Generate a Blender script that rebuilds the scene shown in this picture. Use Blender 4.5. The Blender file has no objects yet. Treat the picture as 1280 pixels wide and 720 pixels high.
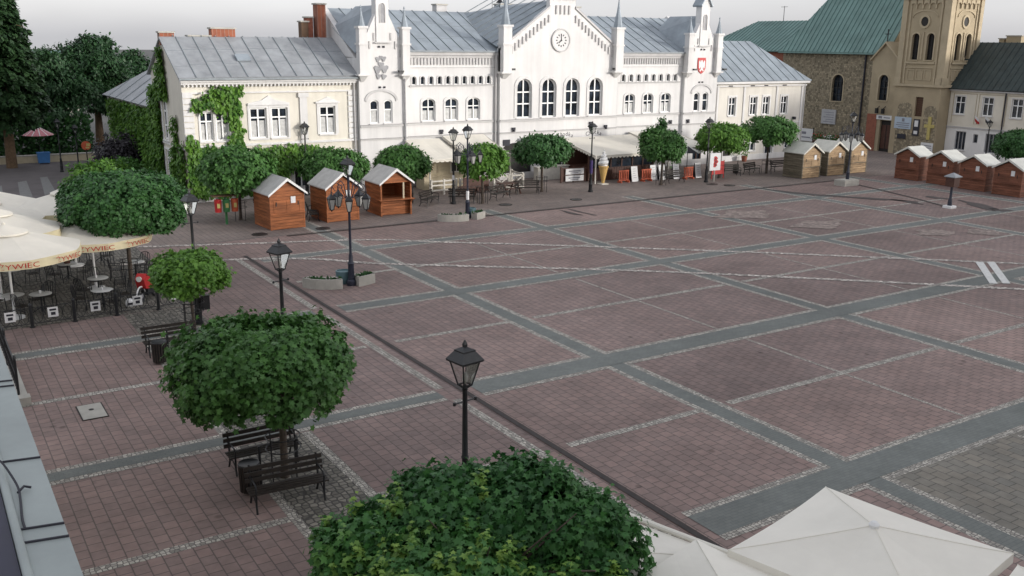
import bpy, bmesh, math, random
import numpy as np
from mathutils import Vector, Matrix

# ------------------------------------------------------------------ camera, sky, sun, exposure
SC = bpy.context.scene
PITCH, ROLL, HEAD = 0.2549, 0.0121, 0.5737
CAM = Vector((-18.61, -23.09, 10.0))
_fw = Vector((math.sin(HEAD) * math.cos(PITCH), math.cos(HEAD) * math.cos(PITCH), -math.sin(PITCH)))
_r0 = Vector((math.cos(HEAD), -math.sin(HEAD), 0))
_u0 = _r0.cross(_fw)
_r = _r0 * math.cos(ROLL) + _u0 * math.sin(ROLL)
_u = -_r0 * math.sin(ROLL) + _u0 * math.cos(ROLL)
cd = bpy.data.cameras.new('camera')
cam = bpy.data.objects.new('camera', cd)
SC.collection.objects.link(cam)
cam.matrix_world = Matrix(((_r.x, _u.x, -_fw.x, CAM.x), (_r.y, _u.y, -_fw.y, CAM.y), (_r.z, _u.z, -_fw.z, CAM.z), (0, 0, 0, 1)))
cd.sensor_width = 36.0
cd.lens = 36.0 * 1176.4 / 1280.0
cd.clip_start = 0.1
cd.clip_end = 3000
SC.camera = cam

SUN_EL = math.radians(10.0)
SUN_DIR = Vector((0.72, -1.0, 0.0)).normalized()          # where the sun stands, seen from the square
SUN_DIR = Vector((SUN_DIR.x * math.cos(SUN_EL), SUN_DIR.y * math.cos(SUN_EL), math.sin(SUN_EL)))
w = bpy.data.worlds.new('World')
SC.world = w
w.use_nodes = True
nt = w.node_tree
for n in list(nt.nodes):
    nt.nodes.remove(n)
sky = nt.nodes.new('ShaderNodeTexSky')
sky.sky_type = 'NISHITA'
sky.sun_disc = False
sky.sun_elevation = SUN_EL
sky.sun_rotation = math.atan2(SUN_DIR.x, SUN_DIR.y)
sky.air_density = 1.0
sky.dust_density = 1.9
sky.ozone_density = 1.2
hsv = nt.nodes.new('ShaderNodeHueSaturation')             # thin high overcast: the blue is nearly gone
hsv.inputs['Saturation'].default_value = 0.22
bg = nt.nodes.new('ShaderNodeBackground')
bg.inputs['Strength'].default_value = 0.15
wo = nt.nodes.new('ShaderNodeOutputWorld')
nt.links.new(sky.outputs[0], hsv.inputs['Color'])
tint = nt.nodes.new('ShaderNodeVectorMath'); tint.operation = 'MULTIPLY'
tint.inputs[1].default_value = (.99, .985, 1.01)
veil = nt.nodes.new('ShaderNodeMix'); veil.data_type = 'RGBA'                # even high cloud over the clear-sky model
veil.inputs[0].default_value = .55; veil.inputs[7].default_value = (1.78, 1.81, 1.90, 1)
nt.links.new(hsv.outputs[0], veil.inputs[6])
nt.links.new(veil.outputs[2], tint.inputs[0])
stc = nt.nodes.new('ShaderNodeTexCoord'); smp = nt.nodes.new('ShaderNodeMapping'); smp.inputs['Scale'].default_value = (1.5, 1.5, 6.0)
scl = nt.nodes.new('ShaderNodeTexNoise'); scl.inputs['Scale'].default_value = 2.2; scl.inputs['Detail'].default_value = 5
smr = nt.nodes.new('ShaderNodeMapRange')                  # faint streaky cloud
smr.inputs['From Min'].default_value = .3; smr.inputs['From Max'].default_value = .7; smr.inputs['To Min'].default_value = .93; smr.inputs['To Max'].default_value = 1.07
sml = nt.nodes.new('ShaderNodeVectorMath'); sml.operation = 'SCALE'
nt.links.new(stc.outputs['Generated'], smp.inputs[0]); nt.links.new(smp.outputs[0], scl.inputs['Vector']); nt.links.new(scl.outputs['Fac'], smr.inputs['Value'])
nt.links.new(tint.outputs[0], sml.inputs[0]); nt.links.new(smr.outputs[0], sml.inputs['Scale'])
nt.links.new(sml.outputs[0], bg.inputs[0])
nt.links.new(bg.outputs[0], wo.inputs[0])

sd = bpy.data.lights.new('sun', 'SUN')
sd.energy = .92
sd.angle = math.radians(6.0)
sd.color = (1.0, 0.95, 0.88)
so = bpy.data.objects.new('sun', sd)
SC.collection.objects.link(so)
so.rotation_euler = SUN_DIR.to_track_quat('Z', 'Y').to_euler()
so.location = (40, -60, 60)

SC.view_settings.view_transform = 'Standard'
SC.view_settings.look = 'None'
SC.view_settings.gamma = 1.0
SC.view_settings.use_curve_mapping = False
SC.view_settings.exposure = 1.48

# ------------------------------------------------------------------ helpers
random.seed(7)
RNG = np.random.default_rng(11)
COL = SC.collection

def ground_at(px, py, z=0.0):
    """point of height z seen at photo pixel (1280x720)"""
    d = _fw + _r * ((px - 640) / 1176.4) - _u * ((py - 360) / 1176.4)
    t = (z - CAM.z) / d.z
    return CAM + d * t

class MB:
    def __init__(s):
        s.v = []; s.f = []
    def add(s, vs, fs):
        o = len(s.v)
        s.v += [tuple(p) for p in vs]
        s.f += [tuple(i + o for i in f) for f in fs]
        return s
    def box(s, x0, x1, y0, y1, z0, z1):
        return s.add([(x0,y0,z0),(x1,y0,z0),(x1,y1,z0),(x0,y1,z0),(x0,y0,z1),(x1,y0,z1),(x1,y1,z1),(x0,y1,z1)],
                     [(0,3,2,1),(4,5,6,7),(0,1,5,4),(1,2,6,5),(2,3,7,6),(3,0,4,7)])
    def bar(s, p, q, w, h=None, up=(0,0,1)):
        """box beam from p to q, w wide, h thick"""
        h = w if h is None else h
        p = Vector(p); q = Vector(q); d = (q - p).normalized(); u = Vector(up)
        if abs(d.dot(u)) > .99: u = Vector((1,0,0))
        a = d.cross(u).normalized() * (w / 2); b = a.cross(d).normalized() * (h / 2)
        vs = [p-a-b, p+a-b, p+a+b, p-a+b, q-a-b, q+a-b, q+a+b, q-a+b]
        return s.add(vs, [(0,3,2,1),(4,5,6,7),(0,1,5,4),(1,2,6,5),(2,3,7,6),(3,0,4,7)])
    def cone(s, p, q, r0, r1, n=10, cap=True):
        p = Vector(p); q = Vector(q); d = (q - p).normalized()
        u = Vector((0,0,1)) if abs(d.z) < .95 else Vector((1,0,0))
        a = d.cross(u).normalized(); b = d.cross(a)
        vs = []
        for c, r in ((p, r0), (q, r1)):
            for i in range(n):
                t = 2*math.pi*i/n
                vs.append(c + a*(r*math.cos(t)) + b*(r*math.sin(t)))
        fs = [(i, (i+1) % n, n+(i+1) % n, n+i) for i in range(n)]
        if cap: fs += [tuple(range(n))[::-1], tuple(range(n, 2*n))]
        return s.add(vs, fs)
    def tube(s, pts, r, n=6):
        pts = [Vector(p) for p in pts]
        rs = r if isinstance(r, (list, tuple)) else [r]*len(pts)
        vs = []; prev = None
        for i, p in enumerate(pts):
            d = (pts[min(i+1, len(pts)-1)] - pts[max(i-1, 0)]).normalized()
            if prev is None:
                u = Vector((0,0,1)) if abs(d.z) < .9 else Vector((1,0,0))
                a = d.cross(u).normalized()
            else:
                a = (prev - d*prev.dot(d)).normalized()
            prev = a; b = d.cross(a)
            for k in range(n):
                t = 2*math.pi*k/n
                vs.append(p + a*(rs[i]*math.cos(t)) + b*(rs[i]*math.sin(t)))
        fs = []
        for i in range(len(pts)-1):
            for k in range(n):
                fs.append((i*n+k, i*n+(k+1) % n, (i+1)*n+(k+1) % n, (i+1)*n+k))
        fs += [tuple(range(n))[::-1], tuple(range((len(pts)-1)*n, len(pts)*n))]
        return s.add(vs, fs)
    def lathe(s, prof, n=12, c=(0,0,0), a0=0.0):
        vs = []
        for r, z in prof:
            for i in range(n):
                t = a0 + 2*math.pi*i/n
                vs.append((c[0]+r*math.cos(t), c[1]+r*math.sin(t), c[2]+z))
        fs = []
        for j in range(len(prof)-1):
            for i in range(n):
                fs.append((j*n+i, j*n+(i+1) % n, (j+1)*n+(i+1) % n, (j+1)*n+i))
        fs += [tuple(range(n))[::-1], tuple(range((len(prof)-1)*n, len(prof)*n))]
        return s.add(vs, fs)
    def prism(s, pts, off):
        """polygon pts (3D) extruded by vector off"""
        n = len(pts); off = Vector(off)
        vs = [Vector(p) for p in pts] + [Vector(p)+off for p in pts]
        fs = [tuple(range(n))[::-1], tuple(range(n, 2*n))] + [(i, (i+1) % n, n+(i+1) % n, n+i) for i in range(n)]
        return s.add(vs, fs)
    def quad(s, *p):
        return s.add(p, [tuple(range(len(p)))])
    def mesh(s, name, off=None, recalc=True, smooth=False):
        me = bpy.data.meshes.new(name)
        vs = s.v if off is None else [(a-off[0], b-off[1], c-off[2]) for a, b, c in s.v]
        me.from_pydata(vs, [], s.f)
        if recalc:
            bm = bmesh.new(); bm.from_mesh(me)
            bmesh.ops.recalc_face_normals(bm, faces=bm.faces)
            bm.to_mesh(me); bm.free()
        if smooth:
            me.polygons.foreach_set('use_smooth', [True]*len(me.polygons))
            try: me.set_sharp_from_angle(angle=math.radians(40))
            except Exception: pass
        return me

LABELS = {}
def tag(o, label, cat, group=None, kind=None):
    o['label'] = label; o['category'] = cat
    if group: o['group'] = group
    if kind: o['kind'] = kind
    return o
def thing(name, label, cat, loc=(0,0,0), rz=0.0, group=None):
    o = bpy.data.objects.new(name, None)
    o.empty_display_size = 0.3
    COL.objects.link(o)
    o.location = loc; o.rotation_euler = (0, 0, rz)
    return tag(o, label, cat, group)
def part(name, mb, m, parent=None, world=False, smooth=False, recalc=True, label=None):
    """one mesh object; world=True: the shape is in world metres and the (unrotated) parents' places are taken off"""
    off = None
    if world:
        off = [0, 0, 0]; p = parent
        while p is not None:
            off = [off[i] + p.location[i] for i in range(3)]; p = p.parent
    me = mb.mesh(name, off, recalc, smooth)
    me.materials.append(m)
    o = bpy.data.objects.new(name, me)
    COL.objects.link(o)
    o.parent = parent
    if label: o['label'] = label
    return o
def solo(name, mb, m, label, cat, loc=(0,0,0), group=None, smooth=False):
    o = part(name, mb, m, None, smooth=smooth)
    o.location = loc
    return tag(o, label, cat, group)
def struct(name, mb, m, smooth=False):
    o = part(name, mb, m, None, smooth=smooth, recalc=False)
    o['kind'] = 'structure'
    o['label'] = name.replace('_', ' '); o['category'] = name.replace('_', ' ')
    return o
def copy_tree(o, parent=None):
    c = o.copy(); COL.objects.link(c); c.parent = parent
    for ch in [x for x in o.children]:
        copy_tree(ch, c)
    return c
class Kind:
    """first place() moves the prototype itself, the later ones copy it with its parts"""
    def __init__(s, root): s.root = root; s.used = False
    def place(s, x, y, rz, label, group=None, z=0.0, scale=1.0):
        o = copy_tree(s.root) if s.used else s.root
        s.used = True
        o.location = (x, y, z); o.rotation_euler = (0, 0, rz); o.scale = (scale,)*3
        o['label'] = label
        if group: o['group'] = group
        return o

# ------------------------------------------------------------------ materials
def new_mat(name):
    m = bpy.data.materials.new(name); m.use_nodes = True
    t = m.node_tree; b = t.nodes['Principled BSDF']
    return m, t, b
def N(t, typ, **kw):
    n = t.nodes.new(typ)
    for k, v in kw.items():
        if k in n.inputs: n.inputs[k].default_value = v
        else: setattr(n, k, v)
    return n
def surf(name, c, rough=.8, var=.18, scale=3.0, bump=.0, bscale=30., metal=0., spec=.4, fine=0.0):
    """colour with cloudy wear, fine grain and optional bump"""
    m, t, b = new_mat(name)
    tc = N(t, 'ShaderNodeTexCoord')
    no = N(t, 'ShaderNodeTexNoise', Scale=scale, Detail=6.0, Roughness=.65)
    t.links.new(tc.outputs['Object'], no.inputs['Vector'])
    mr = N(t, 'ShaderNodeMapRange')
    mr.inputs['From Min'].default_value = .3; mr.inputs['From Max'].default_value = .7
    mr.inputs['To Min'].default_value = 1-var; mr.inputs['To Max'].default_value = 1+var
    t.links.new(no.outputs['Fac'], mr.inputs['Value'])
    mx = N(t, 'ShaderNodeVectorMath', operation='SCALE')
    mx.inputs[0].default_value = c
    t.links.new(mr.outputs[0], mx.inputs['Scale'])
    t.links.new(mx.outputs[0], b.inputs['Base Color'])
    b.inputs['Roughness'].default_value = rough
    b.inputs['Metallic'].default_value = metal
    b.inputs['Specular IOR Level'].default_value = spec
    if bump:
        n2 = N(t, 'ShaderNodeTexNoise', Scale=bscale, Detail=4.0)
        t.links.new(tc.outputs['Object'], n2.inputs['Vector'])
        bp = N(t, 'ShaderNodeBump', Strength=bump, Distance=.02)
        t.links.new(n2.outputs['Fac'], bp.inputs['Height'])
        t.links.new(bp.outputs[0], b.inputs['Normal'])
    return m
def leaf_mat(name, dark, light, trans=.25, young=None):
    m, t, b = new_mat(name)
    at = N(t, 'ShaderNodeAttribute', attribute_name='tone')
    cr = N(t, 'ShaderNodeValToRGB')
    cr.color_ramp.elements[0].color = (*dark, 1); cr.color_ramp.elements[1].color = (*light, 1)
    if young: cr.color_ramp.elements[1].position = .72; e = cr.color_ramp.elements.new(1.0); e.color = (*young, 1)
    t.links.new(at.outputs['Fac'], cr.inputs[0])
    t.links.new(cr.outputs[0], b.inputs['Base Color'])
    b.inputs['Roughness'].default_value = .5
    b.inputs['Specular IOR Level'].default_value = .35
    tr = N(t, 'ShaderNodeBsdfTranslucent')
    t.links.new(cr.outputs[0], tr.inputs[0])
    ms = N(t, 'ShaderNodeMixShader'); ms.inputs[0].default_value = trans
    t.links.new(b.outputs[0], ms.inputs[1]); t.links.new(tr.outputs[0], ms.inputs[2])
    t.links.new(ms.outputs[0], t.nodes['Material Output'].inputs[0])
    return m
def brick_mat(name, c1, c2, mortar, bw, rh, ms=.01, rot=0.0, rough=.85, stain=.25, offset=.5, bump=.3, stain_scale=.25, mort_smooth=.1, field=False):
    m, t, b = new_mat(name)
    tc = N(t, 'ShaderNodeTexCoord')
    mp = N(t, 'ShaderNodeMapping'); mp.inputs['Rotation'].default_value = (0, 0, rot)
    t.links.new(tc.outputs['Object'], mp.inputs[0])
    br = N(t, 'ShaderNodeTexBrick')
    br.offset = offset
    br.inputs['Color1'].default_value = (*c1, 1); br.inputs['Color2'].default_value = (*c2, 1); br.inputs['Mortar'].default_value = (*mortar, 1)
    br.inputs['Scale'].default_value = 1.0
    br.inputs['Mortar Size'].default_value = ms; br.inputs['Mortar Smooth'].default_value = mort_smooth
    br.inputs['Brick Width'].default_value = bw; br.inputs['Row Height'].default_value = rh
    t.links.new(mp.outputs[0], br.inputs['Vector'])
    # cloudy dirt, two sizes
    acc = br.outputs['Color']
    for sc, am, sd_ in ((stain_scale, stain, 3.1), (stain_scale*7, stain*.5, 9.7), (4.5, stain*.45, 1.3)):
        no = N(t, 'ShaderNodeTexNoise', Scale=sc, Detail=5.0, Roughness=.6)
        mo = N(t, 'ShaderNodeMapping'); mo.inputs['Location'].default_value = (sd_, sd_*2, sd_)
        t.links.new(tc.outputs['Object'], mo.inputs[0]); t.links.new(mo.outputs[0], no.inputs['Vector'])
        mr = N(t, 'ShaderNodeMapRange')
        mr.inputs['From Min'].default_value = .3; mr.inputs['From Max'].default_value = .7
        mr.inputs['To Min'].default_value = 1-am; mr.inputs['To Max'].default_value = 1+am
        t.links.new(no.outputs['Fac'], mr.inputs['Value'])
        mx = N(t, 'ShaderNodeVectorMath', operation='SCALE')
        t.links.new(acc, mx.inputs[0]); t.links.new(mr.outputs[0], mx.inputs['Scale'])
        acc = mx.outputs[0]
    if field:                                                    # laid field by field: each has its own batch of pavers; old gum and oil spots
        fb = N(t, 'ShaderNodeTexBrick'); fb.offset = 0.0
        fb.inputs['Color1'].default_value = (.90,.91,.92,1); fb.inputs['Color2'].default_value = (1.08,1.06,1.04,1); fb.inputs['Mortar'].default_value = (1,1,1,1)
        fb.inputs['Scale'].default_value = 1.0; fb.inputs['Mortar Size'].default_value = 0.0
        fb.inputs['Brick Width'].default_value = 5.57; fb.inputs['Row Height'].default_value = 5.0
        mf = N(t, 'ShaderNodeMapping'); mf.inputs['Location'].default_value = (.07, .1, 0)
        t.links.new(tc.outputs['Object'], mf.inputs[0]); t.links.new(mf.outputs[0], fb.inputs['Vector'])
        m1 = N(t, 'ShaderNodeVectorMath', operation='MULTIPLY'); t.links.new(acc, m1.inputs[0]); t.links.new(fb.outputs['Color'], m1.inputs[1])
        vs_ = N(t, 'ShaderNodeTexVoronoi', Scale=.9); t.links.new(tc.outputs['Object'], vs_.inputs['Vector'])
        ms_ = N(t, 'ShaderNodeMapRange'); ms_.inputs['From Min'].default_value = .05; ms_.inputs['From Max'].default_value = .10
        ms_.inputs['To Min'].default_value = .62; ms_.inputs['To Max'].default_value = 1.0
        t.links.new(vs_.outputs['Distance'], ms_.inputs['Value'])
        m2 = N(t, 'ShaderNodeVectorMath', operation='SCALE'); t.links.new(m1.outputs[0], m2.inputs[0]); t.links.new(ms_.outputs[0], m2.inputs['Scale'])
        acc = m2.outputs[0]
    t.links.new(acc, b.inputs['Base Color'])
    b.inputs['Roughness'].default_value = rough
    b.inputs['Specular IOR Level'].default_value = .3
    if bump:
        bp = N(t, 'ShaderNodeBump', Strength=bump, Distance=.01); bp.invert = True
        t.links.new(br.outputs['Fac'], bp.inputs['Height']); t.links.new(bp.outputs[0], b.inputs['Normal'])
    return m
def sett_mat(name, stone, dark, size, var=.5, edge=.12, rough=.8, mapscale=(1,1,1)):
    """small split stones with dark joints"""
    m, t, b = new_mat(name)
    tc = N(t, 'ShaderNodeTexCoord')
    mp = N(t, 'ShaderNodeMapping'); mp.inputs['Scale'].default_value = mapscale
    t.links.new(tc.outputs['Object'], mp.inputs[0])
    vo = N(t, 'ShaderNodeTexVoronoi', Scale=1/size, feature='DISTANCE_TO_EDGE')
    vc = N(t, 'ShaderNodeTexVoronoi', Scale=1/size, feature='F1')
    for q in (vo, vc):
        q.inputs['Randomness'].default_value = .5
        t.links.new(mp.outputs[0], q.inputs['Vector'])
    mr = N(t, 'ShaderNodeMapRange'); mr.inputs['From Min'].default_value = edge*.4; mr.inputs['From Max'].default_value = edge
    t.links.new(vo.outputs['Distance'], mr.inputs['Value'])
    sep = N(t, 'ShaderNodeSeparateColor'); t.links.new(vc.outputs['Color'], sep.inputs[0])
    mv = N(t, 'ShaderNodeMapRange'); mv.inputs['To Min'].default_value = 1-var; mv.inputs['To Max'].default_value = 1+var*.6
    t.links.new(sep.outputs[0], mv.inputs['Value'])
    sc = N(t, 'ShaderNodeVectorMath', operation='SCALE'); sc.inputs[0].default_value = stone
    t.links.new(mv.outputs[0], sc.inputs['Scale'])
    mx = N(t, 'ShaderNodeMix', data_type='RGBA')
    mx.inputs[6].default_value = (*dark, 1)
    t.links.new(mr.outputs[0], mx.inputs[0]); t.links.new(sc.outputs[0], mx.inputs[7])
    t.links.new(mx.outputs[2], b.inputs['Base Color'])
    b.inputs['Roughness'].default_value = rough
    bp = N(t, 'ShaderNodeBump', Strength=.5, Distance=.02)
    t.links.new(mr.outputs[0], bp.inputs['Height']); t.links.new(bp.outputs[0], b.inputs['Normal'])
    return m
def glass_mat(name, c=(.015,.02,.028), rough=.08):
    m, t, b = new_mat(name)
    tc = N(t, 'ShaderNodeTexCoord')
    no = N(t, 'ShaderNodeTexNoise', Scale=1.7, Detail=2.0)
    t.links.new(tc.outputs['Object'], no.inputs['Vector'])
    cr = N(t, 'ShaderNodeValToRGB')
    cr.color_ramp.elements[0].position = .35; cr.color_ramp.elements[1].position = .65
    cr.color_ramp.elements[0].color = (*[x*.5 for x in c], 1); cr.color_ramp.elements[1].color = (*[min(1, x*2.2) for x in c], 1)
    t.links.new(no.outputs['Fac'], cr.inputs[0]); t.links.new(cr.outputs[0], b.inputs['Base Color'])
    b.inputs['Roughness'].default_value = rough
    return m

M = {}
def streaked(name, c, var=.07):
    m = surf(name, c, .85, var, .35, .15, 40); t = m.node_tree; b = t.nodes['Principled BSDF']
    src = b.inputs['Base Color'].links[0].from_socket
    tc = N(t, 'ShaderNodeTexCoord'); mp = N(t, 'ShaderNodeMapping'); mp.inputs['Scale'].default_value = (2.6, 2.6, .16)
    no = N(t, 'ShaderNodeTexNoise', Scale=1.0, Detail=5.0, Roughness=.6)
    t.links.new(tc.outputs['Object'], mp.inputs[0]); t.links.new(mp.outputs[0], no.inputs['Vector'])
    mr = N(t, 'ShaderNodeMapRange'); mr.inputs['From Min'].default_value = .35; mr.inputs['From Max'].default_value = .75
    mr.inputs['To Min'].default_value = 1.03; mr.inputs['To Max'].default_value = .90
    t.links.new(no.outputs['Fac'], mr.inputs['Value'])
    mx = N(t, 'ShaderNodeVectorMath', operation='SCALE')
    t.links.new(src, mx.inputs[0]); t.links.new(mr.outputs[0], mx.inputs['Scale']); t.links.new(mx.outputs[0], b.inputs['Base Color'])
    return m
M['white'] = streaked('white_render', (.67,.66,.65))
M['white_dirty'] = surf('white_trim', (.50,.49,.485), .8, .12, 1.5)
M['flashing'] = surf('zinc_sill_flashing', (.30,.29,.29), .6, .2, 2)
M['cream'] = streaked('cream_render', (.66,.625,.545), .08)
M['ivory'] = streaked('ivory_render', (.66,.63,.57), .06)
M['ochre'] = surf('church_plaster', (.37,.305,.205), .9, .14, .5, .2, 25)
M['ochre_trim'] = surf('church_trim', (.42,.35,.24), .9, .12, 1.2)
M['greywall'] = surf('pale_house_render', (.68,.635,.54), .9, .09, .7, .15, 30)
M['lowerwall'] = surf('grey_house_base', (.74,.73,.71), .9, .09, .7)
M['stone'] = sett_mat('rubble_stone', (.31,.26,.175), (.21,.175,.12), .21, .6, .12)
M['roofzinc'] = surf('zinc_roof_sheet', (.285,.325,.36), .5, .20, .8, .15, 8, metal=.1)
M['roofzinc_old'] = surf('weathered_roof_sheet', (.30,.315,.33), .5, .24, .8, .2, 8, metal=.1)
M['seam'] = surf('roof_seam', (.235,.262,.28), .6, .2)
M['copper'] = surf('green_copper_roof', (.15,.245,.225), .6, .22, .5, .1, 10)
M['copper_seam'] = surf('green_copper_seam', (.06,.135,.125), .6, .15)
M['slate'] = surf('dark_slate_roof', (.034,.048,.048), .6, .3, 1.2, .3, 14)
M['brick'] = brick_mat('chimney_brick', (.33,.115,.065), (.24,.085,.055), (.3,.24,.2), .26, .09, .012, 0, .9, .2)
M['redbrick'] = surf('red_brick', (.27,.10,.065), .9, .25, 6)
M['glass'] = glass_mat('window_glass')
M['curtain'] = surf('net_curtain', (.50,.50,.49), .9, .22, 5)
M['frame'] = surf('white_window_frame', (.84,.84,.83), .5, .05, 4)
M['dark'] = surf('dark_opening', (.02,.018,.017), .7, .3, 2)
M['iron'] = surf('black_cast_iron', (.018,.019,.021), .42, .3, 8, .1, 60)
M['blueiron'] = surf('blue_black_iron', (.024,.028,.045), .45, .3, 8)
M['lampglass'] = surf('frosted_lamp_glass', (.62,.62,.58), .25, .10, 3)
M['lampglass_dim'] = surf('grey_lamp_glass', (.36,.36,.34), .2, .15, 3)
M['trunk'] = surf('maple_bark', (.095,.075,.06), .9, .35, 9, .6, 25)
M['trunk_far'] = surf('old_bark', (.13,.085,.05), .9, .3, 5, .6, 15)
M['leaf'] = leaf_mat('maple_leaf', (.026,.082,.020), (.098,.232,.052))
M['leaf_near'] = leaf_mat('big_maple_leaf', (.017,.070,.023), (.070,.205,.048), .25, (.24,.38,.07))
M['leaf_b'] = leaf_mat('maple_leaf_fresh', (.036,.110,.017), (.150,.310,.046))
M['leaf_dark'] = leaf_mat('dark_crown_leaf', (.015,.058,.016), (.062,.165,.042), .15)
M['needle'] = leaf_mat('spruce_needle', (.012,.032,.013), (.040,.088,.030), .1)
M['ivy'] = leaf_mat('ivy_leaf', (.038,.115,.016), (.14,.285,.038))
M['park_leaf'] = leaf_mat('park_tree_leaf', (.010,.038,.014), (.040,.100,.034), .12)
M['purple'] = leaf_mat('purple_leaf', (.016,.014,.020), (.045,.040,.045), .1)
M['canvas'] = surf('cream_canvas', (.80,.76,.67), .8, .07, .8, .1, 5)
M['canvas_w'] = surf('white_canvas', (.86,.83,.75), .8, .06, .7, .1, 4)
def thin_cloth(m, c, f=.10):
    t = m.node_tree; b = t.nodes['Principled BSDF']; o = t.nodes['Material Output']
    tr = N(t, 'ShaderNodeBsdfTranslucent'); tr.inputs[0].default_value = (*c, 1)
    ms = N(t, 'ShaderNodeMixShader'); ms.inputs[0].default_value = f
    t.links.new(b.outputs[0], ms.inputs[1]); t.links.new(tr.outputs[0], ms.inputs[2]); t.links.new(ms.outputs[0], o.inputs[0])
thin_cloth(M['canvas'], (.75,.71,.62)); thin_cloth(M['canvas_w'], (.75,.74,.69))
M['valance'] = surf('yellowed_canvas', (.62,.55,.36), .8, .10, 1.5)
M['red'] = surf('red_paint', (.45,.025,.025), .5, .1, 3)
M['red_text'] = surf('red_lettering', (.55,.012,.012), .6, .1, 3)
M['orange'] = surf('orange_plastic', (.48,.10,.045), .6, .14, 3)
M['yellow'] = surf('yellow_paint', (.48,.40,.14), .6, .12, 3)
M['whitepaint'] = surf('white_paint', (.76,.76,.75), .6, .08, 3)
M['blue'] = surf('blue_plastic', (.05,.17,.40), .5, .1, 3)
M['green'] = surf('green_paint', (.05,.20,.07), .5, .1, 3)
M['cone'] = surf('wafer', (.62,.40,.14), .7, .15, 10, .4, 40)
M['teal'] = surf('teal_glaze', (.10,.17,.19), .4, .15, 3)
M['conc'] = surf('pale_concrete', (.40,.385,.345), .9, .15, 2.5, .3, 40)
def plank(name, c, n=11, var=.42, rough=.65):
    m, t, b = new_mat(name)
    tc = N(t, 'ShaderNodeTexCoord'); acc = None
    for sc, am in (((.5,.5,5.6), var), ((2.5,2.5,28), var*.6)):
        mp = N(t, 'ShaderNodeMapping'); mp.inputs['Scale'].default_value = sc
        no = N(t, 'ShaderNodeTexNoise', Scale=1.0, Detail=4.0)
        t.links.new(tc.outputs['Object'], mp.inputs[0]); t.links.new(mp.outputs[0], no.inputs['Vector'])
        mr = N(t, 'ShaderNodeMapRange'); mr.inputs['From Min'].default_value = .3; mr.inputs['From Max'].default_value = .7
        mr.inputs['To Min'].default_value = 1-am; mr.inputs['To Max'].default_value = 1+am
        t.links.new(no.outputs['Fac'], mr.inputs['Value'])
        mx = N(t, 'ShaderNodeVectorMath', operation='SCALE')
        if acc is None: mx.inputs[0].default_value = c
        else: t.links.new(acc, mx.inputs[0])
        t.links.new(mr.outputs[0], mx.inputs['Scale']); acc = mx.outputs[0]
    t.links.new(acc, b.inputs['Base Color'])
    b.inputs['Roughness'].default_value = rough; b.inputs['Specular IOR Level'].default_value = .3
    return m
M['hutwood'] = plank('orange_stained_boards', (.30,.105,.040))
M['gap'] = surf('dark_board_gap', (.05,.022,.012), .8, .2, 4)
M['hutwood_dk'] = plank('reddish_stained_boards', (.19,.076,.046))
M['hutwood_lt'] = plank('weathered_pale_boards', (.36,.25,.145))
M['hutwood_shade'] = plank('shaded_pale_boards', (.17,.145,.105))  # pale boards again, with the shade of the hut sides put into the colour
M['hutroof'] = surf('pale_roof_felt', (.47,.46,.44), .6, .16, 2)
M['hutroof_g'] = surf('pale_green_roof_felt', (.60,.59,.53), .6, .12, 2)
M['hutroof_w'] = surf('cream_roof_felt', (.62,.62,.57), .6, .10, 2)
M['benchwood'] = surf('dark_bench_slat', (.032,.026,.022), .55, .3, 9)
M['brown'] = surf('dark_brown_boards', (.075,.032,.022), .6, .25, 4)
M['beige'] = surf('beige_boards', (.52,.45,.32), .7, .1, 3)
M['whitewood'] = surf('white_painted_wood', (.62,.59,.53), .6, .1, 4)
M['soil'] = surf('planter_soil', (.06,.045,.03), .95, .3, 9, .5, 20)
M['metal_ledge'] = surf('painted_sheet_metal', (.29,.325,.32), .55, .12, 1.2, .05, 3, metal=.05)
M['navy'] = surf('navy_sheet', (.012,.012,.035), .5, .2, 2)
M['sign'] = surf('white_sign_board', (.70,.70,.70), .5, .06, 4)
M['dull_sign'] = surf('dull_notice_board', (.42,.42,.43), .6, .12, 3)
M['bluesign'] = surf('pale_blue_board', (.42,.50,.58), .5, .06, 4)
M['ink'] = surf('dark_print', (.03,.03,.04), .7, .1, 4)
M['grey_ink'] = surf('grey_print', (.22,.22,.25), .7, .1, 4)
M['relief'] = surf('grey_relief', (.30,.30,.31), .8, .2, 4)
M['tabletop'] = surf('pale_table_top', (.55,.55,.53), .35, .1, 4)
M['pink'] = surf('pink_canvas', (.55,.22,.25), .8, .12, 2)
M['wood_shutter'] = surf('brown_shutter', (.115,.065,.035), .7, .2, 6)
M['townhouse'] = surf('townhouse_render', (.55,.50,.42), .9, .1, .8)
M['rooftile'] = surf('townhouse_roof', (.20,.09,.07), .8, .2, 2)
# ground
M['ground'] = surf('outer_ground', (.10,.10,.095), .9, .25, .15, .2, 10)
M['paver'] = brick_mat('red_pavers', (.268,.195,.177), (.222,.168,.155), (.125,.102,.095), .335, .30, .014, math.pi/2, .85, .24, .5, .35, .10, field=True)
M['paver_far'] = brick_mat('grey_pavers', (.245,.198,.176), (.210,.176,.160), (.12,.10,.092), .335, .30, .012, math.pi/2, .85, .24, .5, .3, .12)
M['paver_green'] = brick_mat('grey_green_pavers', (.225,.205,.172), (.190,.182,.160), (.105,.10,.09), .40, .33, .013, math.pi/2, .85, .22, .5, .3, .3)
M['band'] = brick_mat('grey_band_pavers', (.178,.190,.178), (.160,.172,.164), (.13,.14,.133), .2, .1, .006, 0, .85, .16, .5, .15, .2)
M['setts'] = sett_mat('light_setts', (.43,.405,.355), (.13,.12,.112), .10, .45, .13)
M['cobbles'] = sett_mat('pale_cobbles', (.56,.51,.46), (.15,.13,.12), .20, .55, .14)
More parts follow.
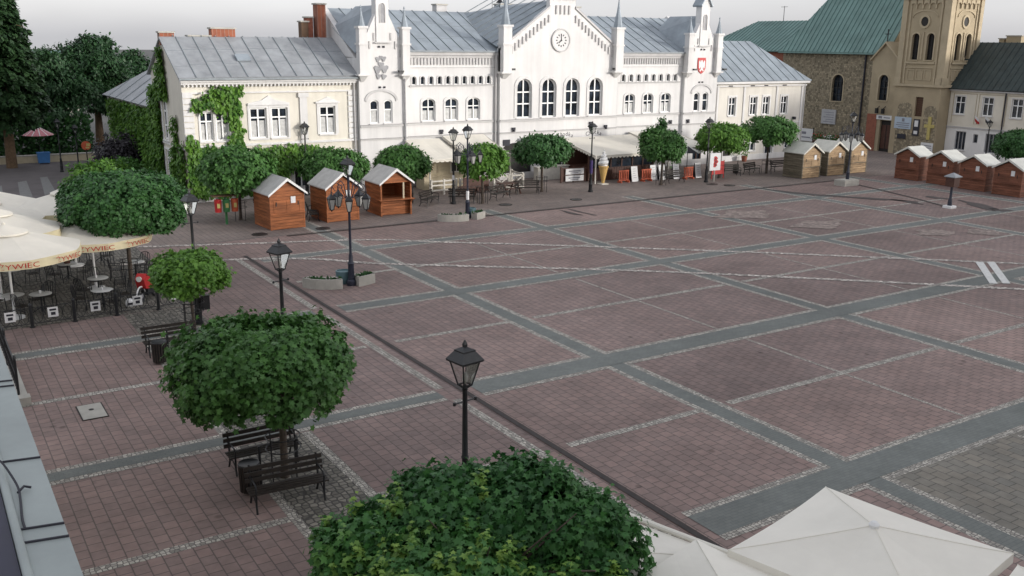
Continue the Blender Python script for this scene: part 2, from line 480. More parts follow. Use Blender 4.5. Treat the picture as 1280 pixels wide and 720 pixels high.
M['setts_dark'] = sett_mat('dark_setts', (.20,.185,.155), (.06,.056,.05), .16, .5, .16)
M['setts_patch'] = sett_mat('worn_setts', (.285,.235,.205), (.225,.168,.152), .22, .5, .14)
M['channel'] = surf('drain_channel_iron', (.035,.028,.026), .7, .35, 4)
M['asphalt'] = surf('street_asphalt', (.125,.112,.112), .9, .18, .6, .2, 40)
M['marking'] = surf('worn_road_paint', (.60,.60,.58), .7, .18, 6)
M['marking_g'] = surf('faded_crossing_paint', (.20,.20,.195), .8, .2, 4)
M['stain'] = surf('dark_wet_paving', (.070,.058,.055), .7, .25, 3)

def text_mesh(body, size, m, name, parent, mapper, shear=0.0, depth=.004, label=None, off=(0,0,0)):
    """lettering as a thin mesh; mapper takes (x along, y up, d outward) to parent space"""
    cu = bpy.data.curves.new(name, 'FONT')
    cu.body = body; cu.size = size; cu.align_x = 'CENTER'; cu.align_y = 'CENTER'; cu.extrude = depth; cu.shear = shear
    cu.resolution_u = 2
    o = bpy.data.objects.new(name, cu); COL.objects.link(o)
    dg = bpy.context.evaluated_depsgraph_get(); dg.update()
    me = bpy.data.meshes.new_from_object(o.evaluated_get(dg))
    bpy.data.objects.remove(o)
    for v in me.vertices:
        v.co = Vector(mapper(v.co.x, v.co.y, v.co.z))-Vector(off)
    me.materials.clear(); me.materials.append(m)
    r = bpy.data.objects.new(name, me); COL.objects.link(r); r.parent = parent
    if label: r['label'] = label
    return r

# ------------------------------------------------------------------ the ground
def sheet(x0, x1, y0, y1, z, mb=None):
    mb = mb or MB()
    return mb.quad((x0,y0,z),(x1,y0,z),(x1,y1,z),(x0,y1,z))
struct('ground', sheet(-900, 900, -900, 900, 0.0), M['ground'])
struct('square_paving', sheet(-18.0, 64.0, -26.0, 24.45, .004), M['paver'])
struct('promenade_paving', sheet(-10.2, 63.8, 24.55, 37.2, .004), M['paver_far'])
mbp = sheet(.30, 63.0, -25.5, -10.65, .0062)
struct('grey_green_paving', mbp, M['paver_green'])
struct('street', sheet(-40, -4.4, 40.0, 63, .006), M['asphalt'])
struct('corner_paving', sheet(-40, -10.25, 26.1, 39.95, .005, sheet(-10.2, -4.0, 37.25, 39.95, .005)), M['paver_far'])
# bands: gray pavers between rows of light setts
XB = [-.15, 11.0, 22.3, 33.3, 44.3]
YB = [(-20.2, .95), (-10.0, .95), (-.3, .95), (9.75, .7), (19.35, .6)]
gb = MB(); fl = MB()
for x in XB:
    y1 = 30.0 if x < 5 else 26.0
    gb2 = sheet(x-.28, x+.28, -25, y1, .008, gb)
    for s in (-1, 1):
        sheet(x+s*.28, x+s*.50, -25, y1, .0075, fl) if s > 0 else sheet(x-.50, x-.28, -25, y1, .0075, fl)
gb3 = MB(); fl3 = MB()
for y, wd in YB:
    sheet(-5.2, 60, y-wd/2, y+wd/2, .016, gb3)
    for xa, xb in zip([-5.2]+[x+.5 for x in XB], [x-.5 for x in XB]+[60]):
        sheet(xa, xb, y+wd/2, y+wd/2+.22, .012, fl3); sheet(xa, xb, y-wd/2-.22, y-wd/2, .012, fl3)
for y in (-.3, 9.75, -10.0):                                  # narrower across the walk
    x1 = -6.3
    sheet(-17.2, x1+.0, y-.24, y+.24, .016, gb3)
    sheet(-17.2, x1, y+.24, y+.46, .012, fl3); sheet(-17.2, x1, y-.46, y-.24, .012, fl3)
struct('paving_band', gb, M['band']); struct('crossing_band', gb3, M['band'])
struct('sett_edging', fl, M['setts']); struct('crossing_sett_edging', fl3, M['setts'])
# thin sett rows that halve each field
tl = MB()
for y in (-15.0, -5.1, 5.0, 14.6):
    for xa, xb in ((-17.0, -12.6), (-10.6, -6.3), (-5.2, -.66), (-.1+.6, 10.45), (11.55, 21.75), (22.85, 32.8), (33.8, 43.8)):
        if y == 14.6 and xb < -5.5: continue
        sheet(xa, xb, y-.13, y+.13, .0085, tl)
for x in (5.5, 16.7, 27.8, 38.8):
    for ya, yb in ((-24, -10.8), (-9.25, -1.05), (.45, 9.1), (10.4, 18.8)):
        sheet(x-.055, x+.055, ya, yb, .0065, tl)
for ya, yb in ((-24, -.8), (.2, 9.2), (10.3, 20.0)):
    sheet(-6.22, -5.95, ya, yb, .0065, tl)
for ya, yb in ((-14, -10.5), (-9.5, -.8), (.2, 9.2)):
    sheet(-10.75, -10.5, ya, yb, .0068, tl); sheet(-12.62, -12.4, ya, yb, .0068, tl)
struct('sett_row', tl, M['setts'])
struct('tree_strip_paving', MB().add(*(lambda m: (m.v, m.f))(sheet(-12.4, -10.75, .2, 9.2, .0062, sheet(-12.4, -10.75, -9.5, -.8, .0062, sheet(-12.4, -10.75, -14, -10.5, .0062))))), M['setts_dark'])
struct('terrace_setts', sheet(-17.6, -9.6, 13.1, 26.0, .009, sheet(-12.5, -10.0, 10.3, 13.05, .009)), M['setts_dark'])
# the old road over the square: two rows of cobbles
def strip_mesh(pts, wd, z, mb):
    pts = [Vector((*p, z)) for p in pts]
    L = []
    for i, p in enumerate(pts):
        d = (pts[min(i+1, len(pts)-1)] - pts[max(i-1, 0)]).normalized()
        nrm = Vector((-d.y, d.x, 0))*(wd/2)
        L.append((p+nrm, p-nrm))
    for a, b in zip(L[:-1], L[1:]):
        mb.quad(a[1], b[1], b[0], a[0])
    return mb
def spline(pts, n=8):
    out = []
    P = [Vector(p) for p in pts]
    for i in range(len(P)-1):
        a, b, c, d = P[max(i-1,0)], P[i], P[i+1], P[min(i+2,len(P)-1)]
        for k in range(n):
            t = k/n
            out.append(.5*((2*b)+(c-a)*t+(2*a-5*b+4*c-d)*t*t+(3*b-a-3*c+d)*t**3))
    out.append(P[-1]); return out
cob = MB()
strip_mesh([p[:] for p in spline([(-9.5,25.2),(-4.5,23.3),(1.08,21.2),(4.4,18.65),(9.6,14.6),(15.2,10.05),(18.2,7.5),(26,.63),(34,-6.5),(48,-19)])], .34, .020, cob)
strip_mesh([p[:] for p in spline([(-11,21.6),(-7,20.4),(-3.14,18.5),(-.54,15.85),(6.0,11.0),(9.76,8.1),(15.56,3.0),(21.1,-2.1),(29,-9.2),(43,-22)])], .34, .020, cob)
struct('cobble_row', cob, M['cobbles'])
# iron drain channels
dr = MB()
sheet(-5.65, -5.48, -24, 20.6, .024, dr); sheet(-2.2, 42.9, 24.05, 24.3, .024, dr)
strip_mesh([(41.4,22.8),(40.5,19.5),(39.2,15.6),(38.0,12.7)], .24, .024, dr)
struct('drain_channel', dr, M['channel'])
# worn round patches and wet spots
pa = MB()
for x, y, rx, ry in ((24.2,16.9,2.0,1.2),(25.4,12.4,1.9,1.0),(29.3,7.6,1.2,.9),(31.8,6.2,1.0,.8)):
    pa.add([(x+rx*math.cos(t)*(1+.2*math.sin(3*t+x)+.12*math.sin(7*t)), y+ry*math.sin(t)*(1+.2*math.cos(4*t)+.15*math.sin(6*t+y)), .0245) for t in [i*math.pi/14 for i in range(28)]], [tuple(range(28))])
struct('worn_sett_patch', pa, M['setts_patch'])
st = MB()
def blob(x, y, rx, ry, rot, seed):
    rr = random.Random(seed); n = 30
    ph = [rr.uniform(0, 6.28) for _ in range(4)]
    vs = []
    for i in range(n):
        t = 2*math.pi*i/n
        k = 1+.25*math.sin(2*t+ph[0])+.2*math.sin(3*t+ph[1])+.14*math.sin(5*t+ph[2])
        a, b = rx*k*math.cos(t), ry*k*math.sin(t)
        vs.append((x+a*math.cos(rot)-b*math.sin(rot), y+a*math.sin(rot)+b*math.cos(rot), .0262))
    st.add(vs, [tuple(range(n))])
for seed_, (a, b, c, d, wd) in enumerate(((968,238,1035,246,.42),(1030,244,1135,252,.36),(1120,250,1150,255,.40),(1158,246,1185,249,.45),(1200,251,1250,264,.5),(700,263,728,270,.14),(712,262,742,269,.12),(1240,262,1262,264,.6))):
    p, q = ground_at(a, b), ground_at(c, d)
    blob((p.x+q.x)/2, (p.y+q.y)/2, (q-p).length/2, wd, math.atan2(q.y-p.y, q.x-p.x), seed_+1)
struct('wet_stain', st, M['stain'])
mk = MB()
for k, x in ((0, 0), (1, .52)):
    mk.quad((20.75+x,-.80-x*.55,.0275),(21.02+x,-1.0-x*.55,.0275),(24.55+x*.95,1.82-x*.55,.0275),(24.25+x*.95,2.04-x*.55,.0275))
struct('road_marking', mk, M['marking'])
mk = MB()
for q4 in (((22,228),(33,226),(41,246),(26,250)),((50,222),(59,221),(70,240),(56,244)),((-12,235),(2,232),(6,255),(-12,262))):
    mk.quad(*[(p.x, p.y, .0105) for p in [ground_at(a, b) for a, b in q4]])
struct('crosswalk_stripe', mk, M['marking_g'])
# manhole covers
def manhole_round(x, y, r, label):
    t = thing('manhole_cover', label, 'manhole cover', (x, y, .006), 0, 'round iron manhole covers')
    part('frame', MB().lathe([(r, 0), (r, .028), (r-.07, .028), (r-.07, .02)], 24), M['channel'], t)
    m = MB().lathe([(r-.075, 0), (r-.075, .024)], 24)
    for a in range(6):
        th = a*math.pi/3
        m.box(-.02+.3*r*math.cos(th), .02+.3*r*math.cos(th), -.1+.3*r*math.sin(th), .1+.3*r*math.sin(th), .024, .03)
    part('lid', m, M['iron'], t)
manhole_round(-3.3, 25.3, .42, 'round iron manhole before the left wall of the orange hut')
manhole_round(.2, 25.2, .40, 'round iron manhole at the front right corner of the orange hut')
manhole_round(13.2, 27.0, .42, 'round iron manhole in front of the picnic benches by the tree')
manhole_round(18.4, 26.5, .40, 'round iron manhole in the paving left of the ice cream lamp')
manhole_round(31.6, 27.4, .42, 'round iron manhole beside the foot of the emblem board')
manhole_round(32.3, 26.3, .42, 'round iron manhole farther out from the foot of the emblem board')
manhole_round(-8.6, -5.6, .55, 'round sunken manhole in the red paving near the nearest lamp')
t = thing('manhole_hatch', 'square grey concrete manhole hatch with a dark handle hole in the walk', 'manhole cover', (-15.15, 3.55, .006))
part('frame', MB().box(-.34,.34,-.60,-.57,0,.02).box(-.34,.34,.57,.60,0,.02).box(-.34,-.31,-.569,.569,0,.02).box(.31,.34,-.569,.569,0,.02), M['channel'], t)
part('lid', MB().box(-.305,.305,-.565,.565,0,.024), M['conc'], t)
part('handle_hole', MB().lathe([(.07,.024),(.07,.027)],14,(0,.12,0)), M['dark'], t)

# ------------------------------------------------------------------ building tools
def mapY(Y):   # wall facing -Y : s is world X, d is outward
    return lambda s, d, z: (s, Y-d, z)
def mapX(X):   # wall facing -X : s is world Y
    return lambda s, d, z: (X-d, s, z)
def mapXp(X):
    return lambda s, d, z: (X+d, s, z)
def mbox(mb, F, s0, s1, d0, d1, z0, z1):
    c = [F(s,d,z) for z in (z0,z1) for s,d in ((s0,d0),(s1,d0),(s1,d1),(s0,d1))]
    return mb.add(c, [(0,3,2,1),(4,5,6,7),(0,1,5,4),(1,2,6,5),(2,3,7,6),(3,0,4,7)])
def arch_top(s0, s1, zt, rise, n=10):
    """points of an arch from right spring to left spring"""
    c = (s0+s1)/2; r = (s1-s0)/2
    return [(c+r*math.cos(math.pi*i/n), zt-rise+rise*math.sin(math.pi*i/n)) for i in range(n+1)]
def wall_face(mb, F, s0, s1, z0, z1, holes, dep=.22):
    """front of a wall with real openings: holes are (s0, s1, z0, z1, arch rise)"""
    ss = sorted({s0, s1, *[h[0] for h in holes], *[h[1] for h in holes]})
    zs = sorted({z0, z1, *[h[2] for h in holes], *[h[3] for h in holes]})
    for a, b in zip(ss[:-1], ss[1:]):
        run = None
        for c, d in zip(zs[:-1], zs[1:]):
            inside = any(h[0]-1e-6 <= a and b <= h[1]+1e-6 and h[2]-1e-6 <= c and d <= h[3]+1e-6 for h in holes)
            if inside:
                if run: mb.quad(F(a,0,run[0]),F(b,0,run[0]),F(b,0,run[1]),F(a,0,run[1])); run = None
            else:
                run = (run[0], d) if run else (c, d)
        if run: mb.quad(F(a,0,run[0]),F(b,0,run[0]),F(b,0,run[1]),F(a,0,run[1]))
    for h in holes:
        a, b, c, d, ri = h
        pts = arch_top(a, b, d, ri) if ri > 0 else [(b, d), (a, d)]
        if ri > 0:
            half = len(pts)//2
            mb.add([F(b,0,d)]+[F(s,0,z) for s,z in pts[:half+1]], [tuple(range(half+2))])
            mb.add([F(a,0,d)]+[F(s,0,z) for s,z in pts[half:]], [tuple(range(len(pts)-half+1))])
        ring = [(a, c), (b, c)] + pts
        n = len(ring)
        for i in range(n):
            p, q = ring[i], ring[(i+1) % n]
            mb.quad(F(p[0],0,p[1]),F(q[0],0,q[1]),F(q[0],-dep,q[1]),F(p[0],-dep,p[1]))
        mb.add([F(s,-dep,z) for s,z in ring], [tuple(range(n))])
def window(parent, F, s0, s1, z0, z1, ri=0.0, nv=1, nh=(.5,), dep=.22, sill=True, fr=.07, curtain=0, fm='frame', glass='glass', surround=0.0, hood=False, sm='white'):
    """frame (with bars), pane, curtain and sill inside an opening of wall_face"""
    m = MB()
    zs_ = z1-ri
    a = -dep+.08; b = -dep+.13
    mbox(m, F, s0, s0+fr, a, b, z0, zs_); mbox(m, F, s1-fr, s1, a, b, z0, zs_)
    mbox(m, F, s0+fr, s1-fr, a, b, z0, z0+fr)
    if ri > 0:
        o = arch_top(s0, s1, z1, ri, 12); i_ = arch_top(s0+fr, s1-fr, z1-fr, ri-fr*.4, 12)
        for k in range(12):
            m.prism([F(*x) for x in ((o[k][0],a,o[k][1]),(o[k+1][0],a,o[k+1][1]),(i_[k+1][0],a,i_[k+1][1]),(i_[k][0],a,i_[k][1]))], Vector(F(0,b,0))-Vector(F(0,a,0)))
    else:
        mbox(m, F, s0+fr, s1-fr, a, b, z1-fr, z1)
    for k in range(nv):
        c = s0+(s1-s0)*(k+1)/(nv+1)
        mbox(m, F, c-fr*.55, c+fr*.55, a+.002, b+.012, z0+fr, z1-fr-.004)
    for h in nh:
        c = z0+(z1-z0)*h
        mbox(m, F, s0+fr, s1-fr, a+.001, b+.006, c-fr*.5, c+fr*.5)
    f = part('window', m, M[fm], parent, world=True)
    g = MB()
    ring = [(s0+.01, z0+.01), (s1-.01, z0+.01)] + (arch_top(s0+.01, s1-.01, z1-.01, ri) if ri > 0 else [(s1-.01, z1-.01), (s0+.01, z1-.01)])
    g.prism([F(s,-dep+.02,z) for s,z in ring], Vector(F(0,-dep+.045,0))-Vector(F(0,-dep+.02,0)))
    part('pane', g, M[glass], f, world=True)
    if curtain:
        cm = MB()
        for k in range(nv+1):
            u0 = s0+(s1-s0)*k/(nv+1)+fr; u1 = s0+(s1-s0)*(k+1)/(nv+1)-fr
            zt = z0+(z1-z0)*curtain*random.uniform(.9, 1.05)
            mbox(cm, F, u0, u1, -dep+.046, -dep+.06, z0+fr, zt)
        part('curtain', cm, M['curtain'], f, world=True)
    if sill:
        part('sill', mbox(MB(), F, s0-.08, s1+.08, -.05, .10, z0-.09, z0-.004), M[sm], f, world=True)
    if surround:
        sm_ = MB(); q = surround
        if ri > 0:
            o = arch_top(s0-q, s1+q, z1+q, ri+q*.6, 14); i_ = arch_top(s0-.0, s1+.0, z1, ri, 14)
            for k in range(14):
                sm_.prism([F(*x) for x in ((o[k][0],0,o[k][1]),(o[k+1][0],0,o[k+1][1]),(i_[k+1][0],0,i_[k+1][1]),(i_[k][0],0,i_[k][1]))], Vector(F(0,.05,0))-Vector(F(0,0,0)))
            zt = z1-ri
        else:
            mbox(sm_, F, s0-q, s1+q, 0, .05, z1, z1+q); zt = z1
        mbox(sm_, F, s0-q, s0, 0, .05, z0, zt); mbox(sm_, F, s1, s1+q, 0, .05, z0, zt)
        if hood:
            mbox(sm_, F, s0-q-.1, s1+q+.1, 0, .16, z1+q+.001, z1+q+.10)
            c = (s0+s1)/2
            sm_.prism([F(s0-q,0,z1+q+.102), F(s1+q,0,z1+q+.102), F(c,0,z1+q+.42)], Vector(F(0,.10,0))-Vector(F(0,0,0)))
        part('surround', sm_, M[sm], f, world=True)
    return f
def roof_slope(mb, seams, e0, e1, r1, r0, th=.12, step=.95, side=.05, cross=0):
    """slab e0-e1 (eave) to r0-r1 (ridge) and its standing seams"""
    e0, e1, r1, r0 = map(Vector, (e0, e1, r1, r0))
    n = (e1-e0).cross(r0-e0).normalized()
    if n.z < 0: n = -n
    mb.prism([e0, e1, r1, r0] if (r1-r0).length > .01 else [e0, e1, r1], -n*th)
    if seams is not None:
        L = (e1-e0).length; k = max(2, int(L/step))
        ax = (e1-e0)/L
        for i in range(1, k):
            a = e0+(e1-e0)*(i/k)
            # run straight up the slope until the slab's outline
            up = (r0-e0) - ax*((r0-e0).dot(ax)); H = up.length; up.normalize()
            s = L*i/k
            s_r0 = (r0-e0).dot(ax); s_r1 = (r1-e0).dot(ax)
            t = 1.0
            if s < s_r0: t = s/s_r0 if s_r0 > 1e-6 else 1
            elif s > s_r1: t = (L-s)/(L-s_r1) if L-s_r1 > 1e-6 else 1
            if t < .06: continue
            seams.bar(a+n*.02, a+up*(H*t)+n*.02, .045, .05, up=n)
        if cross:
            for i in range(k):
                s = L*(i+.5)/k
                s_r0 = (r0-e0).dot(ax); s_r1 = (r1-e0).dot(ax)
                for c in range(1, cross+1):
                    tt = c/(cross+1)+random.uniform(-.06, .06)
                    lim = 1.0
                    if s < s_r0: lim = s/s_r0
                    elif s > s_r1: lim = (L-s)/(L-s_r1)
                    if tt > lim-.05: continue
                    p = e0+ax*s+up*(H*tt)+n*.006
                    seams.bar(p-ax*(L/k*.5-.03), p+ax*(L/k*.5-.03), .03, .015, up=n)
def chimney(root, x0, x1, y0, y1, z0, z1, m='brick', pots=0, name='chimney', cap=True):
    c = part(name, MB().box(x0,x1,y0,y1,z0,z1), M[m], root, world=True)
    if cap:
        part('cap', MB().box(x0-.07,x1+.07,y0-.07,y1+.07,z1+.002,z1+.10), M['conc'], c, world=True)
    for k in range(pots):
        x = x0+(x1-x0)*(k+.5)/pots
        part('flue', MB().lathe([(.07,0),(.07,.62),(.11,.64),(.02,.78)],8,(x,(y0+y1)/2,z1+.102)), M['roofzinc'], c, world=True, smooth=True)
    return c

# ------------------------------------------------------------------ town hall
hall = thing('town_hall', 'long white town hall with central clock gable and two small turret gables', 'town hall', (24.3, 43, 0))
FH = mapY(37.0); FC = mapY(36.6); FT = mapY(36.7)
WZ0, WZ1 = 4.55, 6.12
mid_l = [(x-.52, x+.52) for x in (13.02, 14.87, 16.72)]
mid_r = [(x-.52, x+.52) for x in (31.35, 33.3, 35.2)]
cen = [(x-.66, x+.66) for x in (20.85, 23.1, 25.3, 27.55)]
tl_ = [(8.38, 9.02), (9.42, 10.06)]
tr_ = [(38.1, 38.72), (39.1, 39.72)]
small_l = [(11.72+i*.675+.0, 11.72+i*.675+.34) for i in range(10)]
small_r = [(30.42+i*.79, 30.42+i*.79+.36) for i in range(8)]
gl = [(12.4,13.6,.4,2.6,.6),(14.6,15.8,0,2.7,.6),(16.6,17.7,.4,2.6,.5)]
gc = [(18.95,21.6,0,2.75,.5),(22.7,24.6,.3,2.7,.7),(26.0,27.9,.3,2.7,.7)]
gr = [(31.2,32.3,.3,2.6,.5),(33.4,34.5,0,2.7,.5),(35.5,36.5,.3,2.6,.5)]
wall = MB()
wall_face(wall, FH, 11.2, 18.7, 0, 9.35, [(a,b,WZ0,WZ1,.3) for a,b in mid_l]+[(a,b,7.08,7.66,.17) for a,b in small_l]+gl)
wall_face(wall, FH, 29.7, 36.95, 0, 9.35, [(a,b,WZ0,WZ1,.3) for a,b in mid_r]+[(a,b,7.08,7.66,.18) for a,b in small_r]+gr)
wall_face(wall, FC, 18.7, 29.7, 0, 9.6, [(a,b,4.55,7.42,.66) for a,b in cen]+gc, .3)
wall_face(wall, FT, 7.62, 11.2, 0, 8.9, [(a,b,WZ0,WZ1,.2) for a,b in tl_])
wall_face(wall, FT, 36.95, 40.65, 0, 8.9, [(a,b,WZ0,WZ1,.2) for a,b in tr_]+[(38.3,39.3,0,2.5,.4)])
# returns, ends and back
for x, y0, y1, z in ((7.62,36.7,49,8.9),(40.65,36.7,49,8.9)):
    wall.quad((x,y0,0),(x,y1,0),(x,y1,z),(x,y0,z))
for x, y0, y1, z in ((11.2,36.7,37,8.9),(36.95,36.7,37,8.9),(18.7,36.6,37,9.6),(29.7,36.6,37,9.6)):
    wall.quad((x,y0,0),(x,y1,0),(x,y1,z),(x,y0,z))
wall.quad((7.62,49,0),(40.65,49,0),(40.65,49,9.35),(7.62,49,9.35))
# raised party gables at both ends of the main roof
for x in (7.62, 40.25):
    wall.prism([(x,37.3,8.9),(x,49,9.3),(x,43.1,12.45)], (.40,0,0))
# central gable
wall.prism([(18.75,36.6,9.602),(29.65,36.6,9.602),(25.35,36.6,12.62),(23.0,36.6,12.62)], (0,.45,0))
wall.prism([(23.0,36.6,12.622),(25.35,36.6,12.622),(25.35,36.6,13.35),(23.0,36.6,13.35)], (0,.45,0))
# turret gables
for c in (9.40, 38.78):
    wall.prism([(c-1.72,36.7,8.902),(c+1.72,36.7,8.902),(c+1.72,36.7,9.3),(c+.48,36.7,11.75),(c-.48,36.7,11.75),(c-1.72,36.7,9.3)], (0,.45,0))
    wall.box(c-.46,c+.46,36.62,37.3,9.9,13.3)
part('wall', wall, M['white'], hall, world=True)
for i, (a, b) in enumerate(mid_l+mid_r):
    window(hall, FH, a, b, WZ0, WZ1, .3, 1, (.62,), surround=.16, curtain=(.55 if i % 2 else .5))
for a, b in cen:
    window(hall, FC, a, b, 4.55, 7.42, .66, 1, (.36, .66), .3, surround=.24, fr=.09)
for a, b in tl_:
    window(hall, FT, a, b, WZ0, WZ1, .2, 0, (.58,), curtain=.55, fr=.08)
for a, b in tr_:
    window(hall, FT, a, b, WZ0, WZ1, .2, 0, (.58,), fr=.08)
for F, c in ((FT, 9.22), (FT, 38.9)):
    m = MB(); o = arch_top(c-1.22, c+1.22, 6.85, .75, 16); q = arch_top(c-1.08, c+1.08, 6.68, .66, 16)
    for k in range(16):
        m.prism([F(*x) for x in ((o[k][0],0,o[k][1]),(o[k+1][0],0,o[k+1][1]),(q[k+1][0],0,q[k+1][1]),(q[k][0],0,q[k][1]))], (0,-.06,0))
    part('hood_mould', m, M['white_dirty'], hall, world=True)
for k, (a, b) in enumerate(small_l+small_r):
    g = window(hall, FH, a, b, 7.08, 7.66, .17, 0, (), .2, sill=False, fr=.035, surround=.07)
for h in gl: window(hall, FH, *h, 1, (.6,), sill=False)
for k, h in enumerate(gc): window(hall, FC, *h, 0 if k == 0 else 1, () if k == 0 else (.6,), .3, sill=False, glass='dark', fm='ink' if k == 0 else 'frame')
for h in gr: window(hall, FH, *h, 1, (.6,), sill=False)
window(hall, FT, 38.3, 39.3, 0, 2.5, .4, 1, (.7,), sill=False, fm='brown')
# string courses, cornices, frieze ticks
tr = MB()
fls = MB()
def course(F, s0, s1, z, h, d):
    mbox(tr, F, s0, s1, .002, d, z, z+h)
    if d > .055 and h < .16: mbox(fls, F, s0, s1, .002, d+.03, z+h+.001, z+h+.035)
for F, s0, s1 in ((FH,11.2,18.7),(FH,29.7,36.95),(FC,18.7,29.7),(FT,7.62,11.2),(FT,36.95,40.65)):
    course(F, s0, s1, 4.30, .14, .09); course(F, s0, s1, 3.42, .09, .06); course(F, s0, s1, .0, .5, .05)
for s0, s1 in ((11.2,18.7),(29.7,36.95)):
    course(FH, s0, s1, 9.10, .20, .18); course(FH, s0, s1, 8.92, .13, .10); course(FH, s0+.3, s1-.3, 6.93, .08, .08)
    course(FH, s0+.2, s1-.2, 8.22, .05, .05)
    n = 26
    for i in range(n):
        s = s0+.35+(s1-s0-.7)*(i+.5)/n
        mbox(tr, FH, s-.055, s+.055, .002, .09, 8.45, 8.90)
for k in range(13):                                              # ticks climbing the gable
    for sg in (-1, 1):
        s = 24.18+sg*(1.25+k*.325); z = 12.05-(k*.325)*.70
        mbox(tr, FC, s-.06, s+.06, .002, .10, z-.55, z)
for k in range(4):
    s = 23.6+k*.39
    mbox(tr, FC, s-.06, s+.06, .002, .10, 12.1, 12.75)
tr.prism([(18.7,36.5,9.68),(18.7,36.5,9.50),(23.0,36.5,12.52),(23.0,36.5,12.70)], (0,.1,0))
tr.prism([(29.7,36.5,9.68),(29.7,36.5,9.50),(25.35,36.5,12.52),(25.35,36.5,12.70)], (0,.1,0))
mbox(tr, FC, 22.85, 25.5, .002, .2, 13.2, 13.4)
for c in (9.40, 38.78):
    for k in range(3):
        for sg in (-1, 1):
            s = c+sg*(.62+k*.33); z = 10.55-k*.55
            mbox(tr, FT, s-.05, s+.05, .002, .07, z-.5, z)
    mbox(tr, FT, c-.62, c+.62, .082, .16, 9.86, 9.96)
    mbox(tr, FT, c-.10, c+.10, .002, .07, 10.02, 10.55)
part('trim', tr, M['white_dirty'], hall, world=True)
part('flashing', fls, M['flashing'], hall, world=True)
# pinnacles with corbels and spires
def pinnacle(x, y, wd, z0, z1, z2):
    p = MB().box(x-wd/2,x+wd/2,y-wd/2,y+wd/2,z0,z1)
    p.box(x-wd/2-.08,x+wd/2+.08,y-wd/2-.08,y+wd/2+.08,z1-.14,z1+.004)
    p.box(x-wd/2-.07,x+wd/2+.07,y-wd/2-.07,y+wd/2+.07,z0+1.9,z0+2.02)
    p.box(x-wd/2-.16,x+wd/2+.16,y-wd/2-.1,y+wd/2,z0-.12,z0+.0)
    p.add([(x-wd/2,y-wd/2,z0-.121),(x+wd/2,y-wd/2,z0-.121),(x+wd/2,y+wd/2,z0-.121),(x-wd/2,y+wd/2,z0-.121),(x,y+wd/2,z0-.75)], [(0,1,4),(1,2,4),(2,3,4),(3,0,4),(0,3,2,1)])
    o = part('pinnacle', p, M['white'], hall, world=True)
    part('spire', MB().lathe([(wd*.52,z1+.005),(wd*.20,z1+(z2-z1)*.5),(.03,z1+(z2-z1)*.86),(.07,z1+(z2-z1)*.88),(.012,z2)],8,(x,y,0)), M['roofzinc'], o, world=True)
for x in (19.06, 29.45): pinnacle(x, 36.5, .72, 7.95, 11.25, 13.6)
for x in (7.85, 11.02, 37.15, 40.42): pinnacle(x, 36.62, .55, 7.85, 10.95, 12.3)
# turret tops
for c in (9.40, 38.78):
    tt = MB(); tt.prism([(c-.46,36.62,13.302),(c+.46,36.62,13.302),(c,36.62,14.0)], (0,.68,0))
    part('turret_gable', tt, M['white'], hall, world=True)
    rr = MB()
    rr.prism([(c-.66,36.45,13.17),(c-.60,36.45,13.05),(c,36.45,14.02),(c,36.45,14.18)], (0,1.1,0))
    rr.prism([(c+.66,36.45,13.17),(c+.60,36.45,13.05),(c,36.45,14.02),(c,36.45,14.18)], (0,1.1,0))
    part('turret_roof', rr, M['roofzinc'], hall, world=True)
    nz = MB(); o = [(c+.16,11.2),(c+.16,12.2)]+[(c+.16*math.cos(t),12.2+.26*math.sin(t)) for t in [math.pi*i/8 for i in range(1,8)]]+[(c-.16,12.2),(c-.16,11.2)]
    nz.prism([(s,36.61,z) for s,z in o], (0,.02,0))
    part('louvre', nz, M['relief'], hall, world=True)
    g = MB(); o2 = [(s+(s-c)*.4, z) for s,z in o]
    for k in range(len(o)-1):
        g.prism([(o[k][0],36.62,o[k][1]),(o[k+1][0],36.62,o[k+1][1]),(o2[k+1][0],36.62,o2[k+1][1]+.0),(o2[k][0],36.62,o2[k][1])], (0,-.05,0))
    part('louvre_surround', g, M['white_dirty'], hall, world=True)
# roofs
rf = MB(); se = MB()
roof_slope(rf, se, (8.02,36.85,9.37),(40.25,36.85,9.37),(40.25,43,12.25),(8.02,43,12.25), .1, .95, cross=2)
roof_slope(rf, se, (40.25,49.2,9.37),(8.02,49.2,9.37),(8.02,43.01,12.25),(40.25,43.01,12.25), .1, .95)
part('roof', rf, M['roofzinc'], hall, world=True); part('roof_seam', se, M['seam'], hall, world=True)
rf = MB(); se = MB()
roof_slope(rf, se, (18.6,36.9,9.72),(18.6,43.6,12.0),(24.2,43.6,13.0),(24.2,36.9,13.2), .1, .7)
roof_slope(rf, se, (29.8,43.6,12.0),(29.8,36.9,9.72),(24.21,36.9,13.2),(24.21,43.6,13.0), .1, .7)
part('gable_roof', rf, M['roofzinc'], hall, world=True); part('roof_seam', se, M['seam'], hall, world=True)
for c in (9.40, 38.78):
    rf = MB()
    roof_slope(rf, None, (c-1.8,37.16,9.2),(c-1.8,41,10.9),(c-.0,41,12.35),(c-.0,37.16,12.35), .1)
    roof_slope(rf, None, (c+1.8,41,10.9),(c+1.8,37.16,9.2),(c+.01,37.16,12.35),(c+.01,41,12.35), .1)
    part('gable_roof', rf, M['roofzinc'], hall, world=True)
gt = MB(); gt.box(11.35,18.55,36.70,36.845,9.30,9.42); gt.box(29.85,36.85,36.70,36.845,9.30,9.42)
part('gutter', gt, M['seam'], hall, world=True)
for x, y in ((10.95,36.62),(18.5,36.9),(29.86,36.9),(37.05,36.9)):
    part('downpipe', MB().cone((x,y-.05,.1),(x,y-.05,9.2 if x>11 else 7.6),.065,.065,8), M['white_dirty'] if x>11 else M['relief'], hall, world=True)
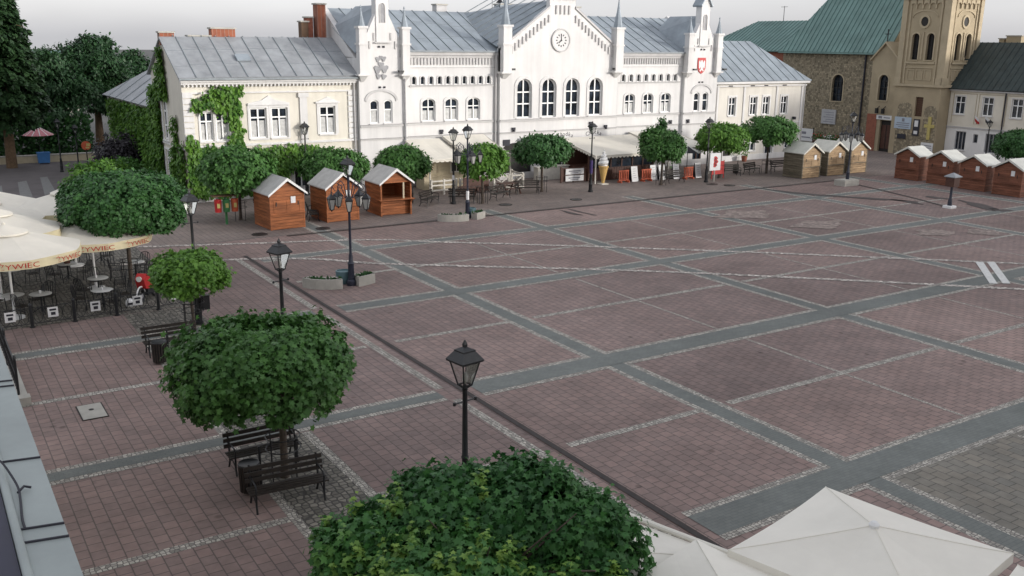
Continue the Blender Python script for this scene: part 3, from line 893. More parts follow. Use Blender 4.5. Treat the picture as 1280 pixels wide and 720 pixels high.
chimney(hall, 17.0, 17.9, 43.1, 43.8, 11.9, 12.72, 'white_dirty')
chimney(hall, 23.2, 24.5, 43.9, 44.8, 12.0, 12.95, 'roofzinc', 3)
chimney(hall, 29.5, 30.6, 43.0, 43.8, 12.0, 12.9, 'white_dirty')
chimney(hall, 41.05, 42.4, 40.4, 41.2, 9.6, 10.95, 'white', cap=False)
# ridge vent with horns beside the clock gable
m = MB().cone((22.0,42,12.4),(22.0,42,13.3),.03,.03,6); m.lathe([(.32,13.0),(.22,13.12),(.05,13.3)],10,(22.0,42,0)).bar((21.3,42,12.3),(21.3,42,13.3),.03).bar((21.3,42,13.27),(22.5,42,13.27),.03)
part('siren', m, M['iron'], hall, world=True)
# clock
ck = part('clock', MB().add(*(lambda b: (b.v, b.f))(MB().cone((24.05,36.6,10.22),(24.05,36.52,10.22),.84,.80,40))), M['white'], hall, world=True)
ring = MB()
for i in range(40):
    a, b = 2*math.pi*i/40, 2*math.pi*(i+1)/40
    P = lambda r, t, y: (24.05+r*math.cos(t), y, 10.22+r*math.sin(t))
    ring.prism([P(.86,a,36.6),P(.86,b,36.6),P(.76,b,36.6),P(.76,a,36.6)], (0,-.12,0))
part('rim', ring, M['white_dirty'], ck, world=True)
hd = MB()
for i in range(12):
    t = i*math.pi/6
    hd.bar((24.05+.36*math.sin(t),36.505,10.22+.36*math.cos(t)),(24.05+.48*math.sin(t),36.505,10.22+.48*math.cos(t)),.07,.02,up=(0,1,0))
part('hour_marks', hd, M['ink'], ck, world=True)
part('hands', MB().bar((24.05,36.49,10.22),(24.05,36.49,10.62),.05,.015,up=(0,1,0)).bar((24.05,36.47,10.22),(23.83,36.47,10.05),.07,.015,up=(0,1,0)).cone((24.05,36.5,10.22),(24.05,36.46,10.22),.06,.06,10), M['ink'], ck, world=True)
# coats of arms on the turret gables
def poly_on(F, pts, d0, d1, mb):
    return mb.prism([F(s,d0,z) for s,z in pts], Vector(F(0,d1,0))-Vector(F(0,d0,0)))
c, z = 38.7, 8.35
sh = [(c-.42,z+.62),(c+.42,z+.62),(c+.46,z+.3),(c+.44,z-.25),(c+.28,z-.52),(c,z-.70),(c-.28,z-.52),(c-.44,z-.25),(c-.46,z+.3)]
arms = part('coat_of_arms', poly_on(FT, sh, .002, .06, MB()), M['red'], hall, world=True, label='red coat of arms with a white eagle')
eg = MB()
poly_on(FT, [(c-.10,z-.40),(c+.10,z-.40),(c+.12,z+.15),(c+.05,z+.42),(c-.12,z+.40),(c-.12,z+.15)], .061, .085, eg)
for sg in (-1, 1):
    poly_on(FT, [(c+sg*.13,z+.18),(c+sg*.24,z+.42),(c+sg*.34,z+.30),(c+sg*.31,z-.20),(c+sg*.22,z-.28),(c+sg*.13,z-.05)], .061, .085, eg)
    poly_on(FT, [(c+sg*.11,z-.30),(c+sg*.24,z-.42),(c+sg*.16,z-.52),(c+sg*.08,z-.41)], .061, .085, eg)
part('eagle', eg, M['whitepaint'], arms, world=True)
c, z = 9.25, 8.2
rl = MB()
for dx, dz, r in ((-.22,.62,.17),(.20,.66,.17),(0,.75,.12),(-.25,-.05,.26),(.25,0,.26),(-.2,-.5,.17),(.2,-.52,.17),(0,.25,.2)):
    t0 = random.random()
    poly_on(FT, [(c+dx+r*(1+.25*math.sin(3*t+t0))*math.cos(t), z+dz+r*(1+.25*math.sin(3*t+t0))*math.sin(t)) for t in [i*math.pi/7 for i in range(14)]], .002, .05+.03*random.random(), rl)
part('stone_relief', rl, M['relief'], hall, world=True)
for F, c_ in ((FT, 9.3), (FT, 38.75)):
    for z_ in (9.62, 6.95):
        for dx in (-.17, .17):
            part('iron_anchor', mbox(MB(), F, c_+dx-.08, c_+dx+.08, .002, .06, z_-.05, z_+.08), M['ink'], hall, world=True)
for x, z_ in ((10.4,7.95),(19.45,8.05),(29.0,8.05),(37.45,7.95),(40.9,7.95)):
    part('floodlight', MB().box(x-.0,x+.34,36.2,36.45,z_,z_+.14).bar((x+.17,36.45,z_+.07),(x+.17,36.62,z_+.07),.05), M['iron'], hall, world=True)
for x, z_, F in ((14.0,3.75,FH),(19.9,3.72,FC),(27.1,3.9,FC),(28.6,3.6,FC),(35.8,3.72,FH),(12.3,3.05,FH),(37.5,3.75,FT)):
    vt = MB(); mbox(vt, F, x-.14, x+.14, .002, .12, z_, z_+.16); mbox(vt, F, x-.07, x+.07, .002, .2, z_-.14, z_-.002)
    part('speaker_box', vt, M['ink'], hall, world=True)
for F, x0, x1, z0, z1, mm in ((FC,19.0,19.6,2.55,3.0,'ink'),(FC,20.3,21.3,2.75,3.05,'grey_ink'),(FC,24.9,25.5,2.1,2.55,'sign')):
    part('wall_sign', mbox(MB(), F, x0, x1, .002, .06, z0, z1), M[mm], hall, world=True)
# painted shop lettering in two arcs
def arc_text(body, cx, cz, R, F, size, parent, m='ink', gap=None):
    n = len(body)
    for i, ch in enumerate(body):
        a = (i-(n-1)/2)*gap
        px, pz = cx+R*math.sin(a), cz-R+R*math.cos(a)
        text_mesh(ch, size*1.15, M[m], 'lettering', parent, lambda x, y, d, px=px, pz=pz, a=a: F(px+x*math.cos(a)+y*math.sin(a), d+.006, pz-x*math.sin(a)+y*math.cos(a)), off=parent.location)
arc_text('Słodka', 24.7, 3.2, 1.6, FC, .40, hall, gap=.17)
arc_text('Chatka', 27.5, 3.25, 1.6, FC, .40, hall, gap=.17)

# ------------------------------------------------------------------ ivy-clad house on the left
lh = thing('corner_house', 'cream corner house overgrown with ivy, left of the white town hall', 'house', (1.85, 41, 0))
FL = mapY(37.1); FG = mapX(-3.9)
ev = 7.72
wl = MB()
lw = [(-2.95,-2.1,3.8,5.6),(-1.95,-1.1,3.8,5.6),(.22,1.32,3.85,5.78),(1.62,2.72,3.85,5.78),(4.92,6.02,3.95,5.78)]
dl = (3.0,4.0,0,2.3)
gw = [(1.2,2.2,.6,2.2),(5.0,6.1,.6,2.2)]
wall_face(wl, FL, -3.9, 7.6, 0, ev, [(*q,0) for q in lw]+[(*dl,.3)]+[(*q,0) for q in gw])
gh = [(41.2,42.5,3.55,6.2,0),(41.2,42.5,1.0,2.9,0)]
wall_face(wl, FG, 37.1, 45, 0, ev, gh)
wl.add([(-3.9,37.1,ev),(-3.9,45,ev),(-3.9,41.05,10.1)], [(0,1,2)])
wl.quad((-3.9,45,0),(7.6,45,0),(7.6,45,ev),(-3.9,45,ev))
part('wall', wl, M['cream'], lh, world=True)
for k, q in enumerate(lw): window(lh, FL, *q, 0, 1, (.68,), fr=.09, surround=(.07 if k < 2 else .14 if k < 4 else .2), hood=(k > 3), curtain=.62, sm='white')
window(lh, FL, *dl, .3, 1, (.75,), sill=False, surround=.2)
for q in gw: window(lh, FL, *q, 0, 1, (.6,))
for q in gh: window(lh, FG, *q, 1, (.35,.7), fr=.12, surround=.14, sm='frame')
tr = MB()
def lc(F, s0, s1, z, h, d): mbox(tr, F, s0, s1, .002, d, z, z+h)
lc(FL,-4.0,7.58,7.42,.28,.32); lc(FL,-3.95,7.58,7.28,.13,.20); lc(FL,-3.9,7.58,6.72,.10,.10); lc(FL,-3.9,7.58,3.42,.14,.12); lc(FL,-3.9,7.58,2.75,.09,.08); lc(FL,-3.9,7.58,0,.6,.08)
for i in range(46):
    s = -3.8+i*.247
    mbox(tr, FL, s, s+.10, .002, .17, 7.14, 7.275)
lc(FL,3.55,4.05,3.57,3.0,.10); lc(FL,3.45,4.15,6.40,.28,.16)
for i in range(9):
    for s in (-3.9, 6.95):
        lc(FL, s, s+.62, 3.6+i*.36, .31, .09)
lc(FG,37.1,45,3.3,.12,.1)
tr.prism([(.1,37.095,5.94),(2.84,37.095,5.94),(2.84,37.095,6.08),(1.9,37.095,6.28),(1.47,37.095,6.55),(1.04,37.095,6.28),(.1,37.095,6.08)], (0,-.12,0))
part('trim', tr, M['white'], lh, world=True)
rf = MB(); se = MB()
roof_slope(rf, se, (-4.1,36.72,7.70),(7.6,36.72,7.78),(7.6,41.05,10.2),(-4.1,41.05,10.12), .1, 1.05, cross=2)
roof_slope(rf, se, (7.6,45.4,7.70),(-4.1,45.4,7.70),(-4.1,41.06,10.12),(7.6,41.06,10.2), .1, .85)
part('roof', rf, M['roofzinc_old'], lh, world=True); part('roof_seam', se, M['seam'], lh, world=True)
sk = part('skylight', MB().prism([(.0,38.3,8.66),(.9,38.3,8.66),(.9,38.9,9.0),(.0,38.9,9.0)], (0,-.05,.1)), M['roofzinc'], lh, world=True)
part('gutter', MB().box(-4.1,7.58,36.58,36.715,7.56,7.68), M['seam'], lh, world=True)
part('downpipe', MB().cone((7.35,36.95,.2),(7.35,36.95,7.5),.06,.06,8), M['white_dirty'], lh, world=True)
chimney(lh, -4.0, -3.1, 41.2, 41.8, 9.6, 10.35)
chimney(lh, -2.2, -.8, 41.2, 41.8, 9.6, 10.15, 'roofzinc_old')
chimney(lh, -.7, .85, 41.2, 41.9, 9.7, 10.65)
chimney(lh, 5.45, 5.95, 41.2, 41.8, 9.8, 11.2, 'wood_shutter')
chimney(lh, 6.0, 6.45, 41.6, 42.2, 9.8, 11.5, 'redbrick')
chimney(lh, 6.6, 7.25, 41.2, 41.9, 9.8, 12.4)
# rear wing with hipped roof
rw = thing('rear_wing', 'low grey-roofed rear wing clad in ivy, behind the corner house', 'house', (-.4, 53, 0))
wl = MB()
wall_face(wl, FG, 45.01, 61.4, 0, 5.5, [(56.0,57.2,3.2,5.0,0),(51.0,52.0,3.2,4.9,0),(57.5,58.4,.3,2.2,0)])
wl.quad((-3.9,61.4,0),(3,61.4,0),(3,61.4,5.5),(-3.9,61.4,5.5)).quad((3,45.01,0),(3,61.4,0),(3,61.4,5.5),(3,45.01,5.5))
part('wall', wl, M['cream'], rw, world=True)
for q in ((56.0,57.2,3.2,5.0),(51.0,52.0,3.2,4.9),(57.5,58.4,.3,2.2)): window(rw, FG, *q, 0, 1, (.6,), surround=.12)
rf = MB(); se = MB()
roof_slope(rf, se, (-4.25,61.8,5.5),(-4.25,45.02,5.5),(-.4,45.02,8.3),(-.4,56.0,8.3), .1, 2.4)
roof_slope(rf, se, (3.3,61.8,5.5),(-4.25,61.8,5.5),(-.4,56.0,8.3),(-.39,56.0,8.3), .1, 2.4)
roof_slope(rf, se, (3.3,45.02,5.5),(3.3,61.8,5.5),(-.39,56.0,8.3),(-.39,45.02,8.3), .1, .7)
part('roof', rf, M['roofzinc_old'], rw, world=True); part('roof_seam', se, M['seam'], rw, world=True)
part('downpipe', MB().cone((-4.0,60.9,.1),(-4.0,60.9,5.4),.06,.06,8), M['white_dirty'], rw, world=True)

# ------------------------------------------------------------------ cream wing on the right
rh = thing('cream_house', 'low cream house with grey hipped roof, right of the town hall', 'house', (46.7, 42, 0))
FR = mapY(37.15)
wl = MB()
rw_ = [(x-.42, x+.42, 4.0, 5.6) for x in (43.1, 45.75, 47.35, 49.7)]
rg = [(42.3,43.3,0,2.2),(45.3,46.3,.8,2.2),(47.6,48.6,0,2.2),(50.2,51.2,.8,2.2)]
wall_face(wl, FR, 40.9, 52.4, 0, 7.0, [(*q,0) for q in rw_+rg])
for x in (40.9, 52.4): wl.quad((x,37.15,0),(x,46,0),(x,46,7),(x,37.15,7))
wl.quad((40.9,46,0),(52.4,46,0),(52.4,46,7),(40.9,46,7))
part('wall', wl, M['ivory'], rh, world=True)
for q in rw_: window(rh, FR, *q, 0, 1, (.62,), surround=.15)
window(rh, FR, *rg[0], 0, 0, (), fm='brown', glass='dark', sill=False, surround=.1); window(rh, FR, *rg[1], 0, 1, (.5,), surround=.1); window(rh, FR, *rg[2], 0, 0, (), sill=False, surround=.1); window(rh, FR, *rg[3], 0, 1, (.5,), surround=.1)
tr = MB()
lc(FR,40.7,52.62,6.75,.24,.35); lc(FR,40.9,52.4,6.5,.12,.18); lc(FR,40.9,52.4,3.15,.10,.08); lc(FR,40.9,52.4,0,.5,.06)
for x in (41.15, 44.4, 48.55, 51.9): lc(FR, x, x+.22, .5, 6.0, .07)
part('trim', tr, M['white'], rh, world=True)
for x in (42.6, 45.3, 47.0, 49.4): part('vent', mbox(MB(), FR, x-.25, x+.25, .182, .2, 6.53, 6.62), M['ink'], rh, world=True)
rf = MB(); se = MB()
roof_slope(rf, se, (40.7,36.75,7.0),(52.75,36.75,7.0),(49.4,41.6,10.4),(40.7,41.6,10.4), .1, .95)
roof_slope(rf, se, (52.75,36.75,7.0),(52.75,46.4,7.0),(49.4,41.61,10.4),(49.4,41.6,10.4), .1, .95)
roof_slope(rf, se, (52.75,46.4,7.0),(40.7,46.4,7.0),(40.7,41.62,10.4),(49.4,41.62,10.4), .1, .95)
part('roof', rf, M['roofzinc'], rh, world=True); part('roof_seam', se, M['seam'], rh, world=True)
part('downpipe', MB().cone((41.05,37.0,.1),(41.05,37.0,6.8),.06,.06,8), M['white_dirty'], rh, world=True)
part('downpipe', MB().cone((52.2,37.0,.1),(52.2,37.0,6.8),.06,.06,8), M['white_dirty'], rh, world=True)
part('lamp_bracket', MB().box(50.95,51.15,36.85,37.14,3.45,3.7), M['ink'], rh, world=True)

# ------------------------------------------------------------------ church
ch = thing('church', 'rubble-stone church with green copper roof and ochre plastered bell tower', 'church', (68, 40, 0))
FN = mapX(64.0); FV = mapX(62.8); FTW = mapX(62.5); FTY = mapY(30.0)
wl = MB()
wall_face(wl, FN, 37.2, 50.4, -.1, 9.6, [(42.1,43.5,4.5,7.2,.7)], .4)
wl.quad((64,50.4,0),(78,50.4,0),(78,50.4,9.6),(64,50.4,9.6))
part('nave_wall', wl, M['stone'], ch, world=True)
window(ch, FN, 42.1, 43.5, 4.5, 7.2, .7, 2, (.25,.5,.75), .4, fm='iron', surround=.12, sm='ochre_trim', fr=.05)
gb_ = MB().prism([(64.02,37.2,0),(76,37.2,0),(76,37.2,9.6),(70,37.2,18.2),(64.02,37.2,9.6)], (0,.5,0))
part('nave_gable', gb_, M['ochre'], ch, world=True)
rf = MB(); se = MB()
roof_slope(rf, se, (63.5,50.6,9.45),(63.5,36.9,9.45),(70,36.9,18.6),(70,46.0,18.6), .14, .55)
roof_slope(rf, se, (76.5,36.9,9.45),(76.5,50.6,9.45),(70.01,46.0,18.6),(70.01,36.9,18.6), .14, .55)
roof_slope(rf, se, (76.5,50.6,9.45),(63.5,50.6,9.45),(70,46.0,18.6),(70.01,46.0,18.6), .14, .55)
part('nave_roof', rf, M['copper'], ch, world=True); part('roof_seam', se, M['copper_seam'], ch, world=True)
part('nave_gutter', MB().box(63.35,63.49,36.9,50.6,9.28,9.42).box(63.35,64.6,36.6,36.89,9.1,9.6), M['copper'], ch, world=True)
wl = MB(); wl.quad((66.5,50.41,0),(66.5,66,0),(66.5,66,9.5),(66.5,50.41,9.5)).quad((66.5,66,0),(78,66,0),(78,66,9.5),(66.5,66,9.5))
part('choir_wall', wl, M['redbrick'], ch, world=True)
rf = MB(); se = MB()
roof_slope(rf, se, (66.0,66.5,9.45),(66.0,50.7,9.45),(71.5,50.7,12.9),(71.5,61.5,12.9), .14, .55)
roof_slope(rf, se, (78.5,66.5,9.45),(66.0,66.5,9.45),(71.5,61.5,12.9),(71.51,61.5,12.9), .14, .55)
roof_slope(rf, se, (78.5,50.7,9.45),(78.5,66.5,9.45),(71.51,61.5,12.9),(71.51,50.7,12.9), .14, .55)
part('choir_roof', rf, M['copper'], ch, world=True); part('roof_seam', se, M['copper_seam'], ch, world=True)
part('antenna', MB().cone((71.5,57.5,12.8),(71.5,57.5,14.6),.04,.03,6).bar((71.5,57.0,14.5),(71.5,58.0,14.5),.04), M['iron'], ch, world=True)
part('downpipe', MB().cone((63.9,39.6,0),(63.9,39.6,9.4),.09,.09,8), M['ink'], ch, world=True)
part('downpipe', MB().cone((66.4,50.9,0),(66.4,50.9,9.4),.09,.09,8), M['ink'], ch, world=True)
part('notice_board', MB().box(63.86,63.99,42.6,44.4,2.1,3.6), M['dull_sign'], ch, world=True, label='white notice board under the arched window')
m = MB()
for i in range(5): m.box(63.845,63.858,42.8,44.1-.3*(i % 2),2.3+i*.24,2.36+i*.24)
part('print_lines', m, M['grey_ink'], ch.children[-1], world=True)
# porch bay with its own gable
wl = MB()
wall_face(wl, FV, 34.9, 37.9, 0, 8.9, [(35.9,36.95,4.95,7.4,.52),(35.05,36.35,0,3.05,0)], .35)
wl.add([FV(34.9,0,8.9),FV(37.9,0,8.9),FV(36.5,0,10.25)], [(0,1,2)])
wl.quad((62.8,37.9,0),(64.3,37.9,0),(64.3,37.9,8.9),(62.8,37.9,8.9))
part('porch_wall', wl, M['ochre'], ch, world=True)
part('porch_stone', mbox(MB(), FV, 36.75, 37.88, .002, .05, 0, 3.6), M['redbrick'], ch, world=True)
window(ch, FV, 35.9, 36.95, 4.95, 7.4, .52, 1, (.25,.5,.75), .35, fm='iron', surround=.16, sm='ochre_trim', fr=.05)
d = part('door', mbox(MB(), FV, 35.06, 36.34, -.34, -.25, .01, 3.04), M['dark'], ch, world=True)
part('door_panel', mbox(mbox(MB(), FV, 35.15, 35.65, -.249, -.22, .3, 2.6), FV, 35.75, 36.25, -.249, -.22, .3, 2.6), M['brown'], d, world=True)
s_ = part('door_sign', mbox(MB(), FV, 34.95, 36.75, .06, .12, 3.12, 3.55), M['sign'], ch, world=True)
part('print_lines', mbox(mbox(MB(), FV, 35.2, 35.9, .121, .13, 3.27, 3.37), FV, 36.1, 36.5, .121, .13, 3.22, 3.45), M['grey_ink'], s_, world=True)
rf = MB()
rf.prism([(62.55,34.85,8.98),(62.55,36.5,10.55),(62.55,36.5,10.38),(62.55,34.85,8.8)], (2.5,0,0)); rf.prism([(62.55,38.05,8.88),(62.55,36.5,10.55),(62.55,36.5,10.38),(62.55,38.05,8.7)], (2.5,0,0))
part('porch_roof', rf, M['ochre_trim'], ch, world=True)
part('cross', MB().box(62.75,62.82,36.46,36.54,10.4,11.7).box(62.75,62.82,36.2,36.8,11.2,11.28), M['iron'], ch, world=True)
for y in (36.6, 35.9):
    part('lantern', MB().box(62.3,62.55,y-.12,y+.12,3.7,4.2).bar((62.4,y,4.15),(62.8,y,4.4),.05), M['iron'], ch, world=True)
# tower: two visible faces
TY0, TY1, TX0, TX1 = 30.0, 34.88, 62.5, 67.4
wl = MB()
wh = [(32.85,33.6,8.9,11.3,.37),(31.3,32.05,8.9,11.3,.37)]
wall_face(wl, FTW, TY0, TY1, 6.6, 18.5, wh, .4)
xh = [(63.75,64.55,8.9,11.3,.4),(65.35,66.15,8.9,11.3,.4)]
wall_face(wl, FTY, TX0, TX1, 6.6, 18.5, xh, .4)
wl.quad((67.4,30,6.6),(67.4,34.88,6.6),(67.4,34.88,18.5),(67.4,30,18.5)).quad((62.5,34.88,6.6),(67.4,34.88,6.6),(67.4,34.88,18.5),(62.5,34.88,18.5))
wall_face(wl, FTW, TY0, TY1, 0, 6.6, [(31.7,32.5,3.7,5.5,0)], .3)
wl.quad((62.5,30,0),(67.4,30,0),(67.4,30,6.6),(62.5,30,6.6)).quad((62.5,34.88,0),(67.4,34.88,0),(67.4,34.88,6.6),(62.5,34.88,6.6))
part('tower_wall', wl, M['ochre'], ch, world=True)
for q in wh[:]: window(ch, FTW, *q, 1, (.3,.6), .4, fm='iron', glass='dark', surround=.14, sm='ochre_trim', fr=.03)
for q in xh: window(ch, FTY, *q, 1, (.3,.6), .4, fm='iron', glass='dark', surround=.14, sm='ochre_trim', fr=.03)
tr = MB()
def both(s0y, s1y, s0x, s1x, z, h, d):
    mbox(tr, FTW, s0y, s1y, .002, d, z, z+h); mbox(tr, FTY, s0x, s1x, .002, d, z, z+h)
both(TY0-.22, TY1+.1, TX0-.0, TX1+.2, 6.45, .22, .22)
both(TY0+.95, TY1-.95, TX0+.95, TX1-.95, 8.55, .16, .16); both(TY0+.95, TY1-.95, TX0+.95, TX1-.95, 8.15, .10, .10)
both(TY0, TY1, TX0, TX1, 14.35, .2, .25)
for a, b in ((TY0-.0, TY0+.55), (TY1-.55, TY1)): mbox(tr, FTW, a, b, .003, .14, 6.68, 14.34); mbox(tr, FTW, a-.06, b+.06, .003, .2, 6.675, 7.3)
for a, b in ((TX0-.14, TX0+.5), (TX1-.5, TX1)): mbox(tr, FTY, a, b, .003, .14, 6.68, 14.34); mbox(tr, FTY, a-.06, b+.06, .003, .2, 6.675, 7.3)
for a in (TY0+.75, TY1-.93): mbox(tr, FTW, a, a+.16, .003, .09, 6.68, 14.34)
for a in (TX0+.7, TX1-.9): mbox(tr, FTY, a, a+.16, .003, .09, 6.68, 14.34)
for i in range(5):                                                 # corbel arcade
    for F, s0, s1 in ((FTW, TY0+.75, TY1-.75), (FTY, TX0+.7, TX1-.7)):
        wd = (s1-s0)/5; a = s0+i*wd
        o = arch_top(a+.06, a+wd-.06, 14.0, .26, 8)
        for k in range(8):
            tr.prism([F(o[k][0],.003,o[k][1]),F(o[k+1][0],.003,o[k+1][1]),F(o[k+1][0],.003,14.345),F(o[k][0],.003,14.345)], Vector(F(0,.12,0))-Vector(F(0,0,0)))
        mbox(tr, F, a-.07, a+.07, .003, .15, 13.5, 13.85)
for i in range(3):
    for F, s0, s1 in ((FTW, TY0+1.1, TY1-1.1), (FTY, TX0+1.1, TX1-1.1)):
        wd = (s1-s0)/3; a = s0+i*wd
        for p, q, z0, z1 in ((a+.08,a+wd-.08,7.95,8.02),(a+.08,a+wd-.08,7.05,7.12),(a+.08,a+.15,7.121,7.949),(a+wd-.15,a+wd-.08,7.121,7.949)):
            mbox(tr, F, p, q, .003, .06, z0, z1)
for F, c in ((FTW, 32.45), (FTY, 64.95)):
    o = arch_top(c-1.3, c+1.3, 13.4, .6, 14)
    for k in range(14):
        tr.prism([F(o[k][0],.003,o[k][1]),F(o[k+1][0],.003,o[k+1][1]),F(o[k+1][0],.003,o[k+1][1]-.10),F(o[k][0],.003,o[k][1]-.10)], Vector(F(0,.07,0))-Vector(F(0,0,0)))
    mbox(tr, F, c-.07, c+.07, .003, .09, 8.9, 11.4)
part('tower_trim', tr, M['ochre_trim'], ch, world=True)
for F, c in ((FTW, 32.45), (FTY, 64.95)):
    rg_ = MB()
    for i in range(24):
        a, b = 2*math.pi*i/24, 2*math.pi*(i+1)/24
        P = lambda r, t: F(c+r*math.cos(t), .003, 12.35+r*1.12*math.sin(t))
        rg_.prism([P(.56,a),P(.56,b),P(.38,b),P(.38,a)], Vector(F(0,.1,0))-Vector(F(0,0,0)))
    o = part('round_window', rg_, M['ochre_trim'], ch, world=True)
    part('pane', MB().prism([F(c+.385*math.cos(t), .003, 12.35+.43*math.sin(t)) for t in [i*math.pi/12 for i in range(24)]], Vector(F(0,.03,0))-Vector(F(0,0,0))), M['dark'], o, world=True)
# stone patches showing below the plaster, boards, yellow cross
sp = MB()
for a, b, zt in ((32.75, 34.3, 4.95), (30.1, 31.45, 4.75)):
    o = [(a, .02), (b, .02)] + arch_top(a, b, zt, .5, 10)
    poly_on(FTW, o, .003, .03, sp)
poly_on(FTW, [(31.46,.02),(32.74,.02),(32.74,2.1),(31.46,2.3)], .003, .028, sp)
part('bare_stone', sp, M['stone'], ch, world=True)
sh_ = part('shutter', mbox(MB(), FTW, 31.7, 32.5, -.28, -.2, 3.7, 5.5), M['wood_shutter'], ch, world=True)
m = MB()
for i in range(9): mbox(m, FTW, 31.74, 32.46, -.199, -.16, 3.78+i*.19, 3.87+i*.19)
part('slat', m, M['brown'], sh_, world=True)
def board(F, s0, s1, z0, z1, m, lines, label, name='wall_board', d=.10, ink='ink'):
    b = part(name, mbox(MB(), F, s0, s1, .04, d, z0, z1), M[m], ch, world=True, label=label)
    q = MB()
    for (a, c_, e, f) in lines: mbox(q, F, s0+(s1-s0)*a, s0+(s1-s0)*c_, d+.001, d+.008, z0+(z1-z0)*e, z0+(z1-z0)*f)
    if lines: part('print_lines', q, M[ink], b, world=True)
board(FTW, 32.65, 34.45, 2.45, 3.55, 'bluesign', [(.1,.85,.45,.52),(.1,.9,.28,.35),(.1,.75,.12,.18),(.4,.56,.62,.9)], 'pale blue board with an emblem over three lines', ink='grey_ink')
board(FTW, 31.75, 32.4, 1.9, 3.45, 'ink', [(.2,.8,.55,.92),(.2,.8,.1,.3)], 'dark poster beside the pale blue board', ink='sign')
board(FTW, 33.1, 34.0, .95+.55, 1.4+.55, 'ink', [], 'black plaque low on the stone')
board(FTW, 30.1, 31.35, .1, 1.35, 'sign', [(.1,.9,.75,.82),(.1,.8,.6,.66),(.1,.9,.45,.5),(.1,.7,.3,.35)], 'white board with lines of print under the yellow cross', ink='grey_ink')
cr = mbox(mbox(mbox(MB(), FTW, 30.55, 30.85, .05, .14, 1.65, 3.75), FTW, 30.20, 30.545, .05, .14, 2.75, 3.05), FTW, 30.855, 31.2, .05, .14, 2.75, 3.05)
part('yellow_cross', cr, M['yellow'], ch, world=True)
part('tower_roof', MB().lathe([(3.8,18.5),(3.4,18.9),(.1,26)],4,(64.95,32.44,0),math.pi/4), M['copper'], ch, world=True)

# ------------------------------------------------------------------ pale house with the slate roof
ph = thing('slate_roof_house', 'pale two-storey house with dark slate roof, right of the church tower', 'house', (66.5, 18, 0))
FP = mapX(64.0)
wl = MB()
up = [(y-.5, y+.5, 4.1, 5.75) for y in (28.9, 26.2, 23.5, 20.6, 17.6, 14.8)]
lo = [(y-.52, y+.52, .85, 2.55) for y in (28.45, 25.5, 22.6, 19.6, 16.6)]
vt_ = [(26.75, 27.2, 1.6, 2.4)]
wall_face(wl, FP, 12, 29.95, 2.98, 6.45, [(*q,0) for q in up])
part('wall', wl.quad((64,29.95,0),(71,29.95,0),(71,29.95,6.45),(64,29.95,6.45)).add([(64,29.95,6.45),(71,29.95,6.45),(67.6,29.95,10.3)],[(0,1,2)]).quad((64,12,0),(71,12,0),(71,12,6.45),(64,12,6.45)).add([(64,12,6.45),(71,12,6.45),(67.6,12,10.3)],[(0,1,2)]), M['greywall'], ph, world=True)
wl = MB()
wall_face(wl, FP, 12, 29.95, 0, 2.88, [(*q,0) for q in lo+vt_])
part('lower_wall', wl, M['lowerwall'], ph, world=True)
for q in up: window(ph, FP, *q, 0, 1, (.64,), surround=.06)
for q in lo: window(ph, FP, *q, 0, 2, (), fm='relief')
window(ph, FP, *vt_[0], 0, 0, (), sill=False, fm='relief')
tr = MB(); mbox(tr, FP, 12, 29.95, -.05, .12, 2.88, 2.98); mbox(tr, FP, 12, 29.95, .002, .25, 6.2, 6.44)
part('string_course', tr, M['white_dirty'], ph, world=True)
tr = MB()
for a, b in ((27.3,30-.4),(24.7,27.1),(21.9,24.5),(19,21.7)):
    for p, q, z0, z1 in ((a,b,5.95,6.0),(a,a+.05,3.3,5.949),(b-.05,b,3.3,5.949)): mbox(tr, FP, p, q, .002, .03, z0, z1)
part('wall_panel_edge', tr, M['ochre_trim'], ph, world=True)
rf = MB(); se = MB()
roof_slope(rf, se, (63.6,30.3,6.4),(63.6,11.7,6.4),(67.6,11.7,10.55),(67.6,30.3,10.55), .1, .55)
roof_slope(rf, se, (71.6,11.7,6.4),(71.6,30.3,6.4),(67.61,30.3,10.55),(67.61,11.7,10.55), .1, .55)
part('roof', rf, M['slate'], ph, world=True); part('roof_seam', se, M['slate'], ph, world=True)
part('verge', MB().prism([(63.55,30.31,6.42),(63.55,30.31,6.6),(67.6,30.31,10.78),(67.6,30.31,10.6)],(0,.16,0)), M['ochre_trim'], ph, world=True)
part('downpipe', MB().cone((63.9,24.6,0),(63.9,24.6,6.3),.06,.06,8), M['ink'], ph, world=True)
chimney(ph, 68.0, 68.9, 26.3, 27.7, 9.6, 11.1, 'ochre')
chimney(ph, 68.2, 68.8, 28.0, 28.5, 9.6, 10.85, 'ochre')
def flag(y, c1, c2, label):
    t = thing('flag', label, 'flag', (63.95, y, 3.35))
    part('pole', MB().cone((0,0,0),(-.5,0,.75),.02,.018,6), M['iron'], t)
    for k, (c, a) in enumerate(((c1, 0), (c2, 1))):
        m = MB(); n = 8
        for i in range(n):
            u0, u1 = i/n, (i+1)/n
            f = lambda u, v: (-.5+.06*u+.5*v*.35, -.0-.42*u, .74-.55*v-.22*u+.04*math.sin(5*u+2*v))
            m.quad(f(u0,a*.5),f(u1,a*.5),f(u1,a*.5+.5),f(u0,a*.5+.5))
        part('cloth', m, M[c], t, recalc=False)
flag(27.0, 'whitepaint', 'red', 'red and white flag on the pale house wall')
flag(26.0, 'whitepaint', 'ink', 'black and white flag on the pale house wall')

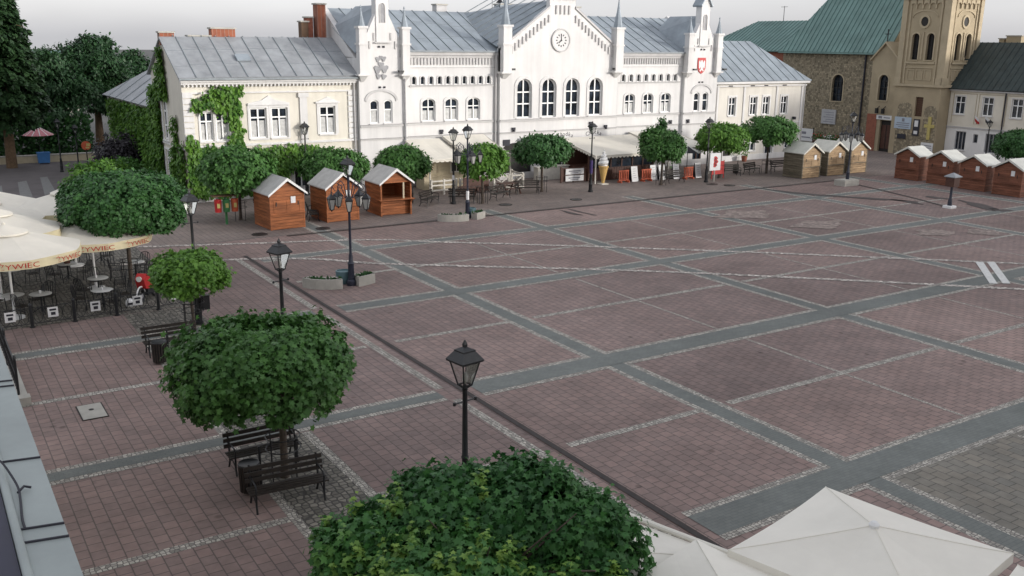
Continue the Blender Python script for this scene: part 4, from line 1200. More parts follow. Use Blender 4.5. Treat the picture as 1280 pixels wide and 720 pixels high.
# ------------------------------------------------------------------ far house and an unseen south row added behind the camera to shade the square
fh = thing('teal_roof_house', 'distant house with a teal roof showing between trees and ivy house', 'house', (-4, 120, 0))
part('wall', MB().box(-6,6,-5,5,0,6.3), M['cream'], fh)
part('roof', MB().prism([(-6.6,-5.6,6.2),(-6.6,5.6,6.2),(-6.6,0,8.3)],(13.2,0,0)), M['copper'], fh)
tones = ['townhouse', 'cream', 'greywall', 'ochre', 'ivory']
x = -34.0
desc = ['tan', 'cream', 'grey', 'ochre', 'ivory', 'tan gabled', 'narrow cream', 'broad grey', 'ochre corner', 'ivory corner']
for i in range(10):
    wd = 11+(i*37 % 5); h = 10.4+(i*53 % 7)*.25
    t = thing('shade_row_house', desc[i]+' house of the unseen row added to shade the square', 'house', (x+wd/2, -39, 0), 0, 'unseen houses added to shade the square')
    wl = MB()
    F = lambda s, d, z: (s, 6+d, z)
    hs = []
    n = int(wd/2.8)
    for k in range(n):
        c = -wd/2+wd*(k+.5)/n
        hs += [(c-.55,c+.55,5.2,7.0,0),(c-.7,c+.7,.6 if k % 2 else 0,2.8,0),(c-.5,c+.5,8.3,9.5,0)]
    wall_face(wl, F, -wd/2, wd/2, 0, h, hs)
    wl.quad((-wd/2,-6,0),(wd/2,-6,0),(wd/2,-6,h),(-wd/2,-6,h)).quad((-wd/2,-6,0),(-wd/2,6,0),(-wd/2,6,h),(-wd/2,-6,h)).quad((wd/2,-6,0),(wd/2,6,0),(wd/2,6,h),(wd/2,-6,h))
    wl.add([(-wd/2,-6,h),(-wd/2,6,h),(-wd/2,0,h+3.2)],[(0,1,2)]).add([(wd/2,-6,h),(wd/2,6,h),(wd/2,0,h+3.2)],[(0,1,2)])
    part('wall', wl, M[tones[i % 5]], t)
    for q in hs: part('window', mbox(MB(), F, q[0], q[1], -.2, -.16, q[2], q[3]), M['glass'], t)
    rf = MB()
    rf.prism([(-wd/2,6.5,h-.1),(-wd/2,0,h+3.35),(-wd/2,0,h+3.2),(-wd/2,6.5,h-.25)],(wd,0,0)); rf.prism([(-wd/2,-6.5,h-.1),(-wd/2,0,h+3.36),(-wd/2,0,h+3.21),(-wd/2,-6.5,h-.25)],(wd,0,0))
    part('roof', rf, M['rooftile'], t)
    x += wd+.02
# low house under the camera: only its sheet-metal ledge shows
lg = thing('side_house', 'house side with pale blue-grey sheet metal ledge at the lower left', 'house', (-24, -16, 0))
part('wall', MB().box(-30,-18.7,-27,2.5,0,6.6), M['cream'], lg, world=True)
part('ledge', MB().box(-18.345,-18.05,-27,2.5,6.88,7.0).box(-18.08,-18.05,-27,2.5,6.78,6.879), M['metal_ledge'], lg, world=True)
m = MB().tube([(-18.318,-27,7.0),(-18.318,2.5,7.0)], .028, 10)
part('upstand', m, M['metal_ledge'], lg, world=True, smooth=True)
part('flat_roof', MB().box(-30,-18.35,-27,2.5,6.5,6.985), M['navy'], lg, world=True)
for y in (-11.4, -11.55, -13.9, -14.05, -15.8, -16.95, -17.14, -19.2, -19.4): part('ledge_seam', MB().bar((-18.30,y,7.006),(-18.05,y-.05,7.006),.012,.014), M['ink'], lg, world=True)
cb = solo('cable', MB().tube(spline([(-18.36,-15.9,7.07),(-18.31,-16.0,7.09),(-18.25,-16.3,7.03),(-18.25,-16.5,7.015),(-18.27,-16.8,7.01),(-18.27,-16.95,7.01)],6), .008, 6), M['ink'], 'thin black cable lying on the sheet metal ledge', 'cable')
cb2 = solo('cable', MB().tube([(-18.255,-16.42,7.02),(-18.21,-16.36,7.03),(-18.17,-16.38,7.02)], .009, 6), M['ink'], 'short black cable stub standing up from the ledge', 'cable')

# ------------------------------------------------------------------ foliage
STAR = []
for i in range(10):
    a = math.pi*i/5
    STAR.append(((.5 if i % 2 == 0 else .27)*math.sin(a)*1.05, (.5 if i % 2 == 0 else .27)*math.cos(a)+.3))
STAR = np.array(STAR)
OVAL = np.array([(0,0),(.30,.30),(.26,.62),(0,1.0),(-.26,.62),(-.30,.30)])
DIA = np.array([(0,0),(.34,.45),(0,1.0),(-.34,.45)])
def leaves_mesh(name, P, D, U, S, shape, tone, curl=.18):
    """P centres, D growth direction, U leaf normal, S size, tone 0..1 per leaf"""
    n = len(P); k = len(shape)
    D = D/np.linalg.norm(D, axis=1, keepdims=True)
    U = U-D*(U*D).sum(1, keepdims=True); U /= np.linalg.norm(U, axis=1, keepdims=True)+1e-9
    R = np.cross(D, U)
    x = shape[:,0][None,:,None]; y = shape[:,1][None,:,None]
    V = P[:,None,:]+S[:,None,None]*(R[:,None,:]*x+D[:,None,:]*y-U[:,None,:]*(curl*(x**2*4+y**2)))
    V = V.reshape(-1, 3)
    me = bpy.data.meshes.new(name)
    me.vertices.add(n*k); me.vertices.foreach_set('co', V.astype(np.float32).ravel())
    me.loops.add(n*k); me.loops.foreach_set('vertex_index', np.arange(n*k, dtype=np.int32))
    me.polygons.add(n)
    me.polygons.foreach_set('loop_start', np.arange(0, n*k, k, dtype=np.int32))
    me.polygons.foreach_set('loop_total', np.full(n, k, dtype=np.int32))
    at = me.attributes.new('tone', 'FLOAT', 'FACE')
    at.data.foreach_set('value', tone.astype(np.float32))
    me.update(calc_edges=True)
    return me
def unit(v): return v/(np.linalg.norm(v, axis=-1, keepdims=True)+1e-9)
def crown_leaves(rng, rx, rz_up, rz_dn, nclump, nleaf, size, clump=.30, dip=.0, shell=(.72,1.0), power=2.3, lump=.10, inner=.18):
    """leaf clumps through a globe crown: layered like tiles on the outside, looser inside"""
    d = unit(rng.normal(size=(nclump, 3)))
    d[:,2] = np.where(d[:,2] < -.75, -d[:,2], d[:,2])
    ph = rng.uniform(0, 6.28, 8)
    az = np.arctan2(d[:,1], d[:,0])
    bump = 1+lump*(np.sin(3*az+ph[0]+2*d[:,2])*.6+np.sin(5*az+ph[1]-3*d[:,2])*.5+np.sin(8*az+5*d[:,2]+ph[2])*.35)
    rad = rng.uniform(shell[0], shell[1], nclump)
    isin = rng.random(nclump) < inner
    rad = np.where(isin, rng.uniform(.35, .75, nclump), rad)
    # super-ellipsoid
    q = (np.abs(d[:,0])**power+np.abs(d[:,1])**power+np.abs(d[:,2])**power)**(-1/power)
    c = d*(q*rad*bump)[:,None]
    c[:,0] *= rx; c[:,1] *= rx; c[:,2] *= np.where(c[:,2] > 0, rz_up, rz_dn)
    if dip: c[:,2] -= dip*np.exp(-((c[:,0]**2+c[:,1]**2)/(rx*.28)**2))*(c[:,2] > 0)
    P = np.repeat(c, nleaf, 0); dn = np.repeat(d, nleaf, 0); cl_t = np.repeat(rng.random(nclump), nleaf)
    n = len(P)
    j = rng.normal(size=(n, 3))*clump*.5
    j -= dn*(j*dn).sum(1, keepdims=True)*.55
    P = P+j
    out = unit(dn*np.array([1,1,.6])+rng.normal(size=(n,3))*.30)
    D = unit(out*.55+np.array([0,0,-.62])+rng.normal(size=(n,3))*.38)
    U = unit(dn*.75+np.array([0,0,.75])+rng.normal(size=(n,3))*.32)
    S = size*rng.uniform(.65, 1.25, n)
    tone = np.clip(.18+.42*cl_t+.40*rng.random(n), 0, 1)
    return P, D, U, S, tone
def leaf_obj(name, me, m, parent, z=0.0):
    me.materials.append(m)
    o = bpy.data.objects.new(name, me); COL.objects.link(o); o.parent = parent; o.location = (0,0,z)
    return o
def maple(x, y, rx, zc, up, dn, label, size=.16, nclump=260, nleaf=40, m='leaf', shape=STAR, group='globe maples on the square', seed=1, trunk_r=.085, guard=True, clump=.30, dip=0., lump=.08, name='maple_tree', shoots=0, off=(0,0), gap=None, face=None, power=2.3, lobes=None):
    rng = np.random.default_rng(seed)
    t = thing(name, label, 'tree', (x, y, 0), 0, group)
    tb = MB()
    lean = rng.uniform(-.05, .05, 2)
    zt = zc-dn*.55
    tb.tube([(0,0,0),(.01,.0,.25),(lean[0]*.5,lean[1]*.5,zt*.5),(lean[0],lean[1],zt)], [trunk_r*1.45,trunk_r*1.05,trunk_r,trunk_r*.9], 9)
    for k in range(7):
        a = k*6.283/7+rng.uniform(-.3,.3); L = rx*rng.uniform(.55,.8)
        tb.tube([(lean[0],lean[1],zt-.05),(lean[0]+.35*L*math.cos(a),lean[1]+.35*L*math.sin(a),zt+dn*.35),(L*math.cos(a),L*math.sin(a),zc+up*rng.uniform(.05,.45))], [trunk_r*.6,trunk_r*.4,trunk_r*.12], 6)
        b = a+.4; L *= .7
        tb.tube([(lean[0]+.3*L*math.cos(a),lean[1]+.3*L*math.sin(a),zt+dn*.3),(L*math.cos(b),L*math.sin(b),zc+up*.6)], [trunk_r*.35,trunk_r*.1], 5)
    part('trunk', tb, M['trunk'], t, smooth=True)
    P, D, U, S, tone = crown_leaves(rng, rx, up, dn, nclump, nleaf, size, clump, dip, lump=lump, power=power)
    if lobes:                                                      # several rounded boughs with dark gaps between them
        L_ = [[], [], [], [], []]
        for (a_, b_, c_, r_, u_, d_, tn_) in lobes:
            q_ = crown_leaves(rng, r_, u_, d_, int(125*r_*r_), nleaf, size, clump, 0, lump=.14, power=2.1)
            o_ = np.array([_r0.x*a_+_fw.x*b_, _r0.y*a_+_fw.y*b_, c_])
            for i_, v_ in enumerate((q_[0]+o_, q_[1], q_[2], q_[3], np.clip(q_[4]*.85+tn_, 0, .78))): L_[i_].append(v_)
        P, D, U = (np.vstack(L_[i_]) for i_ in range(3)); S, tone = np.concatenate(L_[3]), np.concatenate(L_[4])
    if gap:                                                        # an opening through which the limbs show
        g_ = unit(np.array([gap[:3]]))[0]; dn = unit(P/np.array([rx, rx, up]))
        keep = (dn@g_ < math.cos(gap[3])+.05*np.sin(9*P[:,0]+7*P[:,2])) | (np.linalg.norm(P/np.array([rx,rx,up]), axis=1) < .55)
        P, D, U, S, tone = P[keep], D[keep], U[keep], S[keep], tone[keep]
    P[:,2] += zc; P[:,0] += off[0]; P[:,1] += off[1]
    if shoots:                                                    # pale young shoots poking out of the crown
        sp = []; sd_ = []; su = []; ss = []; sto = []
        for k in range(shoots+200):
            dark_ = k >= shoots                                    # leafy sprays that break the outline
            lb = lobes[rng.integers(0, len(lobes))] if dark_ else lobes[[4,4,4,6,5,7,0,1][rng.integers(0, 8)]]
            a = rng.uniform(0, 6.28); e = rng.uniform(.15, 1.2)
            d = np.array([math.cos(a)*math.cos(e), math.sin(a)*math.cos(e), math.sin(e)])
            if d[0]*_fw.x+d[1]*_fw.y > (.8 if dark_ else .35): continue
            b0 = d*np.array([lb[3], lb[3], lb[4]])*.96+np.array([_r0.x*lb[0]+_fw.x*lb[1], _r0.y*lb[0]+_fw.y*lb[1], zc+lb[2]])
            h = rng.uniform(.08, .30); tn0 = rng.uniform(.15, .5) if dark_ else rng.uniform(.70, .92); nn = int(rng.integers(9, 17))
            for i in range(nn):
                u = i/(nn-1)
                q = b0+np.array([d[0]*.3*u*h, d[1]*.3*u*h, h*u])+rng.normal(size=3)*.03
                an = i*2.4+rng.normal()*.5
                sp.append(q); sd_.append([math.cos(an), math.sin(an), .05-.6*(1-u)+rng.normal()*.2]); su.append([rng.normal()*.25, rng.normal()*.25, 1]); ss.append(size*(1.35-.75*u)*rng.uniform(.8,1.15)); sto.append(min(1, tn0+.12*u))
        P = np.vstack([P, sp]); D = np.vstack([D, sd_]); U = np.vstack([U, su]); S = np.concatenate([S, ss]); tone = np.concatenate([tone, sto])
    leaf_obj('crown', leaves_mesh('crown', P, D, U, S, shape, tone), M[m], t)
    if guard:
        g = MB()
        for k in range(4):
            a = k*math.pi/2+.5
            g.cone((.38*math.cos(a),.38*math.sin(a),0),(.40*math.cos(a),.40*math.sin(a),1.05),.016,.016,6)
        for z in (1.05, .75):
            g.tube([(.40*math.cos(k*math.pi/10),.40*math.sin(k*math.pi/10),z) for k in range(21)], .015, 5)
        part('tree_guard', g, M['iron'], t)
    return t
# row along the walk
BIG = [(-1.80,.0,-.22,.82,.62,.75,.0), (-.62,.55,.16,1.02,.62,.8,-.12), (.50,.60,.22,.98,.66,.8,-.14), (1.42,.15,-.10,.76,.66,.85,-.06), (-.55,-.75,-.30,1.12,.72,.85,.14),
       (.35,-1.0,-.62,.82,.6,.7,.12), (-1.45,-.85,-.55,.85,.6,.75,.05), (1.35,-.85,-.62,.70,.62,.75,.06), (.1,1.2,-.3,1.0,.5,.7,-.1), (-1.1,1.1,-.4,.9,.5,.7,-.08), (1.3,1.1,-.4,.85,.5,.7,-.08)]
maple(-12.12, -12.6, 2.2, 2.95, 1.05, 1.2, 'largest leafy maple at the bottom edge, with pale young shoots and a gap', .135, 620, 50, 'leaf_near', seed=3, clump=.28, shoots=230, lobes=BIG)
maple(-12.0, -3.05, 2.03, 2.85, .98, 1.2, 'broad dark globe maple standing between two facing benches', .155, 520, 42, 'leaf', seed=5, clump=.30, dip=.45, lump=.07, off=(-.33,.2))
maple(-10.75, 9.8, 1.30, 2.12, .72, .80, 'small light green globe maple beside the lamp in the walk', .155, 230, 34, 'leaf_b', seed=8, clump=.26, lump=.06, trunk_r=.055)
maple(-11.3, 17.6, 2.45, 3.42, 1.22, 1.20, 'wide dark globe maple overhanging the beer garden umbrellas', .16, 950, 44, 'leaf_dark', seed=13, clump=.26, lump=.03, power=2.7)
# row before the town hall
for (x, y, r, zc, u, d, s, mm, lab) in (
    (-2.9, 29.9, 2.15, 2.85, 1.25, 1.25, 21, 'leaf', 'wide globe maple behind the recycling bins, left of the orange hut'),
    (4.2, 33.2, 2.15, 2.35, 1.0, 1.1, 22, 'leaf', 'globe maple rising behind the middle brown hut'),
    (8.5, 32.2, 1.75, 2.35, 1.05, 1.05, 23, 'leaf', 'pointed dark globe maple behind the open-fronted hut'),
    (12.2, 28.2, 1.50, 2.75, .95, 1.1, 24, 'leaf_b', 'fresh green maple partly hidden by the many-armed lamp'),
    (18.3, 30.4, 1.95, 2.95, .92, 1.05, 25, 'leaf_dark', 'dark flat-topped globe maple left of the ice cream cone'),
    (34.5, 29.6, 1.95, 3.15, 1.0, 1.2, 27, 'leaf_b', 'light green globe maple behind the emblem board'),
    (39.9, 29.75, 2.15, 3.45, 1.05, 1.15, 28, 'leaf', 'rounded globe maple nearest the pale wooden huts'),
    (58.5, 19.6, 2.1, 2.4, 1.2, 1.2, 29, 'leaf_dark', 'maple at the right edge before the slate roof house')):
    maple(x, y, r, zc, u, d, lab, .21, 330, 30, mm, OVAL, seed=s, clump=.34, lump=.06)
LOOSE_A = [(-.85,.1,.35,.72,.75,.8,.1), (-.1,.3,.1,.85,.8,.85,0), (.75,.0,-.15,.85,.75,.8,-.05), (-.55,-.5,-.45,.8,.6,.7,-.05), (.5,-.6,-.55,.75,.55,.65,.05), (-1.0,.3,-.35,.6,.5,.6,0)]
LOOSE_B = [(-.5,.0,.0,.7,.8,.8,0), (.45,.1,-.2,.75,.7,.8,0), (-.35,.2,.95,.28,.55,.5,0), (.05,-.3,-.6,.8,.6,.6,0), (.95,.0,-.55,.5,.45,.5,0)]
maple(27.9, 28.9, 1.6, 3.0, 1.1, 1.2, 'loose irregular dark tree before the striped cafe awning', .19, 210, 30, 'leaf', OVAL, group=None, seed=31, clump=.36, name='street_tree', lobes=LOOSE_A)
maple(31.2, 32.3, 1.4, 3.0, 1.1, 1.2, 'thin loose tree with a bare top shoot behind the emblem board lamp', .19, 210, 30, 'leaf_dark', OVAL, group=None, seed=32, clump=.36, name='street_tree', lobes=LOOSE_B)
# park trees behind the left street
def park_tree(x, y, h, r, label, seed, m='park_leaf', conifer=False, z0=2.5):
    rng = np.random.default_rng(seed)
    t = thing('spruce_tree' if conifer else 'park_tree', label, 'tree', (x, y, 0), 0, 'dark trees of the park on the left')
    tb = MB().tube([(0,0,0),(.05,0,h*.3),(.0,.1,h*.8)], [.42,.30,.06], 10)
    for k in range(10):
        a = rng.uniform(0,6.28); z = rng.uniform(.3,.75)*h
        tb.tube([(0,0,z),(r*.6*math.cos(a),r*.6*math.sin(a),z+(-.6 if conifer else 1.3))], [.09,.02], 5)
    part('trunk', tb, M['trunk_far'], t, smooth=True)
    Ps, Ds, Us, Ss, Ts = [], [], [], [], []
    if conifer:
        for lev in np.linspace(z0, h, 60):
            R = r*(1-(lev-z0)/(h-z0+.6))**.8*(1 if lev > z0+1.0 else .8)
            nb = max(5, int(9*R/r+4))
            for b in range(nb):
                a = rng.uniform(0, 6.28); L = R*rng.uniform(.6, 1.12)
                n = int(40+60*L/r)
                u = rng.uniform(.15, 1, n)**.7
                p = np.stack([np.cos(a)*L*u, np.sin(a)*L*u, lev-.35*u*L+rng.normal(size=n)*.10], 1)
                p[:,:2] += rng.normal(size=(n,2))*.16*(1.1-.6*u)[:,None]
                Ps.append(p); dd = np.tile([math.cos(a), math.sin(a), -.55], (n,1))+rng.normal(size=(n,3))*.45
                Ds.append(dd); Us.append(np.tile([0,0,1.], (n,1))+rng.normal(size=(n,3))*.35)
                Ss.append(rng.uniform(.28,.52,n)); Ts.append(np.clip(rng.random(n)*.6+.4*rng.random(), 0, 1))
    else:
        for k in range(26):
            a = rng.uniform(0,6.28); q = rng.uniform(0,1)**.6; e = rng.uniform(0,1)
            c = np.array([r*.78*q*math.cos(a)*math.sqrt(1-.75*e**2), r*.78*q*math.sin(a)*math.sqrt(1-.75*e**2), z0+(h-z0)*(.12+.80*e)])
            p, d, u, s, tn = crown_leaves(rng, r*rng.uniform(.26,.42), r*rng.uniform(.25,.4), r*.28, 34, 22, .30, .55, 0, power=2.0, lump=.25)
            Ps.append(p+c); Ds.append(d); Us.append(u); Ss.append(s); Ts.append(np.clip(tn*.7+.3*rng.random(), 0, 1))
        for k in range(16):                                       # spiky tips along the outline
            a = rng.uniform(0,6.28); q = rng.uniform(.2,.9)
            c = np.array([r*q*math.cos(a), r*q*math.sin(a), h*(1.0-.35*q)])
            n = 70; v = rng.random(n)
            p = c+np.stack([rng.normal(size=n)*.28*(1-v), rng.normal(size=n)*.28*(1-v), v*1.3-.4], 1)
            Ps.append(p); Ds.append(np.tile([0,0,.3],(n,1))+rng.normal(size=(n,3))); Us.append(rng.normal(size=(n,3))); Ss.append(rng.uniform(.2,.34,n)); Ts.append(rng.random(n)*.8)
    me = leaves_mesh('crown', np.vstack(Ps), np.vstack(Ds), np.vstack(Us), np.concatenate(Ss), DIA if conifer else OVAL, np.concatenate(Ts))
    leaf_obj('crown', me, M['needle'] if conifer else M[m], t)
    return t
park_tree(-11.6, 60.5, 17.5, 3.5, 'tallest dark spruce at the left edge with a thick brown trunk', 41, conifer=True, z0=4.2)
park_tree(-15.5, 58.5, 16.0, 3.2, 'second spruce cut by the left edge of the picture', 42, conifer=True, z0=4.0)
park_tree(-7.4, 70.0, 8.4, 3.6, 'dark bushy tree between the tall spruce and the highest park crown', 43)
park_tree(-2.6, 75.0, 9.6, 4.2, 'highest of the bushy park trees, with spiky tips beside the ivy wing', 44)
park_tree(-12.4, 72.0, 8.8, 4.0, 'dark bushy tree close behind the tallest spruce', 45)
park_tree(2.6, 84.0, 8.2, 3.4, 'far dark tree just over the hipped roof of the rear wing', 46)
park_tree(-8.0, 82.0, 7.6, 5.0, 'far dark tree filling the gap under the park crowns', 47, z0=.5)
def shrub(x, y, rx, h, label, seed, m, size=.24, name='shrub'):
    rng = np.random.default_rng(seed)
    t = thing(name, label, 'shrub', (x, y, 0))
    tb = MB()
    for k in range(7):
        a = k*.9; tb.tube([(0,0,0),(.5*rx*math.cos(a),.5*rx*math.sin(a),h*.7)], [.035,.01], 5)
    part('stem', tb, M['trunk'], t)
    P, D, U, S, tone = crown_leaves(rng, rx, h*.5, h*.5, int(90*rx), 30, size, .45, 0, lump=.2, inner=.3)
    P[:,2] += h*.52
    leaf_obj('foliage', leaves_mesh('foliage', P, D, U, S, OVAL, tone), M[m], t)
    return t
shrub(-5.5, 50.0, 1.6, 3.0, 'dark purple shrub against the ivy-clad rear wing', 51, 'purple')
shrub(-8.2, 41.6, 1.9, 2.3, 'green shrub behind the wide maple by the street corner', 52, 'leaf_b')
shrub(-6.3, 44.5, 1.3, 2.0, 'dark green shrub at the foot of the ivy gable', 53, 'leaf')
t = tag(part('hedge', MB().box(0,.01,0,.01,0,.01), M['leaf_dark'], None), 'long clipped dark hedge behind the park wall', 'hedge')
rng = np.random.default_rng(61); n = 9000
P = np.stack([rng.uniform(-26,-4.5,n), rng.uniform(66.8,68.6,n), rng.uniform(.1,3.4,n)],1)
me = leaves_mesh('hedge', P, rng.normal(size=(n,3)), rng.normal(size=(n,3))+np.array([0,-.6,.5]), rng.uniform(.25,.45,n), OVAL, rng.random(n)*.7)
me.materials.append(M['leaf_dark']); t.data = me
# ivy: climbs the facade, the gable and the rear wing
def ivy(label, regions, seed, name='ivy'):
    rng = np.random.default_rng(seed)
    t = thing(name, label, 'climbing plant', regions[0][1] if False else (0,0,0))
    Ps, Ds, Us, Ss, Ts = [], [], [], [], []
    stems = MB()
    for F, poly, dens in regions:
        poly = np.array(poly, float)
        lo, hi = poly.min(0), poly.max(0)
        N_ = int(dens*1.9*(hi[0]-lo[0])*(hi[1]-lo[1]))
        q = rng.uniform(lo, hi, (N_, 2))
        qn = q+np.stack([np.sin(q[:,1]*5+1)+np.sin(q[:,1]*11), np.sin(q[:,0]*6)+np.sin(q[:,0]*13+2)],1)*.10+rng.normal(size=q.shape)*.07
        ins = np.zeros(N_, bool); k = len(poly); j = k-1
        for i in range(k):
            a, b = poly[i], poly[j]
            c = ((a[1] > qn[:,1]) != (b[1] > qn[:,1])) & (qn[:,0] < (b[0]-a[0])*(qn[:,1]-a[1])/(b[1]-a[1]+1e-12)+a[0])
            ins ^= c; j = i
        q = q[ins]
        n = len(q)
        dd = np.abs(rng.normal(size=n))*.13+.03+.10*(np.sin(q[:,0]*4+q[:,1]*3)+np.sin(q[:,0]*2.2-q[:,1]*5)+1.2)*.5
        o0 = np.array(F(0,0,0)); o1 = np.array(F(0,1,0))-o0; s1 = np.array(F(1,0,0))-o0
        P = np.stack([np.array(F(0,0,0))+s1*a for a in q[:,0]]) + o1*dd[:,None]+np.array([0,0,1.])*q[:,1][:,None]
        Ps.append(P)
        Ds.append(np.tile([0,0,-.8],(n,1))+o1*.35+rng.normal(size=(n,3))*.35)
        Us.append(np.tile(o1,(n,1))+np.array([0,0,.45])+rng.normal(size=(n,3))*.35)
        Ss.append(rng.uniform(.17,.32,n)); Ts.append(np.clip(.5+.3*np.sin(q[:,0]*3)*np.sin(q[:,1]*2.3)+rng.normal(size=n)*.22,0,1))
        for s in range(3):
            a = lo[0]+(hi[0]-lo[0])*(s+.5)/3
            m_ = q[np.abs(q[:,0]-a) < .15]
            if len(m_): stems.tube([F(a,.03,m_[:,1].min()), F(a+.1,.03,m_[:,1].mean()), F(a-.05,.03,m_[:,1].max())], .02, 5)
    part('stem', stems, M['trunk'], t)
    leaf_obj('foliage', leaves_mesh('foliage', np.vstack(Ps), np.vstack(Ds), np.vstack(Us), np.concatenate(Ss), OVAL, np.concatenate(Ts)), M['ivy'], t)
    return t
ivy('green ivy column branching over the cream front of the corner house', [
    (FL, [(-1.55,2.8),(-.15,2.8),(-.35,4.2),(-.45,5.8),(-.3,7.2),(-2.2,7.25),(-2.3,6.9),(-3.3,6.2),(-3.5,5.75),(-2.4,5.95),(-1.9,5.75),(-1.25,5.5),(-.95,4.2)], 130),
    (FL, [(-3.9,.3),(-3.9,4.3),(-3.5,4.2),(-3.2,3.7),(-2.4,3.55),(-1.4,3.3),(0,3.2),(2.5,3.35),(4.7,3.25),(4.2,2.6),(4.5,1.9),(2.7,1.7),(1.5,.4)], 110),
    (FL, [(4.0,2.0),(7.0,2.1),(7.2,2.6),(5.0,3.0)], 60)], 71)
ivy('tall ivy strip climbing the end gable of the corner house', [
    (FG, [(39.2,.3),(38.7,3.5),(38.5,5.2),(39.2,5.4),(39.4,3.5),(40.6,2.0),(41,.3)], 110),
    (FG, [(40.5,6.2),(43.2,6.2),(42.6,8.0),(41.7,9.3),(41.1,9.5),(40.6,7.5)], 130),
    (FG, [(42.6,.3),(45.2,.3),(45.2,6.9),(43.9,7.1),(42.9,6.0)], 120),
    (FG, [(37.1,.3),(39,.3),(38.4,2.8),(37.1,3.9)], 90)], 72)
ivy('ivy blanket over the wall of the low rear wing', [
    (FG, [(45.1,.3),(51,.8),(54,1.8),(58,2.1),(60.2,2.3),(60.6,5.3),(45.1,5.4)], 75)], 73)

# ------------------------------------------------------------------ street lamps
def lantern(parent, z, s=1.0, name='lantern', x=0, y=0):
    """four-sided lantern, its narrow base at height z"""
    L = MB()
    c = lambda r, zz, k: (x+r*math.cos(math.pi/4+k*math.pi/2), y+r*math.sin(math.pi/4+k*math.pi/2), zz)
    b, t_ = .13*s, .275*s
    h = .46*s
    L.lathe([(.035*s,0),(.06*s,.03*s),(.03*s,.09*s)],8,(x,y,z-.02*s))
    z0 = z+.07*s; z1 = z0+h
    for k in range(4):
        L.bar(c(b,z0,k),c(t_,z1,k),.024*s)
        L.bar(c(b,z0,k),c(b,z0,k+1),.026*s); L.bar(c(t_,z1,k),c(t_,z1,k+1),.036*s)
        L.bar(c(.03*s,z,k),c(b,z0,k),.018*s)
    L.lathe([(.345*s,z1-z),(.355*s,z1-z+.035*s),(.20*s,z1-z+.19*s),(.20*s,z1-z+.215*s),(.10*s,z1-z+.25*s),(.045*s,z1-z+.27*s),(.05*s,z1-z+.32*s),(.012*s,z1-z+.40*s)],4,(x,y,z),math.pi/4)
    o = part(name, L, M['iron'], parent)
    g = MB(); v = [c(b-.012*s,z0+.01,k) for k in range(4)]+[c(t_-.012*s,z1-.02,k) for k in range(4)]
    g.add(v, [(0,1,5,4),(1,2,6,5),(2,3,7,6),(3,0,4,7)])
    part('glass', g, M['lampglass_clear'], o, recalc=False)
    part('bulb', MB().lathe([(.02*s,0),(.045*s,.06*s),(.05*s,.14*s),(.015*s,.22*s)],8,(x,y,z0+.02)), M['lampglass'], o, smooth=True)
    return o
m, t, b = new_mat('clear_lamp_glass')
tr_ = N(t, 'ShaderNodeBsdfTransparent'); tr_.inputs[0].default_value = (.93,.94,.94,1)
gl_ = N(t, 'ShaderNodeBsdfGlossy'); gl_.inputs['Roughness'].default_value = .12; gl_.inputs[0].default_value = (.8,.8,.8,1)
fr_ = N(t, 'ShaderNodeFresnel'); fr_.inputs[0].default_value = 1.45
ad = N(t, 'ShaderNodeMath', operation='ADD'); ad.inputs[1].default_value = .06
t.links.new(fr_.outputs[0], ad.inputs[0])
mx_ = N(t, 'ShaderNodeMixShader')
t.links.new(ad.outputs[0], mx_.inputs[0]); t.links.new(tr_.outputs[0], mx_.inputs[1]); t.links.new(gl_.outputs[0], mx_.inputs[2])
t.links.new(mx_.outputs[0], t.nodes['Material Output'].inputs[0])
M['lampglass_clear'] = m
def make_lamp():
    t = thing('street_lamp', '-', 'street lamp')
    p = MB().lathe([(.17,0),(.17,.12),(.13,.16),(.115,.5),(.14,.54),(.10,.62),(.085,1.15),(.105,1.2),(.07,1.26),(.058,2.6),(.075,2.63),(.055,2.67),(.045,3.93),(.06,3.96)],12)
    for k in range(8):
        a = k*math.pi/4
        p.bar((.115*math.cos(a),.115*math.sin(a),.18),(.098*math.cos(a),.098*math.sin(a),.98),.02)
    part('pole', p, M['iron'], t, smooth=True)
    part('ladder_rest', MB().cone((-.24,0,3.72),(.24,0,3.72),.016,.016,6).lathe([(.03,0),(.03,.06)],6,(-.24,0,3.69)).lathe([(.03,0),(.03,.06)],6,(.24,0,3.69)), M['iron'], t)
    lantern(t, 3.97, .98)
    return t
K_LAMP = Kind(make_lamp())
for x, y, r, lab in ((-10.65,-9.25,.15,'nearest single lantern lamp, rising from behind the largest maple'),
                     (-10.5,.95,.3,'single lantern lamp rising from behind the broad maple by the benches'),
                     (-10.4,10.5,.2,'single lantern lamp beside the small light green maple'),
                     (10.47,28.9,.1,'lantern lamp left of the many-armed lamp before the white terrace fence'),
                     (21.3,28.75,.2,'lantern lamp with a purple poster just left of the ice cream cone'),
                     (31.9,28.35,.1,'lantern lamp beside the white emblem board'),
                     (3.68,39.3-2.6,.1,'lantern lamp before the door of the ivy corner house')):
    K_LAMP.place(x, y, r, lab, 'single lantern street lamps')
for x, y, sc, lab in ((-8.6,56.2,.84,'taller of the two thin lamps at the park edge by the blue bin'),
                      (-7.9,52.6,.80,'thin lamp in front of the round orange sign at the park edge'),
                      (-6.2,50.5,.70,'shortest lamp by the dark purple shrub'),
                      (63.2,25.3,.80,'lantern lamp before the slate roof house windows')):
    K_LAMP.place(x, y, .1, lab, 'single lantern street lamps', scale=sc)
def sheet_wrap(name, label, x, y, z0, z1, r, m, cat='poster'):
    return solo(name, MB().lathe([(r,z0),(r+.004,z0),(r+.004,z1),(r,z1)],12,(0,0,0)), M[m], label, cat, (x,y,0))
